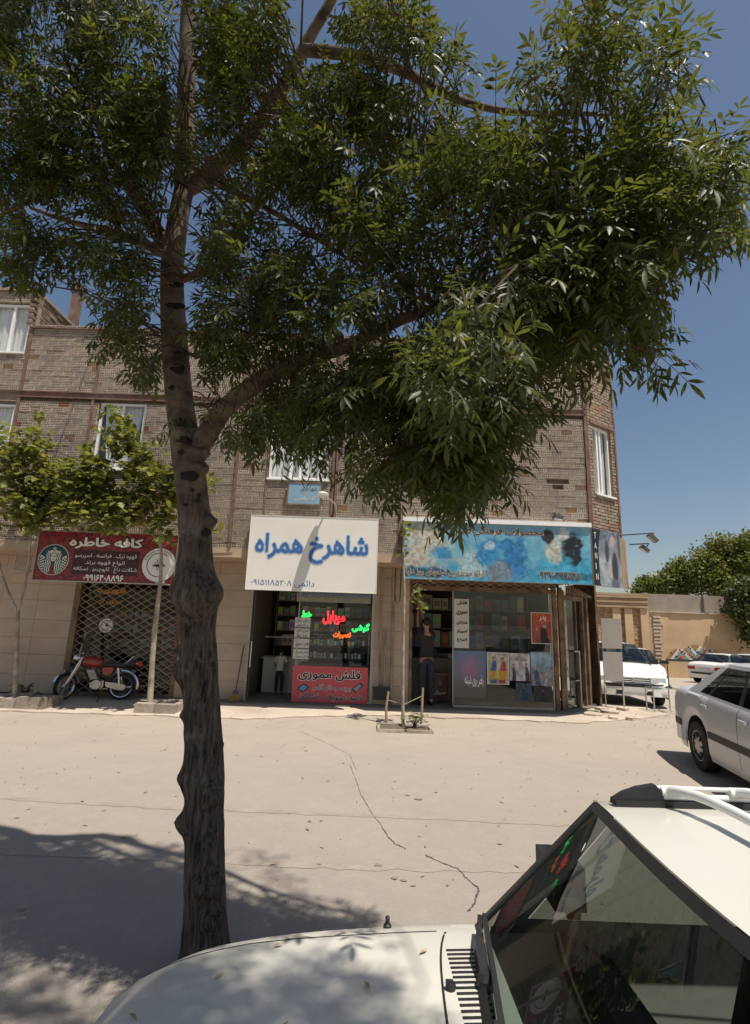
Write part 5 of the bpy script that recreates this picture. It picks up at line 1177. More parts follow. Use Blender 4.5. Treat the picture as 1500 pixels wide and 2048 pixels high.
for s in (1, -1):
    y = s*0.545; zr_ = 1.378
    mb = MB(); mb.bar((1.48, y, zr_+0.005), (2.85, y, zr_+0.005), 0.035, 0.014); mb.build('rail_foot', m_black, rack, True)
    mb = MB(); poly = [(1.475, zr_), (1.482, zr_+0.014), (1.51, zr_+0.030), (1.55, zr_+0.044), (1.60, zr_+0.053), (1.615, zr_+0.036), (1.625, zr_)]; mb.prism([(x, z) for x, z in poly], 'y', y-0.012, y+0.012); mb.build('end_fin', m_black, rack, True)
    mb = MB(); mb.tube([(1.60, y, zr_+0.044), (2.86, y, zr_+0.044)], 0.006, 10); mb.tube([(1.60, y, zr_+0.022), (2.86, y, zr_+0.022)], 0.009, 10); mb.build('side_rail', m_rackw, rack, True, smooth=50)
for x in (1.635, 1.83, 2.25, 2.66):
    mb = MB(); pts = [(x, -0.545, zr_+0.036), (x+.01, -0.48, zr_+0.052), (x+.02, -0.3, zr_+0.066), (x+.02, 0.3, zr_+0.066), (x+.01, 0.48, zr_+0.052), (x, 0.545, zr_+0.036)]; mb.tube(smooth_path([Vector(p) for p in pts], 4), 0.0125, 10)
    mb.build('cross_bar', m_rackw, rack, True, smooth=50)
    for s in (1, -1):
        mb = MB(); mb.tube([(x-0.02, s*0.545, zr_+0.036), (x+0.035, s*0.545, zr_+0.036)], 0.015, 12); mb.build('clamp', m_rackw, rack, True, smooth=50)

# ================================================================== people
def skin_mesh(name, nodes, edges, mat, parent=None, root='pelvis', sub=2):
    names = list(nodes); me = bpy.data.meshes.new(name)
    me.from_pydata([nodes[k][0] for k in names], [(names.index(a), names.index(b)) for a, b in edges], [])
    ob = bpy.data.objects.new(name, me); COL.objects.link(ob)
    sk = ob.modifiers.new('skin', 'SKIN'); sk.use_smooth_shade = True; sk.branch_smoothing = 0.4
    if not me.skin_vertices: me.skin_vertices.new()
    for i, k in enumerate(names):
        r = nodes[k][1]; me.skin_vertices[0].data[i].radius = r if hasattr(r, '__len__') else (r, r); me.skin_vertices[0].data[i].use_root = (k == root)
    sd = ob.modifiers.new('sub', 'SUBSURF'); sd.levels = sub; sd.render_levels = sub
    m2 = bpy.data.meshes.new_from_object(ob.evaluated_get(bpy.context.evaluated_depsgraph_get()))
    bpy.data.objects.remove(ob); bpy.data.meshes.remove(me)
    m2.materials.clear(); m2.materials.append(mat); m2.shade_smooth(); m2.name = name
    return link(name, m2, parent)
m_skin = pm('skin', (0.36,0.21,0.145), 0.08, 12, 0.55); m_hair = pm('dark_hair', (0.016,0.012,0.010), 0.2, 40, 0.6)
m_blackshirt = pm('black_shirt', (0.035,0.028,0.025), 0.2, 14, 0.9, bump=0.3, bscale=30); m_jeans = pm('dark_jeans', (0.030,0.032,0.042), 0.2, 16, 0.9, bump=0.2); m_whiteshirt = pm('white_shirt', (0.62,0.58,0.53), 0.06, 12, 0.9, bump=0.2); m_shoe = pm('black_shoe', (0.015,0.014,0.013), 0.2, 20, 0.6)
def person(label, loc, rotz, H, arms, shirt, trousers, sleeve, hem=1.0):
    """standing figure facing +y; arms = {side: (elbow, hand, finger direction)} in metres for a 1.75 m figure"""
    k = H/1.75; v = lambda x, y, z: (x*k, y*k, z*k)
    N = {'pelvis': (v(0,0,.96), (.155*k,.115*k)), 'waist': (v(0,.01,1.10), (.135*k,.10*k)), 'chest': (v(0,.02,1.30), (.165*k,.115*k)), 'neckbase': (v(0,.02,1.47), (.075*k,.07*k)), 'neck': (v(0,.03,1.53), .055*k), 'jaw': (v(0,.05,1.60), (.068*k,.075*k)), 'head': (v(0,.04,1.67), (.078*k,.092*k)), 'crown': (v(0,.03,1.735), (.05*k,.06*k)), 'nose': (v(0,.145,1.63), .010*k)}
    E = [('pelvis','waist'),('waist','chest'),('chest','neckbase'),('neckbase','neck'),('neck','jaw'),('jaw','head'),('head','crown'),('head','nose')]
    for s, n in ((-1,'l'),(1,'r')):
        N['ear'+n] = (v(s*.088,.03,1.64), .014*k); E.append(('head','ear'+n))
        el, ha, fd = arms[n]; sh = Vector((s*.17,.02,1.42)); fd = Vector(fd).normalized()
        N['sh'+n] = (v(*sh), .062*k); N['ua'+n] = (v(*(sh.lerp(Vector(el), .5))), .050*k); N['el'+n] = (v(*el), .040*k); N['fa'+n] = (v(*(Vector(el).lerp(Vector(ha), .4))), .038*k); N['wr'+n] = (v(*ha), (.026*k,.022*k)); palm = Vector(ha)+fd*0.055; N['pa'+n] = (v(*palm), (.036*k,.020*k))
        E += [('chest','sh'+n),('sh'+n,'ua'+n),('ua'+n,'el'+n),('el'+n,'fa'+n),('fa'+n,'wr'+n),('wr'+n,'pa'+n)]
        side = fd.cross(Vector((0,1,0))); side = side.normalized() if side.length > .1 else Vector((1,0,0)); bend = side.cross(fd)
        for f, (o_, l) in enumerate(((-.030,.066),(-.010,.078),(.010,.074),(.029,.058))):
            b0 = palm + side*o_ + fd*.035; b1 = b0 + fd*l*.5; b2 = b0 + fd*l*.9 + bend*.018
            for q, p in (('a',b0),('b',b1),('c',b2)): N['f%d%s%s' % (f,q,n)] = (v(*p), .0095*k if q != 'c' else .0075*k)
            E += [('pa'+n,'f%da%s' % (f,n)),('f%da%s' % (f,n),'f%db%s' % (f,n)),('f%db%s' % (f,n),'f%dc%s' % (f,n))]
        t0 = Vector(ha) + fd*.03 + side*(-.035); t1 = t0 + fd*.035 - side*.022; N['t0'+n] = (v(*t0), .011*k); N['t1'+n] = (v(*t1), .009*k); E += [('wr'+n,'t0'+n),('t0'+n,'t1'+n)]
        N['hip'+n] = (v(s*.09,0,.90), .095*k); N['knee'+n] = (v(s*.105,.015,.50), .058*k); N['calf'+n] = (v(s*.108,-.01,.34), .056*k); N['ankle'+n] = (v(s*.11,-.015,.09), .038*k); N['toe'+n] = (v(s*.125,.13,.035), (.042*k,.030*k)); N['heel'+n] = (v(s*.11,-.045,.035), .032*k)
        E += [('pelvis','hip'+n),('hip'+n,'knee'+n),('knee'+n,'calf'+n),('calf'+n,'ankle'+n),('ankle'+n,'toe'+n),('ankle'+n,'heel'+n)]
    body = skin_mesh('person', N, E, m_skin); body.location = loc; body.rotation_euler = (0,0,rotz); tag(body, label, 'person')
    grow = lambda key, g: (N[key][0], tuple(r+g*k for r in (N[key][1] if hasattr(N[key][1], '__len__') else (N[key][1],)*2)))
    T = {'pelvis': grow('waist', .012), 'chest': grow('chest', .026), 'neckbase': grow('neckbase', .016)}; Es = [('pelvis','chest'),('chest','neckbase')]
    T['hem'] = (v(0,0,hem), (.172*k,.135*k)); Es.append(('pelvis','hem')); T['pelvis'] = (T['pelvis'][0], (.165*k,.128*k))
    for n in 'lr':
        a, b = Vector(N['sh'+n][0]), Vector(N['el'+n][0]); T['sh'+n] = (tuple(a), .076*k); T['sl'+n] = (tuple(a.lerp(b, sleeve)), .060*k); Es += [('chest','sh'+n),('sh'+n,'sl'+n)]
    skin_mesh('shirt', T, Es, shirt, body)
    T = {'pelvis': grow('pelvis', .014)}; Es = []; top = list(T['pelvis'][0]); T['belt'] = ((top[0], top[1], top[2]+.06*k), (.150*k,.118*k)); Es.append(('pelvis','belt'))
    for n in 'lr':
        T['hip'+n] = grow('hip'+n, .012); T['knee'+n] = grow('knee'+n, .022); T['ankle'+n] = ((N['ankle'+n][0][0], N['ankle'+n][0][1], .10*k), .062*k); Es += [('pelvis','hip'+n),('hip'+n,'knee'+n),('knee'+n,'ankle'+n)]
    skin_mesh('trousers', T, Es, trousers, body)
    for n in 'lr':
        x, y, z = N['ankle'+n][0]; mb = MB(); mb.ball((x*1.06, y+.06*k, .045*k), .1*k, 12, 8, (.5,1.42,.5)); mb.build('shoe', m_shoe, body, True, smooth=60)
    mb = MB(); c = Vector(N['head'][0]); mb.ball((c.x, c.y-.018*k, c.z+.022*k), .098*k, 16, 10, (.9,1.02,.95), 0.03); mb.build('hair', m_hair, body, True, smooth=60)
    for s in (-1, 1):
        mb = MB(); mb.ball((s*.032*k, (.04+.098)*k, 1.655*k), .011*k, 8, 6); mb.build('eye', m_hair, body, True)
    mb = MB(); mb.ball((0, .142*k, 1.59*k), .022*k, 8, 5, (1.1,.3,.3)); mb.build('mouth', pm('lips', (.25,.09,.08), .1, 20, .5), body, True)
    return body
mp_ = onY(852, 1412, G+0.12)
person('person in black shirt and dark trousers reaching up in the film shop doorway', (mp_.x, G+0.12, 0.056), math.radians(18), 1.74, {'l': ((-.16,.16,1.70), (-.13,.20,1.96), (.1,.1,1)), 'r': ((.02,.20,1.70), (-.06,.24,1.95), (-.2,.15,1))}, m_blackshirt, m_jeans, 0.6, 0.98)
bp_ = onY(556, 1396, 11.85)
person('small child in white shirt and dark trousers at the phone shop counter', (bp_.x, 11.85, 0.056), math.radians(-4), 0.98, {'l': ((-.27,.06,1.18), (-.20,.22,1.06), (.2,.8,0)), 'r': ((.27,.06,1.18), (.20,.22,1.06), (-.2,.8,0))}, m_whiteshirt, m_jeans, 0.75, 0.9)

# ================================================================== motorcycle
m_redpaint = pm('red_paint', (0.27,0.03,0.02), 0.1, 8, 0.3, coat=0.5); m_steel = pm('dull_steel', (0.42,0.40,0.37), 0.15, 10, 0.35, metal=0.8); m_blackm = pm('black_metal', (0.02,0.019,0.018), 0.2, 15, 0.45)
rw = onY(240, 1393, 10.66)
mc = thing('motorcycle', 'red motorcycle with a clear fairing parked against the lattice shutter', 'motorcycle', (rw.x, 10.66, 0.03), math.pi + math.radians(14))
mc.scale = (.88,.88,.88)
def wheel_m(x, steer):
    r = 0.285; R_ = Matrix.Rotation(steer, 4, 'Z'); tr = Matrix.Translation((x, 0, 0))
    def put(mb, nm, mt, par, sm=40):
        mb.v = [tuple(tr @ (R_ @ Vector(p))) for p in mb.v]; return mb.build(nm, mt, par, True, smooth=sm)
    t = MB(); t.lathe([(r*.80,-.03),(r*.9,-.042),(r*.98,-.025),(r,0),(r*.98,.025),(r*.9,.042),(r*.80,.03)], (0,0,r), 'y', 30, caps=False); w = put(t, 'wheel', m_tyre, mc)
    t = MB(); t.lathe([(r*.80,-.028),(r*.74,-.02),(r*.74,.02),(r*.80,.028)], (0,0,r), 'y', 30, caps=False); put(t, 'rim', m_chrome, w)
    t = MB(); t.lathe([(0,-.05),(.055,-.05),(.06,0),(.055,.05),(0,.05)], (0,0,r), 'y', 16); put(t, 'hub', m_steel, w)
    t = MB()
    for k in range(18):
        a = 2*math.pi*k/18; b = a+(0.35 if k % 2 else -0.35); t.tube([(.05*math.cos(a), .03*(-1)**k, r+.05*math.sin(a)), (r*.75*math.cos(b), 0, r+r*.75*math.sin(b))], .0022, 4, caps=False)
    put(t, 'spokes', m_chrome, w); return w
wheel_m(0, 0); wheel_m(1.14, math.radians(58))
def mpart(nm, mt, sm=40):
    def dec(f): mb = MB(); f(mb); return mb.build(nm, mt, mc, True, smooth=sm)
    return dec
mpart('frame_tubes', m_blackm)(lambda b: (b.tube([(0.88,0,.80),(.70,0,.45),(.62,0,.28),(.30,0,.27),(.22,0,.45),(.05,0,.72)], .018, 8), b.tube([(.88,0,.82),(.45,0,.72),(.0,0,.70),(-.22,0,.72)], .018, 8), b.tube([(.26,.07,.30),(0,.08,.285)], .016, 8), b.tube([(.26,-.07,.30),(0,-.08,.285)], .016, 8)))
mpart('fuel_tank', m_redpaint, 60)(lambda b: b.tube([(.86,0,.80),(.82,0,.81),(.70,0,.82),(.55,0,.80),(.44,0,.775),(.41,0,.77)], [.03,.10,.125,.115,.08,.03], 14))
mpart('seat', pm('seat_vinyl', (0.022,0.018,0.017), 0.2, 20, 0.5))(lambda b: b.prism([(.44,.74),(.46,.80),(.30,.785),(.05,.79),(-.20,.84),(-.26,.82),(-.22,.76),(.05,.725)], 'y', -.115, .115))
mpart('side_panel', m_redpaint)(lambda b: (b.prism([(.42,.70),(.18,.71),(.20,.60),(.30,.53),(.40,.56)], 'y', .085, .11), b.prism([(.42,.70),(.18,.71),(.20,.60),(.30,.53),(.40,.56)], 'y', -.11, -.085)))
mpart('engine', m_steel)(lambda b: (b.lathe([(0,-.13),(.10,-.13),(.115,-.08),(.115,.08),(.10,.13),(0,.13)], (.50,0,.34), 'y', 18), b.prism([(.36,.26),(.62,.26),(.64,.38),(.36,.42)], 'y', -.09, .09)))
mpart('cylinder', m_steel)(lambda b: [b.obox((.57+.012*k, 0, .46+.025*k), (.075,0,-.01), (0,.085,0), (.003,0,.007)) for k in range(8)])
mpart('chain_case', m_steel)(lambda b: b.prism([(.32,.40),(.0,.36),(-.09,.33),(-.12,.28),(-.07,.23),(.0,.215),(.30,.29)], 'y', .085, .125))
mpart('exhaust', m_chrome)(lambda b: b.tube([(.62,-.06,.46),(.72,-.10,.36),(.62,-.13,.22),(.3,-.14,.22),(-.3,-.16,.27)], [.02,.02,.022,.035,.042], 10))
mpart('rear_fender', m_chrome)(lambda b: b.tube([(-.0+.34*math.cos(a), 0, .285+.34*math.sin(a)) for a in [math.radians(q) for q in range(60, 191, 13)]], .035, 8))
mpart('shock_absorber', m_chrome)(lambda b: [b.tube([(.02,s*.13,.31),(.09,s*.13,.70)], [.022,.03], 10) for s in (1,-1)])
mpart('front_fork', m_chrome)(lambda b: [b.tube([(1.14,s*.075,.285),(.86,s*.075,.92)], [.022,.018], 10) for s in (1,-1)])
mpart('front_fender', m_chrome)(lambda b: b.tube([(1.14+.33*math.cos(a)*math.cos(1.01), .33*math.cos(a)*math.sin(1.01), .285+.33*math.sin(a)) for a in [math.radians(q) for q in range(20, 171, 15)]], .035, 8))
mpart('handlebar', m_chrome)(lambda b: b.tube([(.78,.36,1.02),(.86,.22,1.03),(.88,.08,.95),(.88,-.08,.95),(.86,-.22,1.03),(.78,-.36,1.02)], .012, 8))
mpart('headlight', m_chrome)(lambda b: b.lathe([(0,.0),(.05,.01),(.085,.07),(.09,.12),(.08,.135),(0,.14)], (.90,0,.90), 'x', 18))
for sd in (1,-1): mpart('mirror', m_blackm)(lambda b: (b.tube([(.84,sd*.24,1.03),(.83,sd*.32,1.24)], .005, 6), b.lathe([(0,-.01),(.06,-.008),(.06,.008),(0,.012)], (.83,sd*.33,1.28), 'x', 16)))
mpart('fairing', glassmat('fairing_plastic', (0.60,0.61,0.58), 0.22, 0.3))(lambda b: b.add([(.98-.16*(z-.85)-.10*abs(y/.26)**2, y, z) for z in (.86,1.05,1.25,1.42) for y in (-.24,-.12,0,.12,.24)], [(j*5+i,j*5+i+1,(j+1)*5+i+1,(j+1)*5+i) for j in range(3) for i in range(4)]))
mpart('luggage_rail', m_chrome)(lambda b: (b.tube([(-.05,.12,.80),(-.20,.13,.95),(-.30,.0,.97),(-.20,-.13,.95),(-.05,-.12,.80)], .01, 8)))
mpart('tail_lamp', m_redlens)(lambda b: b.box(-.38,-.32,-.06,.06,.72,.82))
mpart('indicator', m_amber)(lambda b: [b.ball((-.30, s*.17, .80), .032, 10, 7) for s in (1,-1)])
mpart('kickstand', m_blackm)(lambda b: b.tube([(.36,.10,.28),(.40,.26,.0)], .011, 8))

# ================================================================== street furniture by the shops
def pit(name, label, x0, x1, y0, y1, h, w, mat):
    t = thing(name, label, 'planter', ((x0+x1)/2, (y0+y1)/2, 0.02)); random.seed(int(abs(x0)*100))
    def run(ax, a, b, c0, c1):
        n = max(1, round((b-a)/0.42)); L1 = (b-a)/n
        for i in range(n):
            mb = MB(); hh = h*random.uniform(.85,1.08); e = .012; p0, p1 = a+i*L1+.006, a+(i+1)*L1-.006
            X0,X1,Y0,Y1 = (p0,p1,c0,c1) if ax == 'x' else (c0,c1,p0,p1)
            V = [(X0,Y0,-.02),(X1,Y0,-.02),(X1,Y1,-.02),(X0,Y1,-.02)]+[(X0+e*random.uniform(.5,2),Y0+e*random.uniform(.5,2),hh),(X1-e*random.uniform(.5,2),Y0+e*random.uniform(.5,2),hh*random.uniform(.9,1.05)),(X1-e,Y1-e,hh),(X0+e,Y1-e,hh*random.uniform(.92,1.04))]
            mb.add(V, [(4,5,6,7),(0,1,5,4),(1,2,6,5),(2,3,7,6),(3,0,4,7)]); mb.build('kerb_stone', mat, t)
    run('x', x0, x1, y0, y0+w); run('x', x0, x1, y1-w, y1); run('y', y0+w+.005, y1-w-.005, x0, x0+w); run('y', y0+w+.005, y1-w-.005, x1-w, x1)
    mb = MB(); mb.box(x0+w, x1-w, y0+w, y1-w, -.02, h*.6); mb.build('soil', pm('soil', (.13,.092,.062), .3, 14, .95, bump=.6), t)
    return t
m_kerb = pm('rough_kerb_stone', (0.34,0.28,0.22), 0.2, 7, 0.9, bump=0.6, bscale=25, second=(.25,.2,.155))
pl, pr = onZ(92, 1420, 0.0), onZ(255, 1432, 0.0)
pit('tree_planter', 'low stone planter around the forked sapling left of the motorcycle', onZ(-60,1425).x, pl.x, 9.42, 10.05, 0.20, 0.14, m_kerb)
pit('tree_planter', 'low rough stone planter around the sapling before the lattice shutter', pr.x, onZ(362,1425).x, 9.42, 10.05, 0.17, 0.15, m_kerb)
c0_, c1_ = onZ(752, 1462), onZ(866, 1462)
pit('tree_planter', 'sunken tree pit with stakes in front of the film shop', c0_.x, c1_.x, c0_.y-0.1, c0_.y+0.42, 0.05, 0.08, m_kerb)
# broom and long-handled dustpan
bb_ = onY(467, 1404, 10.75); bt = onY(487, 1292, 10.93)
t = thing('broom', 'broom with purple handle and yellow bristles leaning on the stone wall', 'broom', (bb_.x, 10.75, 0.056))
mb = MB(); mb.tube([(bb_.x+0.02,10.76,.22),(bt.x,10.95,bt.z)], .012, 8); mb.build('handle', pm('purple_handle', (.10,.045,.09), .1, 20, .5), t)
mb = MB(); mb.add([(bb_.x-.05,10.74,.20),(bb_.x+.07,10.74,.20),(bb_.x+.07,10.79,.20),(bb_.x-.05,10.79,.20),(bb_.x-.02,10.75,.27),(bb_.x+.05,10.75,.27),(bb_.x+.05,10.78,.27),(bb_.x-.02,10.78,.27)], [(0,1,5,4),(1,2,6,5),(2,3,7,6),(3,0,4,7),(4,5,6,7)]); mb.build('head', pm('purple_head', (.12,.05,.10), .1, 20, .5), t)
mb = MB()
for k in range(60):
    x = random.uniform(-.05,.07); y = random.uniform(.0,.05); mb.bar((bb_.x+x,10.74+y,.205),(bb_.x+x*1.9-.005,10.735+y*1.3,.058), .006)
mb.build('bristles', pm('yellow_bristles', (.42,.27,.045), .2, 30, .8), t)
dp = onY(762, 1405, 10.8)
t = thing('dustpan', 'black long-handled dustpan hanging on the pier between the shops', 'dustpan', (dp.x, 10.8, 0.2))
z0_, z1_ = onY(762,1400,10.8).z, onY(762,1374,10.8).z
mb = MB(); mb.prism([(dp.x-.15,z0_),(dp.x+.13,z0_),(dp.x+.17,z1_),(dp.x-.18,z1_)], 'y', 10.78, 10.80); mb.box(dp.x-.17,dp.x+.16,10.801,10.93,z0_,z0_+.02); mb.prism([(10.801,z0_+.02),(10.93,z0_+.02),(10.86,z1_),(10.801,z1_)], 'x', dp.x-.165, dp.x-.15); mb.prism([(10.801,z0_+.02),(10.93,z0_+.02),(10.86,z1_),(10.801,z1_)], 'x', dp.x+.13, dp.x+.145); mb.build('pan', m_black, t)
mb = MB(); mb.tube([(dp.x-.08,10.82,z1_-.05),(dp.x-.09,10.93,onY(757,1200,10.93).z)], .012, 8); mb.tube([(dp.x+.05,10.82,z1_-.05),(dp.x+.06,10.93,onY(768,1265,10.93).z)], .011, 8); mb.build('handle', m_pipe, t)
# sapling stakes, tied with string
for px, h in ((773, .55), (842, .62)):
    p = onZ(px, 1452); mb = MB(); mb.tube([(p.x,p.y,-.03),(p.x+random.uniform(-.02,.02),p.y,h*.5),(p.x+random.uniform(-.03,.03),p.y+.02,h)], [.025,.022,.018], 7, jitter=.12); tag(mb.build('wooden_stake', m_wood), ('short wooden stake on the dustpan side of the thin sapling' if px < 800 else 'short wooden stake with green weed at its foot beside the sapling'), 'stake')
a, b, c = onZ(773,1452), onZ(806,1455), onZ(842,1452)
mb = MB(); mb.tube([(a.x,a.y,.42),(b.x,b.y,.36),(c.x,c.y,.48)], .004, 5); mb.tube([(a.x,a.y,.20),(b.x,b.y,.18),(c.x,c.y,.16)], .004, 5); tag(mb.build('tie_string', pm('string', (.5,.42,.28), .1, 30, .9)), 'pale string tied between the two stakes and sapling', 'string')
# flat boards on thin legs beside the corner door
q0, q1 = onZ(1243, 1384), onZ(1205, 1384)
for (px0, py0, px1, py1, Y, lb) in ((1203, 1237, 1243, 1297, 11.75, 'upper grey display board on a thin metal stand by the corner door'), (1207, 1304, 1246, 1362, 11.7, 'lower grey display board on a thin metal stand by the corner door')):
    cx_, cy_ = (px0+px1)/2, (py0+py1)/2; x0 = onY(px0,cy_,Y).x; x1 = onY(px1,cy_,Y).x; z1 = onY(cx_,py0,Y).z; z0 = onY(cx_,py1,Y).z
    t = thing('display_board', lb, 'board', (x0, Y, 0.03)); mb = MB(); mb.box(x0, x1, Y, Y+.02, z0, z1); mb.build('panel', pm('grey_board', (.30,.265,.235), .06, 4, .7), t)
    mb = MB(); mb.tube([(x0+.02,Y+.035,0.03),(x0+.02,Y+.035,z1)], .012, 6); mb.tube([(x1-.02,Y+.035,0.03),(x1-.02,Y+.035,z1)], .012, 6); mb.build('stand', m_alu, t)
tx = onZ(1262, 1400); t = thing('side_table', 'small glass topped table with a microphone stand by the corner', 'table', (tx.x, 11.6, 0.03))
mb = MB(); mb.box(tx.x-.5, tx.x+.05, 11.4, 11.75, .50, .52); mb.build('table_top', m_shopglass, t)
for xx, yy_ in ((tx.x-.48,11.42),(tx.x+.03,11.42),(tx.x+.03,11.73),(tx.x-.48,11.73)):
    mb = MB(); mb.bar((xx,yy_,.03),(xx,yy_,.50), .022); mb.build('leg', m_alu, t)
mb = MB(); mb.tube([(tx.x-.06,11.55,.52),(tx.x-.06,11.55,1.0)], .012, 8); mb.lathe([(0,1.0),(.035,1.02),(.04,1.06),(.02,1.1),(0,1.1)], (tx.x-.06,11.55,0), 'z', 10); mb.lathe([(.07,.521),(.06,.54),(.01,.55)], (tx.x-.06,11.55,0), 'z', 14); mb.build('microphone_stand', m_blackm, t)
# broken paving slabs by the corner
for i, (px, py, w, l) in enumerate(((1187,1428,.34,.30),(1222,1424,.30,.22),(1246,1419,.22,.16),(1228,1436,.16,.14),(1205,1418,.3,.2),(1262,1436,.14,.1))):
    p = onZ(px, py, .04); mb = MB(); n = 6; a0 = random.uniform(0, 1); poly = [(p.x+w*.6*math.cos(a0+2*math.pi*k/n)*random.uniform(.7,1.2), p.y+l*.8*math.sin(a0+2*math.pi*k/n)*random.uniform(.7,1.2)) for k in range(n)]
    mb.prism(poly, 'z', .0, .055+.012*i % .03); tag(mb.build('broken_slab', m_conc), ('largest broken concrete slab lying at the corner doorway', 'cracked concrete slab beside the corner door post', 'small concrete slab piece near the display boards', 'thin loose slab fragment out on the road edge', 'worn concrete slab tight against the corner door', 'smallest concrete crumb in front of the white car')[i], 'slab')
# flood lamps on arms
def flood(label, base, tip, head, tilt=0.5, s=0.15):
    t = thing('flood_lamp', label, 'lamp', base); base, tip = Vector(base), Vector(tip)
    mb = MB(); mb.tube([base, tip], .014, 6); mb.build('arm', m_blackm, t); h = Vector(head)
    d = (h-tip); mb = MB(); mb.bar(tip, h, .02); ax = Vector((s*.7, 0, -s*.25*tilt*2)); ay = Vector((0, s*.6, 0)); az = ax.cross(ay).normalized()*.035
    mb.obox(h, ax, ay, az); mb.build('housing', pm('lamp_grey', (.11,.105,.10), .1, 10, .5, metal=.4), t)
    mb = MB(); mb.obox(h-az*1.15, ax*.85, ay*.85, az*.1); mb.build('lens', m_lens, t)
p = onY(200, 645, 9.9); q = onY(185, 612, 9.2); flood('flood lamp on an arm at the parapet', (p.x, U, PAR-.05), (q.x, 9.0, q.z-.08), (q.x, 8.95, q.z), 0.6, .16)
p = onY(1258, 1069, 10.35); q = onY(1307, 1066, 10.2); flood('longer black flood lamp arm reaching past the corner sign', (p.x-.1, 10.45, p.z), q, onY(1305, 1076, 10.15), 1.4, .105)
p = onY(1275, 1088, 10.5); q = onY(1298, 1087, 10.4); flood('smaller flood lamp hanging below the long arm at the corner', (p.x-.12, 10.6, p.z), q, onY(1289, 1098, 10.38), 1.1, .10)
p = onY(1111, 1036, 9.9); flood('small dark flood lamp above the right part of the blue sign', (p.x, U, p.z+.05), (p.x-.02, 9.86, p.z+.10), (p.x+.01, 9.80, p.z-.01), .2, .12)
t = thing('wall_lamp', 'pale street lamp head on a wall arm above the white sign', 'lamp', (onY(672,1010,U).x, U, onY(672,1010,U).z))
wl0 = onY(672, 1012, U); wl1 = onY(650, 996, 9.62)
mb = MB(); mb.tube(smooth_path([Vector((wl0.x, U-.005, wl0.z-.12)), Vector((wl0.x, U-.06, wl0.z)), Vector(((wl0.x+wl1.x)/2, 9.8, wl1.z)), wl1], 5), .016, 8); mb.build('arm', m_alu, t, smooth=50)
hd = wl1 + Vector((-.02,-.17,.01)); mb = MB(); mb.ball(hd, .23, 18, 10, (.50,1.0,.22)); mb.build('lamp_head', m_white, t, smooth=60)
mb = MB(); mb.ball(hd-Vector((0,0.02,.035)), .15, 14, 8, (.55,1.0,.2)); mb.build('lens', m_lens, t, smooth=60)
fst = Face((0,G+0.122,0),(1,0,0),(0,0,1)); ec = onY(212, 1251, G+0.122); st_ = thing('round_sticker', 'round white cup emblem sticker on the glass behind the lattice', 'sticker', (ec.x, G+0.122, ec.z))
mb = MB(); disc(mb, fst, (ec.x, ec.z), 0, .155, .0); mb.build('disc', m_whiteink, st_)
mb = MB(); disc(mb, fst, (ec.x, ec.z), .10, .112, .002, a0=.6, a1=5.4); disc(mb, fst, (ec.x, ec.z), .145, .152, .002); disc(mb, fst, (ec.x+.02, ec.z+.01), .0, .035, .002); mb.build('rings', m_blackink, st_)
# cables
def cable(label, pts, r=.006):
    P_ = [];
    for a, b in zip(pts[:-1], pts[1:]):
        for k in range(10): t = k/10; P_.append(Vector(a).lerp(Vector(b), t) - Vector((0,0,.10*math.sin(math.pi*t))))
    P_.append(Vector(pts[-1])); mb = MB(); mb.tube(P_, r, 5); tag(mb.build('cable', m_black), label, 'cable')
cable('thin black cable sagging across the brick wall above the cafe sign', [onY(-40, 862, 9.6), onY(120, 905, 9.7), onY(330, 962, 9.93)])
cable('thin cable along the slab edge over the cafe sign', [onY(-40, 1040, 9.95), onY(230, 1062, 9.94), onY(470, 1085, 9.94)], .008)

# ================================================================== boundary wall and old brick front across the yard
m_plaster = pm('ochre_plaster', (0.50,0.345,0.20), 0.14, 0.8, 0.9, bump=0.25, bscale=10, second=(0.40,0.275,0.165), smix=(.48,.7), sscale=.5); m_grayren = pm('grey_render', (0.27,0.225,0.18), 0.15, 1.5, .9, bump=.3); m_oldbrick = attrmat('old_brick', rough=.92, bump=.4, bscale=30, noise=.2, nscale=6)
YW = 29.2; WZ = gz(29.2); xa_, xb_ = XY(1298, YW, 1250), 44.0
wl = thing('boundary_wall', 'ochre plastered yard wall with grey top and tile mural', 'wall', (xa_, YW, WZ))
led = onY(1380, 1227, YW).z; topz = onY(1380, 1190, YW).z
mb = MB(); mb.box(xa_, xb_, YW, YW+.3, WZ-.2, led); mb.build('plaster_wall', m_plaster, wl)
mb = MB(); mb.box(xa_-.1, xb_, YW+.06, YW+.3, led+.07, topz); mb.build('grey_parapet', m_grayren, wl)
mb = MB(); x = xa_-.1; random.seed(4)
while x < xb_:
    l = random.uniform(.5,1.3); mb.box(x, x+l-.01, YW-.07-random.uniform(0,.05), YW+.3, led+.001, led+.07+random.uniform(-.015,.0)); x += l
mb.build('coping', m_conc, wl)
for px in (1297, 1420):
    xx = XY(px, YW); mb = MB(); mb.box(xx-.14, xx+.14, YW-.1, YW+.2, WZ if px < 1400 else led+.07, topz+.03); mb.build('pier', m_grayren, wl)
x = xa_+.25; z = .4
for k in range(13):
    mb = MB(); mb.box(xa_+.2, xa_+.2+random.uniform(.35,.6), YW-.06-random.uniform(0,.05), YW-.001, .0+k*.2, .0+k*.2+.11); mb.build('toothed_brick', m_conc, wl)
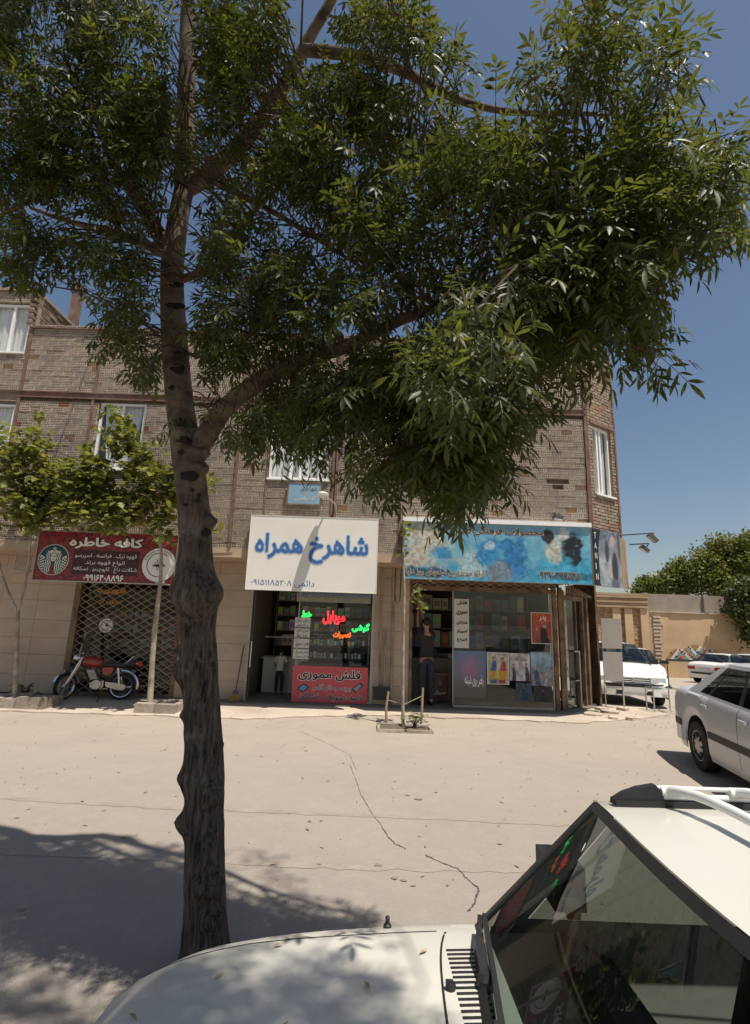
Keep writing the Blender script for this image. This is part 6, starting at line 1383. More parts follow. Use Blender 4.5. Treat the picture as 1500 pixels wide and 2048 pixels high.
# stepped tile mural, small square tiles
ml = MB(); A_, B_ = onY(1332, 1321, YW), onY(1446, 1291, YW); nxm, nym = 38, 10; cw = (B_.x-A_.x)/nxm; chh = (B_.z-A_.z)/nym
MC = {'w': (.62,.58,.5), 'k': (.03,.045,.07), 'o': (.42,.16,.05), 'b': (.10,.22,.34), 'c': (.40,.27,.15), 'l': (.3,.38,.36)}
for i in range(nxm):
    for j in range(nym):
        d = abs((i % 19)-9.5); hgt = 7 if 4 < i < 34 else (i if i <= 4 else 38-i)+2; pk = max(0, 4-abs(i-19)*.55) if True else 0
        if j > hgt+pk-.5 and not (abs(i-19) < 6 and j < 10-abs(i-19)*.6): continue
        if j == 0: c = 'k'
        elif j >= hgt-.5 and abs(i-19) > 6: c = 'k'
        else:
            q = (int(d)+j) % 7; c = 'woocblw'[q] if (i//2+j) % 5 else 'k'
            if q == 0: c = 'w'
        ml.box(A_.x+i*cw, A_.x+(i+1)*cw-.008, YW-.012, YW-.0005, A_.z+j*chh, A_.z+(j+1)*chh-.008, MC[c])
tag(ml.build('tile_mural', m_oldbrick, wl), kind='stuff')
YO = 26.5; ox0, ox1 = 9.2, XY(1296, YO, 1250); of = thing('old_brick_front', 'ochre old brick wall with pilasters and planks beside the yard wall', 'wall', (ox0, YO, 0))
oz = onY(1260, 1187, YO).z; random.seed(6); mb = MB(); z = gz(26.5); k = 0
pil = [XY(1235, YO), XY(1259, YO), XY(1291, YO)]
while z < oz-.75:
    x = ox0 - (.11 if k % 2 else 0)
    while x < ox1:
        pr_ = 0; c = random.choice([(.42,.27,.14),(.36,.225,.115),(.46,.31,.165),(.32,.2,.11),(.44,.3,.18)])
        mb.box(x, min(x+.212, ox1), YO-pr_+random.uniform(-.012,.012), YO+.2, z, z+.062, c); x += .22
    z += .07; k += 1
tag(mb.build('brick_courses', m_oldbrick, of), kind='stuff')
for p in pil:
    mb = MB(); mb.box(p-.2, p+.2, YO-.16, YO+.02, gz(26.5), oz-.76); mb.build('pilaster', m_plaster, of)
mb = MB(); mb.box(ox0, ox1, YO+.03, YO+.35, -1, oz-.02); mb.build('core', m_plaster, of)
for k in range(6):
    mb = MB(); zz = oz-.74+k*.125; mb.box(ox0, ox1+random.uniform(-.05,.03), YO-.2-random.uniform(0,.08), YO+.02, zz, zz+.11); mb.build('plank', pm('sunbleached_plank', (.36,.255,.155), .2, 3, .85, stretch=(1,6,8), bump=.3, second=(.28,.19,.11)), of)

# ================================================================== foliage
def merge_leaves(name, variants, inst, mat, parent):
    """inst: list of (Matrix, variant, tint); one mesh object"""
    if not inst: return None
    VV = []; FF = []; TT = []; off = 0; byv = {}
    for m_, v_, t_ in inst: byv.setdefault(v_, []).append((m_, t_))
    for v_, lst in byv.items():
        V, Fc = variants[v_]; A = np.array([[list(r) for r in m_] for m_, _ in lst]); P = np.einsum('nij,kj->nki', A[:, :3, :3], V) + A[:, None, :3, 3]
        n, k = len(lst), len(V); VV.append(P.reshape(-1, 3)); FF.append((Fc[None] + (off + np.arange(n)*k)[:, None, None]).reshape(-1, 3)); TT.append(np.repeat([t for _, t in lst], len(Fc))); off += n*k
    VV = np.concatenate(VV).astype(np.float32); FF = np.concatenate(FF).astype(np.int32); TT = np.concatenate(TT).astype(np.float32)
    if parent is not None:
        r = parent
        while r.parent: r = r.parent
        VV = VV - np.array(r.location, dtype=np.float32)
    me = bpy.data.meshes.new(name); me.vertices.add(len(VV)); me.vertices.foreach_set('co', VV.ravel()); me.loops.add(FF.size); me.loops.foreach_set('vertex_index', FF.ravel()); me.polygons.add(len(FF)); me.polygons.foreach_set('loop_start', np.arange(0, FF.size, 3, dtype=np.int32))
    at = me.attributes.new('tint', 'FLOAT', 'FACE'); at.data.foreach_set('value', TT); me.materials.append(mat); me.update(calc_edges=True); me.validate(); me.shade_smooth()
    return link(name, me, parent)
def mesh_of(name, var, tint, mat):
    V, Fc = var; me = bpy.data.meshes.new(name); me.from_pydata([tuple(p) for p in V], [], [tuple(int(i) for i in f) for f in Fc]); at = me.attributes.new('tint', 'FLOAT', 'FACE'); at.data.foreach_set('value', np.full(len(Fc), tint, np.float32)); me.materials.append(mat); me.shade_smooth(); return me
def leaflet(V, Fc, o, a, nrm, l, w, curl=0.12):
    """lance-shaped leaflet folded on its midrib"""
    a = a.normalized(); s = nrm.cross(a).normalized(); n_ = a.cross(s); b = len(V)
    for t, ww in ((0,0),(.25,.75),(.55,1.0),(.8,.55),(1,0)):
        c = o + a*(l*t) - n_*(curl*l*t*t)
        if ww == 0: V.append(c)
        else: V += [c + s*(w*ww) + n_*(w*.28*ww), c, c - s*(w*ww) + n_*(w*.28*ww)]
    i0 = b; r1, r2, r3, e = b+1, b+4, b+7, b+10
    Fc += [(i0,r1+1,r1),(i0,r1+2,r1+1)]
    for p, q in ((r1,r2),(r2,r3)): Fc += [(p,p+1,q),(p+1,q+1,q),(p+1,p+2,q+1),(p+2,q+2,q+1)]
    Fc += [(r3,r3+1,e),(r3+1,r3+2,e)]
def ash_leaf(rnd):
    V = []; Fc = []; n = rnd.choice((2,3,3)); L_ = .07+.05*n; Z = Vector((0,0,1))
    droop = rnd.uniform(.1,.5); pt = lambda t: Vector((L_*t, 0, -droop*L_*t*t*.6))
    b = len(V); 
    for t in (0,.5,1): p = pt(t); V += [p+Vector((0,.0018,0)), p-Vector((0,.0018,0))]
    Fc += [(b,b+1,b+2),(b+1,b+3,b+2),(b+2,b+3,b+4),(b+3,b+5,b+4)]
    for i in range(n):
        t = .38+.55*i/max(1,n-1) if n > 1 else .6; l = rnd.uniform(.085,.115)*(1-.12*abs(i-n/2)/n)
        for s in (1,-1):
            an = math.radians(rnd.uniform(42,62)); d = Vector((math.cos(an), s*math.sin(an), -rnd.uniform(.15,.75))); leaflet(V, Fc, pt(t), d, Vector((rnd.uniform(-.3,.3), s*rnd.uniform(-.5,.2), 1)), l, l*rnd.uniform(.098,.13))
    leaflet(V, Fc, pt(1), Vector((1, rnd.uniform(-.15,.15), -rnd.uniform(.2,.8))), Vector((0,rnd.uniform(-.4,.4),1)), rnd.uniform(.10,.13), .0135)
    return np.array([list(p) for p in V]), np.array(Fc)
RN = random.Random(42); ASH = [ash_leaf(RN) for _ in range(10)]
def frame_from(a, up):
    a = a.normalized(); s = up.cross(a); s = s.normalized() if s.length > 1e-3 else Vector((0,1,0)); n_ = a.cross(s); return Matrix((a, s, n_)).transposed().to_4x4()
ash_base = onY(412, 1935, 3.2); ash = thing('ash_tree', 'tall ash tree with a knobbly dark trunk beside the hatchback', 'tree', (ash_base.x, 3.2, -0.11))
def barkmat():
    m, t, b = newmat('ash_bark'); N = t.nodes; L = t.links; co = N.new('ShaderNodeTexCoord'); sx = N.new('ShaderNodeSeparateXYZ'); L.new(co.outputs['Object'], sx.inputs[0])
    mp = N.new('ShaderNodeMapping'); mp.inputs['Scale'].default_value = (48, 48, 6); L.new(co.outputs['Object'], mp.inputs[0]); nz = N.new('ShaderNodeTexNoise'); nz.inputs['Scale'].default_value = 1.0; nz.inputs['Detail'].default_value = 7; nz.inputs['Roughness'].default_value = .7; L.new(mp.outputs[0], nz.inputs['Vector'])
    r1 = N.new('ShaderNodeValToRGB'); e = r1.color_ramp.elements; e[0].position = .36; e[0].color = (.014,.011,.009,1); e[1].position = .64; e[1].color = (.185,.145,.112,1); L.new(nz.outputs[0], r1.inputs[0])
    n2 = N.new('ShaderNodeTexNoise'); n2.inputs['Scale'].default_value = 9; n2.inputs['Detail'].default_value = 6; L.new(co.outputs['Object'], n2.inputs['Vector']); r2 = N.new('ShaderNodeValToRGB'); e = r2.color_ramp.elements; e[0].position = .33; e[0].color = (.07,.05,.038,1); e[1].position = .62; e[1].color = (.23,.172,.122,1); L.new(n2.outputs[0], r2.inputs[0])
    ad = N.new('ShaderNodeMath'); ad.operation = 'MULTIPLY_ADD'; ad.inputs[1].default_value = .9; L.new(n2.outputs[0], ad.inputs[0]); L.new(sx.outputs[2], ad.inputs[2]); mr = N.new('ShaderNodeMapRange'); mr.inputs[1].default_value = 2.2; mr.inputs[2].default_value = 3.5; L.new(ad.outputs[0], mr.inputs[0])
    mx = N.new('ShaderNodeMix'); mx.data_type = 'RGBA'; L.new(mr.outputs[0], mx.inputs[0]); L.new(r1.outputs[0], mx.inputs[6]); L.new(r2.outputs[0], mx.inputs[7])
    n3 = N.new('ShaderNodeTexNoise'); n3.inputs['Scale'].default_value = 5; n3.inputs['Detail'].default_value = 8; n3.inputs['Roughness'].default_value = .75; L.new(co.outputs['Object'], n3.inputs['Vector']); m3 = N.new('ShaderNodeMapRange'); m3.inputs[1].default_value = .56; m3.inputs[2].default_value = .68; m3.inputs[4].default_value = .7; L.new(n3.outputs[0], m3.inputs[0])
    x3 = N.new('ShaderNodeMix'); x3.data_type = 'RGBA'; L.new(m3.outputs[0], x3.inputs[0]); L.new(mx.outputs[2], x3.inputs[6]); x3.inputs[7].default_value = (.27,.225,.18,1); L.new(x3.outputs[2], b.inputs['Base Color']); b.inputs['Roughness'].default_value = .92; b.inputs['Specular IOR Level'].default_value = .2
    bp = N.new('ShaderNodeBump'); bp.inputs['Strength'].default_value = 1.0; bp.inputs['Distance'].default_value = .03; L.new(nz.outputs[0], bp.inputs['Height']); L.new(bp.outputs[0], b.inputs['Normal']); return m
m_bark = barkmat(); random.seed(15)
def chain(pix): return [onY(p[0], p[1], p[2]) for p in pix]
def taper(n, r0, r1): return [r0+(r1-r0)*i/(n-1) for i in range(n)]
trunk_pix = [(412,1940,3.2,88),(411,1850,3.2,82),(410,1700,3.2,76),(409,1550,3.2,74),(403,1400,3.2,70),(397,1270,3.2,68),(394,1180,3.2,84),(391,1110,3.2,66),(388,1020,3.2,62),(376,920,3.2,60),(362,820,3.2,55),(352,720,3.2,51),(345,600,3.2,46),(346,520,3.2,44),(356,440,3.2,40),(370,370,3.2,36)]
P_ = chain(trunk_pix); P_[0].z = -.16; R_ = [q[3]/2*proj(p)[2]/F_PX for q, p in zip(trunk_pix, P_)]; sp_ = smooth_path(P_, 5); rr2 = list(np.interp(np.linspace(0, len(P_)-1, len(sp_)), range(len(P_)), R_)); rr2[0] *= 1.25; rr2[1] *= 1.12
BURLS = [(374,1431,14,0),(386,1556,30,-.02),(381,1646,27,-.02),(425,1592,22,-.09),(421,1682,16,-.1),(417,1768,34,-.085),(424,1836,26,-.1),(372,1345,28,-.01),(378,1185,34,-.03),(414,1182,34,-.04),(395,1205,34,-.09),(390,1160,28,-.09),(418,1042,17,-.02),(402,905,18,-.06),(408,935,15,-.08),(352,1300,10,0),(440,1490,9,-.03)]
def vp(x, y, px_):
    i, j = int(math.floor(x)), int(math.floor(y)); fx, fy = x-i, y-j; fx = fx*fx*(3-2*fx); fy = fy*fy*(3-2*fy); g = lambda a, b: NZ[((i+a) % px_) % 64, (j+b) % 64]
    return (g(0,0)*(1-fx)+g(1,0)*fx)*(1-fy)+(g(0,1)*(1-fx)+g(1,1)*fx)*fy
SPZ = [p.z for p in sp_]; axis_at = lambda z: Vector((float(np.interp(z, SPZ, [p.x for p in sp_])), float(np.interp(z, SPZ, [p.y for p in sp_])), z)); rad_at = lambda z: float(np.interp(z, SPZ, rr2))
BL = []
for px, py, r, dy in BURLS:
    p = onY(px, py, 3.2+dy); rb = r*1.05*proj(p)[2]/F_PX; c = axis_at(p.z); d = Vector((p.x-c.x, p.y-c.y, 0)); d = d.normalized() if d.length > .02 else Vector((0,-1,0)); R0 = rad_at(p.z); BL.append((c+d*R0, rb, max(.018, (p.xy-c.xy).length+rb-R0)))
NA = 72; zz = SPZ[0]; rings = []
while zz < SPZ[-1]: rings.append(zz); zz += .022 if zz < 3.0 else .05
V = []
for z in rings:
    c = axis_at(z); R0 = rad_at(z); w = max(0, min(1, (3.1-z)/1.0)); flare = 1+.35*max(0, 1-(z+.16)/.35)**2
    for k in range(NA):
        th = 2*math.pi*k/NA; d = Vector((math.cos(th), math.sin(th), 0)); ridge = 1-abs(2*vp(k/NA*24, z*6+th*.3, 24)-1); fine = vp(k/NA*36, z*16, 36); lump_ = vp(k/NA*5, z*2.2, 5)
        r = R0*flare*(1 + w*(.075*(ridge-.6)+.03*(fine-.5)) + .09*(lump_-.5) + (1-w)*.02*(fine-.5)); p = c+d*r
        for bc, rb, am in BL:
            q = (p-bc).length
            if q < rb*2.2: r += am*math.exp(-(q/(rb*.72))**2)*(.72+.56*vp(k/NA*30, z*22, 30))
        V.append(c+d*r)
tm = MB(); tm.add(V, [(i*NA+k, i*NA+(k+1) % NA, (i+1)*NA+(k+1) % NA, (i+1)*NA+k) for i in range(len(rings)-1) for k in range(NA)]); tm.build('trunk', m_bark, ash, smooth=80)
LIMB_PTS = []
def limb(pix, r0, r1, name='limb'):
    P_ = smooth_path(chain(pix), 5); mb = MB(); mb.tube(P_, taper(len(P_), r0, r1), 10, jitter=.04); mb.build(name, m_bark, ash, smooth=70); LIMB_PTS.extend(P_)
limb([(392,905,3.2),(425,850,3.12),(452,815,3.05),(510,770,2.95),(600,722,2.8),(700,690,2.65),(800,640,2.45),(880,615,2.3)], .075, .022)
limb([(370,375,3.2),(415,347,3.18),(460,310,3.15),(530,228,3.1),(575,160,3.05),(608,95,3.0),(660,5,2.9),(720,-110,2.8)], .075, .03)
limb([(604,100,3.0),(700,110,2.9),(800,140,2.8),(880,182,2.7),(950,210,2.6),(1050,226,2.5),(1225,228,2.35)], .045, .010)
limb([(370,375,3.2),(372,250,3.15),(375,100,3.05),(376,-20,2.95),(380,-200,2.7),(500,-420,2.2)], .082, .03)
limb([(425,362,3.18),(500,400,3.05),(560,432,2.95),(640,482,2.85),(740,545,2.7)], .028, .008)
limb([(340,512,3.2),(280,485,3.22),(200,460,3.25),(130,440,3.25),(60,415,3.2)], .04, .012)
limb([(340,500,3.2),(300,440,3.2),(258,375,3.2),(225,320,3.15),(190,230,3.1),(120,100,3.0)], .055, .015)
limb([(226,325,3.15),(150,345,3.1),(60,400,3.05),(-40,450,3.0)], .028, .01)
limb([(870,618,2.3),(1000,590,2.2),(1120,557,2.15),(1190,510,2.12),(1250,450,2.1),(1310,385,2.08),(1400,342,2.05)], .024, .006)
limb([(360,560,3.2),(440,525,3.05),(495,440,2.95),(560,370,2.85),(640,300,2.75)], .03, .008)
limb([(690,692,2.66),(760,765,2.55),(830,850,2.5),(890,935,2.45)], .024, .006)
limb([(948,210,2.6),(985,300,2.5),(1010,420,2.4),(1040,520,2.35)], .016, .006)
limb([(530,228,3.1),(640,250,2.9),(760,290,2.7),(900,330,2.5),(1000,330,2.4),(1120,330,2.3),(1260,300,2.2)], .028, .006)
limb([(350,700,3.2),(420,715,3.1),(470,690,3.0),(520,640,2.9)], .016, .005)
limb([(380,-200,2.7),(300,-250,2.4),(200,-200,2.3),(60,-120,2.3)], .03, .01)
limb([(720,-110,2.8),(850,-150,2.5),(1000,-120,2.3),(1150,-20,2.2),(1260,60,2.2)], .026, .007)
limb([(500,-420,2.2),(560,-800,1.5),(620,-1400,.9)], .03, .01)
m_knot = pm('knot_bark', (.075,.050,.036), .35, 30, .95, bump=.8, bscale=60)
# burls and pruning scars
m_scar = pm('bark_scar', (.022,.016,.013), .3, 30, .95, bump=.8, bscale=70)
for px, py, r, asp in ((355,738,14,.8),(362,846,14,.75),(367,880,14,.6),(378,952,18,.55),(352,706,8,.5),(364,905,9,.8),(345,775,7,1),(352,570,16,.35),(350,612,20,.3),(396,1000,6,.8),(372,1010,7,.5),(412,1065,9,.9),(398,990,4,1),(384,980,4,1)):
    Yd = 3.2 - float(np.interp(py, [q[1] for q in trunk_pix][::-1], R_[::-1]))*.93; p = onY(px, py, Yd); rb = r*proj(p)[2]/F_PX; mb = MB(); mb.lump(p, rb*1.05, (1,.3,asp), 14, 10, px*7+py); mb.build('scar', m_scar, ash, smooth=75)
# --- where leaves may be: their shadows must leave the sunlit road, roof and bonnet patch free
def casts_wrong(P):
    for zp in (-.06,):
        g = P - SUN*((P.z-zp)/SUN.z)
        if g.y > 2.0:
            u_, v_, d_ = proj(g)
            if d_ > .1 and v_ < float(np.interp(u_, [-300,0,130,250,380,560,700,760,800],[1712,1690,1668,1700,1682,1705,1762,1815,1862])): return True
    g = P - SUN*((P.z-1.26)/SUN.z)
    if .52 < g.x < 2.6 and -.2 < g.y < 1.75: return True
    g = P - SUN*((P.z-.80)/SUN.z)
    if -.9 < g.x < .75 and .1 < g.y < 1.9:
        if g.x > .16 and g.y < 1.62: return True
        u_, v_, _ = proj(g)
        lo_ = float(np.interp(v_, [1868,1885,1920,1960,2010,2040],[760,690,640,720,800,930]))
        if 1872 < v_ < 2030 and u_ > lo_ : return True
    return False
BLOBS = [(90,110,170,3.3,34),(320,90,170,3.25,34),(540,120,150,3.1,30),(760,100,130,2.95,26),(110,330,150,3.3,34),(300,300,140,3.25,30),(510,320,140,3.1,28),(700,310,140,2.9,28),(70,490,75,3.3,14),(170,500,55,3.3,8),(240,560,60,3.3,8),(250,650,60,3.3,11),(300,720,35,3.25,5),
 (470,560,110,3.0,22),(620,540,120,2.9,24),(800,460,140,2.7,30),(950,380,140,2.6,28),(1000,240,80,2.55,9),(1130,120,120,2.5,20),(1250,70,100,2.4,16),(1330,120,55,2.35,7),(1100,340,140,2.4,28),(1290,330,110,2.3,20),(1420,350,75,2.2,12),(1470,290,45,2.2,5),(1300,490,120,2.25,24),(1430,450,60,2.2,8),(1100,540,130,2.3,26),(1240,640,95,2.3,20),(1130,720,90,2.35,17),(1290,720,45,2.3,6),(960,600,120,2.2,22),(880,680,100,1.95,15),(990,660,80,1.9,10),(900,780,70,1.95,8),(800,790,120,2.6,24),(940,850,95,2.45,20),(870,935,62,2.45,10),(975,915,58,2.45,9),(790,925,55,2.55,8),(915,975,42,2.45,6),(1020,800,60,2.4,8),(680,780,110,2.8,22),(560,800,85,2.95,15),(480,840,55,3.05,8),(620,880,55,2.85,6),(450,700,70,3.05,10),(340,830,40,3.0,3),(740,900,55,2.6,7),(600,680,110,2.85,16),(760,640,110,2.6,18),(270,460,90,3.25,12),(420,480,80,3.1,10),(870,130,60,2.8,4),(400,640,50,2.95,5),(900,250,70,2.7,8),(1180,440,100,2.35,14)]
WB = [((.35,1.0,5.6),.95,34),((-.5,2.0,6.7),1.1,34),((.8,.35,5.9),.8,24),((-1.7,2.5,6.3),1.0,26),((-.25,.3,5.3),.7,20),((1.3,1.7,6.4),.9,22),((.2,2.2,7.6),1.2,26),((-1.1,.9,6.2),.9,24),((.5,-.6,5.6),.8,16),((-2.2,1.6,5.8),.8,20),((-.35,.35,6.0),.7,46),((-.25,1.1,5.9),.75,70),((-.75,1.25,5.3),.55,50),((.3,.9,6.3),.6,40),((.45,-.35,5.2),.45,40),((.9,-.45,5.5),.4,30),((-.8,.1,5.6),.6,30),((.95,-.3,5.6),.45,52),((.5,-.25,5.4),.5,56),((1.15,.15,5.3),.45,36),((.25,.1,5.1),.5,46),((.75,.1,5.5),.4,36),((-.9,1.9,5.9),.7,26),((-1.6,1.4,6.6),.9,30),((.1,1.6,6.4),.8,30),((-.1,2.4,6.6),.6,24)]  # leaf clumps above the view, added for their shade on bonnet and road
SHOW = [(*proj(p)[:2], proj(p)[2], w) for p, w in [(q, 46) for q in sp_] + [(q, 26) for q in LIMB_PTS[:36+36+31+26]] + [(q, 12) for q in LIMB_PTS[36+36+31+26:36+36+31+26+62]]]
SHOW = np.array(SHOW)
def hides_limb(P):
    u_, v_, d_ = proj(P); k = (np.hypot(SHOW[:,0]-u_, SHOW[:,1]-v_-25) < SHOW[:,3]+18) & (SHOW[:,2] > d_-.05)
    return bool(k.any()) and rnd.random() < .9
leaves = []; twigs = MB(); rnd = random.Random(99); LP = np.array([list(p) for p in LIMB_PTS])
def twig(P):
    i = int(np.argmin(((LP-np.array(P))**2).sum(1))); B = Vector(LP[i]); d = P-B
    if d.length > .95: B = P - d.normalized()*rnd.uniform(.5,.9)
    d = (P-B); d = d.normalized() if d.length > .05 else Vector((rnd.uniform(-1,1), rnd.uniform(-1,1), .3)).normalized()
    d = (d + Vector((rnd.uniform(-.5,.5), rnd.uniform(-.5,.5), rnd.uniform(-.5,.35)))).normalized(); L_ = rnd.uniform(.22,.38); S_ = P - d*L_; bend = Vector((0,0,-.10*rnd.random()))
    mid = B.lerp(S_, .55) + Vector((0,0,.04)); twigs.tube([B, mid, S_, S_.lerp(P,.5)+bend*.3, P+bend], [.007,.0055,.0045,.0035,.002], 4, caps=False)
    side = d.cross(Vector((0,0,1))); side = side.normalized() if side.length > .1 else Vector((1,0,0)); upv = side.cross(d); npairs = rnd.choice((3,4,4,5))
    for k in range(npairs):
        t = .25+.75*k/(npairs-1); o = S_.lerp(P+bend, t); ax = side if k % 2 == 0 else upv
        for s in (1,-1):
            if rnd.random() < .06: continue
            a = (d*rnd.uniform(.45,1.0) + ax*s*rnd.uniform(.6,1.0) + Vector((0,0,-rnd.uniform(.05,.75)))).normalized(); up = Vector((rnd.uniform(-.4,.4), rnd.uniform(-.4,.4), 1)); m_ = frame_from(a, up); sc_ = rnd.uniform(.46,.74); m_ = Matrix.Translation(o) @ m_ @ Matrix.Scale(sc_, 4)
            leaves.append((m_, rnd.randrange(len(ASH)), rnd.random()))
    a = (d + Vector((0,0,-rnd.uniform(.1,.6)))).normalized(); leaves.append((Matrix.Translation(P+bend) @ frame_from(a, Vector((0,0,1))) @ Matrix.Scale(rnd.uniform(.5,.75), 4), rnd.randrange(len(ASH)), rnd.random()))
DENS = 1.5
seedspots = []
for (bx, by, br, bt, n) in BLOBS:
    if bx > 1040 and by > 450: by -= 48
    if bx > 980 and by < 300: n *= .62
    made = tries = 0
    dn = DENS*(1.55 if by < 430 and bx < 850 else 1.0)
    while made < n*dn and tries < n*20:
        tries += 1; a = rnd.uniform(0, 2*math.pi); q = math.sqrt(rnd.random())*br*.86; t = bt + rnd.uniform(-.42,.38); P = atT(bx+q*math.cos(a), by-12+q*math.sin(a), t)
        if P.y < .25 or casts_wrong(P) or hides_limb(P): continue
        twig(P); made += 1
        if rnd.random() < .07: seedspots.append(P)
for (c, r, n) in WB:
    made = tries = 0
    while made < n*.6 and tries < n*16:
        tries += 1; v_ = Vector((rnd.gauss(0,1), rnd.gauss(0,1), rnd.gauss(0,.8))).normalized()*r*rnd.random()**.4; P = Vector(c)+v_
        if casts_wrong(P): continue
        u_, w_, d_ = proj(P)
        if d_ > 0 and -60 < u_ < 1560 and w_ > -120: continue
        twig(P); made += 1
twigs.build('twigs', m_bark, ash)
def over_limb(m_):
    c = m_ @ Vector((.13,0,-.03)); u_, v_, d_ = proj(c)
    if not (0 < u_ < 1500 and 0 < v_ < 1100): return False
    k = (np.hypot(SHOW[:,0]-u_, SHOW[:,1]-v_) < SHOW[:,3]*1.15) & (SHOW[:,2] > d_)
    return bool(k.any()) and rnd.random() < .66
leaves = [l for l in leaves if not over_limb(l[0])]
m_ash = leafmat('ash_leaf', (.036,.050,.012), (.112,.124,.032), .46, .48)
vis = []
for i, (m_, v_, t_) in enumerate(leaves):
    u_, w_, d_ = proj(m_.translation)
    if 20 < u_ < 1480 and 20 < w_ < 1100 and d_ > .5: vis.append((d_, i))
near = set(i for _, i in sorted(vis)[:300])
crown = merge_leaves('crown', ASH, [l for i, l in enumerate(leaves) if i not in near], m_ash, ash); tag(crown, kind='stuff')
sing = [mesh_of('leaf', ASH[k % len(ASH)], (.15,.4,.6,.85)[k % 4], m_ash) for k in range(40)]
for i in near:
    m_, v_, t_ = leaves[i]; k = next(k for k in range(40) if k % len(ASH) == v_ and k % 4 in ((int(t_*4)) % 4, (int(t_*4)+1) % 4)); instance('leaf', sing[k], crown, Matrix.Translation(-Vector(ash.location)) @ m_)
mb = MB()
for P in seedspots[:70]:
    for k in range(26):
        o = P + Vector((rnd.gauss(0,.035), rnd.gauss(0,.035), -abs(rnd.gauss(.03,.05)))); d = Vector((rnd.uniform(-.35,.35), rnd.uniform(-.35,.35), -1)).normalized()*.035; s = Vector((d.y,-d.x,.01)).normalized()*.0035; mb.add([o, o+d*.6+s, o+d, o+d*.6-s], [(0,1,2,3)])
tag(mb.build('seed_clusters', pm('dry_seed', (.16,.075,.035), .3, 40, .85), ash), kind='stuff')

# ---- lobed plane-tree leaves for the saplings
def lobed(rnd):
    V = [Vector((.0,0,0))]; pts = [(.0,.012),(.10,.16),(.22,.42),(.30,.20),(.48,.55),(.55,.22),(.72,.30),(.78,.12),(1,0)]; V = [Vector((x*.15, y*.13, -.02*x*x + .02*y)) for x, y in pts] + [Vector((x*.15, -y*.13, -.02*x*x+.02*y)) for x, y in pts[:-1]]; c = len(V); V.append(Vector((.06,0,-.004)))
    n = len(pts); ring = list(range(n)) + [n+k for k in range(n-2,-1,-1)]; Fc = [(c, ring[(i+1) % len(ring)], ring[i]) for i in range(len(ring))]
    return np.array([list(p) for p in V]), np.array(Fc)
LOB = [lobed(RN)]
m_plane = leafmat('plane_leaf', (.085,.108,.022), (.24,.245,.065), .40, .5); m_sbark = pm('sapling_bark', (.36,.30,.225), .2, 14, .85, bump=.3, second=(.24,.19,.14))
def sapling(label, base, stems, blobs, r0, nleaf, seed, size=1.0):
    t = thing('plane_sapling', label, 'tree', base); rn = random.Random(seed); pts = []
    for k, (pix, ra, rb) in enumerate(stems):
        P_ = smooth_path(chain(pix), 4); mb = MB(); mb.tube(P_, taper(len(P_), ra, rb), 8, jitter=.08); mb.build('trunk' if k == 0 else 'branch', m_sbark, t, smooth=60); pts += P_
    PA = np.array([list(p) for p in pts]); inst = []; tw = MB(); tot = sum(b[2]**2 for b in blobs)
    for (bx, by, br, Y) in blobs:
        n = int(nleaf*br*br/tot/7)
        for _ in range(max(2, n)):
            a = rn.uniform(0, 6.28); q = math.sqrt(rn.random())*br; P = onY(bx+q*math.cos(a), by+q*math.sin(a), Y+rn.uniform(-.45,.35)); i = int(np.argmin(((PA-np.array(P))**2).sum(1))); B = Vector(PA[i]); d = P-B
            if d.length > .9: B = P-d.normalized()*.8
            tw.tube([B, B.lerp(P,.5)+Vector((0,0,.05)), P], [.006,.0045,.002], 4, caps=False); d = (P-B).normalized() if (P-B).length > .05 else Vector((0,0,1))
            for k in range(rn.randint(6,9)):
                o = B.lerp(P, rn.uniform(.5,1.05)) + Vector((rn.gauss(0,.05), rn.gauss(0,.05), rn.gauss(0,.05))); a_ = Vector((rn.uniform(-1,1), rn.uniform(-1,1), rn.uniform(-.7,.35))); inst.append((Matrix.Translation(o) @ frame_from(a_, Vector((rn.uniform(-.5,.5), rn.uniform(-.5,.5), 1))) @ Matrix.Scale(rn.uniform(.6,1.15)*size, 4), 0, rn.random()))
    tw.build('twigs', m_sbark, t); tag(merge_leaves('crown', LOB, inst, m_plane, t), kind='stuff'); return t
YT = 9.62
b1, b2 = onY(28, 1410, YT), onY(300, 1415, YT)
sapling('plane sapling forked low over the stone planter at the vent window', (b1.x, YT, .05), [([(28,1412,YT),(32,1340,YT),(36,1222,YT)], .045, .032), ([(36,1224,YT),(15,1180,YT),(-2,1120,YT-.05),(-15,1000,YT-.1),(-20,900,YT-.1)], .024, .01), ([(36,1224,YT),(52,1160,YT),(61,1090,YT),(70,960,YT-.15),(80,840,YT-.2)], .026, .008)],
  [(55,950,70,9.2),(78,880,28,9.2),(76,835,13,9.2),(30,1005,62,9.2),(-10,900,50,9.2),(110,1000,60,9.2),(60,1035,32,9.3)], .04, 1900, 3, 1.1)
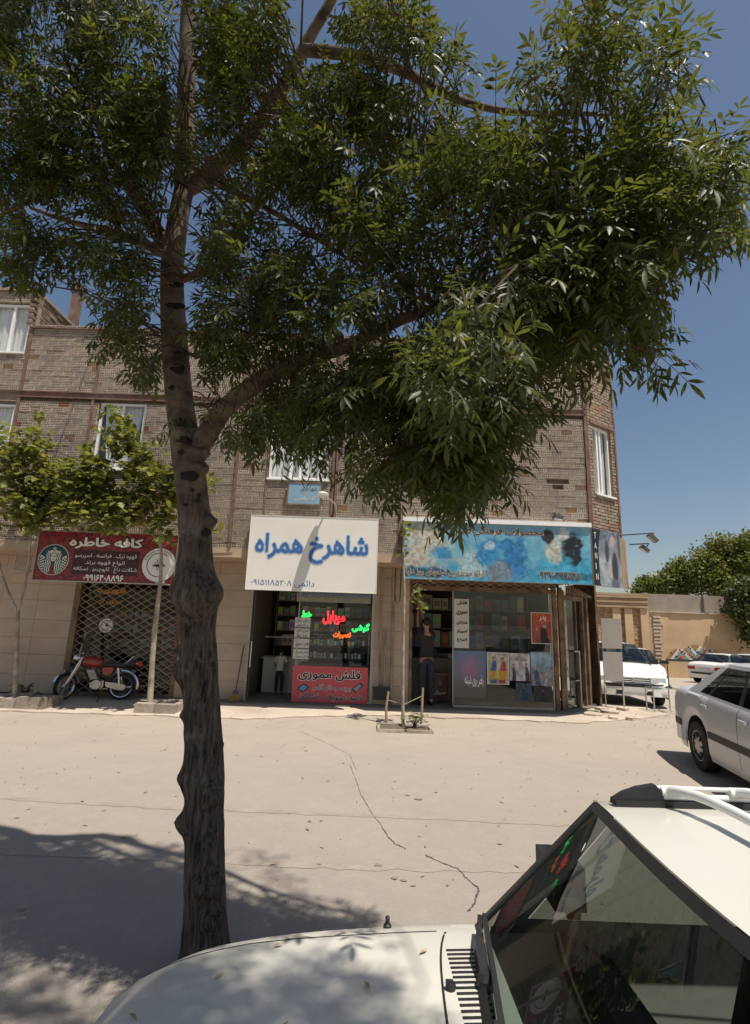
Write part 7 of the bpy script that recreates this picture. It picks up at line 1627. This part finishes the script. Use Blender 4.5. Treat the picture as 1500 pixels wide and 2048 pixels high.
sapling('plane sapling with a pale straight stem before the lattice shutter', (b2.x, YT, .05), [([(300,1418,YT),(301,1385,YT),(307,1290,YT),(314,1220,YT),(321,1160,YT),(322,1085,YT),(310,1000,YT-.1),(290,900,YT-.2)], .062, .014), ([(322,1090,YT),(260,1020,YT-.1),(200,970,YT-.2)], .018, .006), ([(318,1040,YT),(350,980,YT-.1),(400,950,YT-.1)], .014, .005), ([(300,950,YT-.15),(270,880,YT-.2),(235,810,YT-.2)], .012, .005)],
  [(180,960,75,9.1),(200,1005,62,9.1),(150,1008,48,9.15),(275,960,65,9.1),(312,1018,52,9.2),(250,1015,40,9.1),(232,835,26,9.1),(262,880,34,9.1),(110,960,50,9.1),(125,1010,55,9.15),(330,960,55,9.1),(415,965,22,9.3),(432,1060,16,9.4),(220,900,45,9.1),(332,1060,26,9.25),(205,1050,24,9.2),(345,900,26,9.1)], .06, 3600, 5, 1.1)
sp3 = onZ(806, 1456); Y3 = sp3.y
sapling('thin staked sapling with sparse leaves in front of the film shop', (sp3.x, Y3, 0), [([(806,1458,Y3),(806,1380,Y3),(807,1280,Y3),(809,1180,Y3),(806,1100,Y3),(808,1045,Y3)], .030, .010), ([(808,1215,Y3),(822,1195,Y3),(835,1180,Y3)], .008, .003), ([(808,1070,Y3),(820,1055,Y3),(832,1048,Y3)], .006, .003)],
  [(818,1052,14,Y3+.1),(836,1182,14,Y3+.1),(812,1100,10,Y3+.1),(845,1210,7,Y3+.1)], .02, 90, 8, .75)
def weed(label, px, py, n, Y=None, s=.5, seed=1):
    p = onZ(px, py, .06); t = thing('weed', label, 'plant', p); rn = random.Random(seed); inst = []; st = MB()
    for k in range(n):
        o = p + Vector((rn.gauss(0,.09*s*2), rn.gauss(0,.06*s*2), rn.uniform(.06,.24*s*2))); st.tube([p, p.lerp(o,.5)+Vector((0,0,.03)), o], .003, 4, caps=False); inst.append((Matrix.Translation(o) @ frame_from(Vector((rn.uniform(-1,1), rn.uniform(-1,1), rn.uniform(-.3,.3))), Vector((rn.uniform(-.5,.5), rn.uniform(-.5,.5), 1))) @ Matrix.Scale(rn.uniform(.4,.8), 4), 0, rn.random()*.6))
    st.build('stem', m_ash, t); merge_leaves('leaves', LOB, inst, m_plane, t)
weed('green weed growing in the tree pit before the film shop', 830, 1452, 30, seed=2); weed('leafy weeds growing in the planter by the vent window', 45, 1396, 46, s=.6, seed=3)
# ---- trees beyond the yard wall
m_far = leafmat('yard_leaf', (.08,.10,.02), (.20,.21,.05), .32, .6); m_fdark = leafmat('dark_yard_leaf', (.04,.055,.014), (.11,.13,.035), .3, .6); m_fbark = pm('yard_bark', (.09,.065,.045), .3, 8, .9)
def clump(rn):
    V = []; Fc = []
    for k in range(5):
        o = Vector((rn.gauss(0,.10), rn.gauss(0,.10), rn.gauss(0,.10))); a = Vector((rn.uniform(-1,1), rn.uniform(-1,1), rn.uniform(-1,1))).normalized(); s = a.cross(Vector((rn.uniform(-1,1), rn.uniform(-1,1), rn.uniform(-1,1)))).normalized(); l, w = rn.uniform(.10,.18), rn.uniform(.035,.06); b = len(V); V += [o, o+a*l*.5+s*w, o+a*l, o+a*l*.5-s*w]; Fc += [(b,b+1,b+2),(b,b+2,b+3)]
    return np.array([list(p) for p in V]), np.array(Fc)
CL_ = [clump(RN) for _ in range(8)]
def yard_tree(label, px, Y, blobs, seed, mat, n=900, group=None):
    bx = XY(px, Y, 1250); t = thing('yard_tree', label, 'tree', (bx, Y, gz(Y)), group=group); rn = random.Random(seed); inst = []; mb = MB(); cz = np.mean([onY(b[0], b[1], Y).z for b in blobs])
    mb.tube([(bx,Y,-1),(bx+.1,Y,cz*.4),(bx-.05,Y,cz*.75)], [.16,.13,.09], 8, jitter=.06)
    for (x_, y_, r_) in blobs: c = onY(x_, y_, Y); mb.tube([(bx,Y,cz*.5), Vector((bx,Y,cz*.6)).lerp(c,.5), c], [.09,.05,.015], 6)
    mb.build('trunk', m_fbark, t)
    tot = sum(b[2]**2 for b in blobs)
    for (x_, y_, r_) in blobs:
        c = onY(x_, y_, Y); R = r_*Y/F_PX*1.0
        for _ in range(int(n*r_*r_/tot)):
            v_ = Vector((rn.gauss(0,1), rn.gauss(0,1), rn.gauss(0,1))).normalized()*R*(rn.random()**.45)*rn.uniform(.8,1.12); P = c+Vector((v_.x, v_.y*1.1, v_.z))
            inst.append((Matrix.Translation(P) @ Matrix.Rotation(rn.uniform(0,6.28), 4, 'Z') @ Matrix.Rotation(rn.uniform(0,3), 4, 'X') @ Matrix.Scale(rn.uniform(1.0,1.7), 4), rn.randrange(8), rn.random()))
    tag(merge_leaves('crown', CL_, inst, mat, t), kind='stuff')
yard_tree('tall sunlit green tree behind the grey parapet of the yard wall', 1440, 33, [(1440,1095,28),(1410,1125,30),(1455,1130,35),(1480,1100,28),(1390,1150,28),(1430,1165,38),(1475,1165,35)], 1, m_far, 2600)
yard_tree('rounded green tree behind the yard wall nearer the corner sign', 1355, 34, [(1360,1140,25),(1340,1160,25),(1375,1165,28),(1325,1175,20),(1350,1178,25)], 2, m_far, 1500)
yard_tree('low green tree just showing beside the corner sign', 1295, 35, [(1300,1172,17),(1285,1165,10),(1315,1180,18),(1280,1185,15)], 3, m_far, 700)
yard_tree('tall sunlit tree partly cut off at the end of the yard wall', 1510, 32, [(1510,1090,32),(1500,1130,35),(1530,1110,35),(1490,1085,15)], 4, m_far, 1200)
yard_tree('dark dense tree standing in front of the yard wall end', 1500, 28.2, [(1492,1180,28),(1478,1215,22),(1500,1230,30),(1515,1200,30),(1505,1270,22),(1470,1190,16)], 5, m_fdark, 1500)
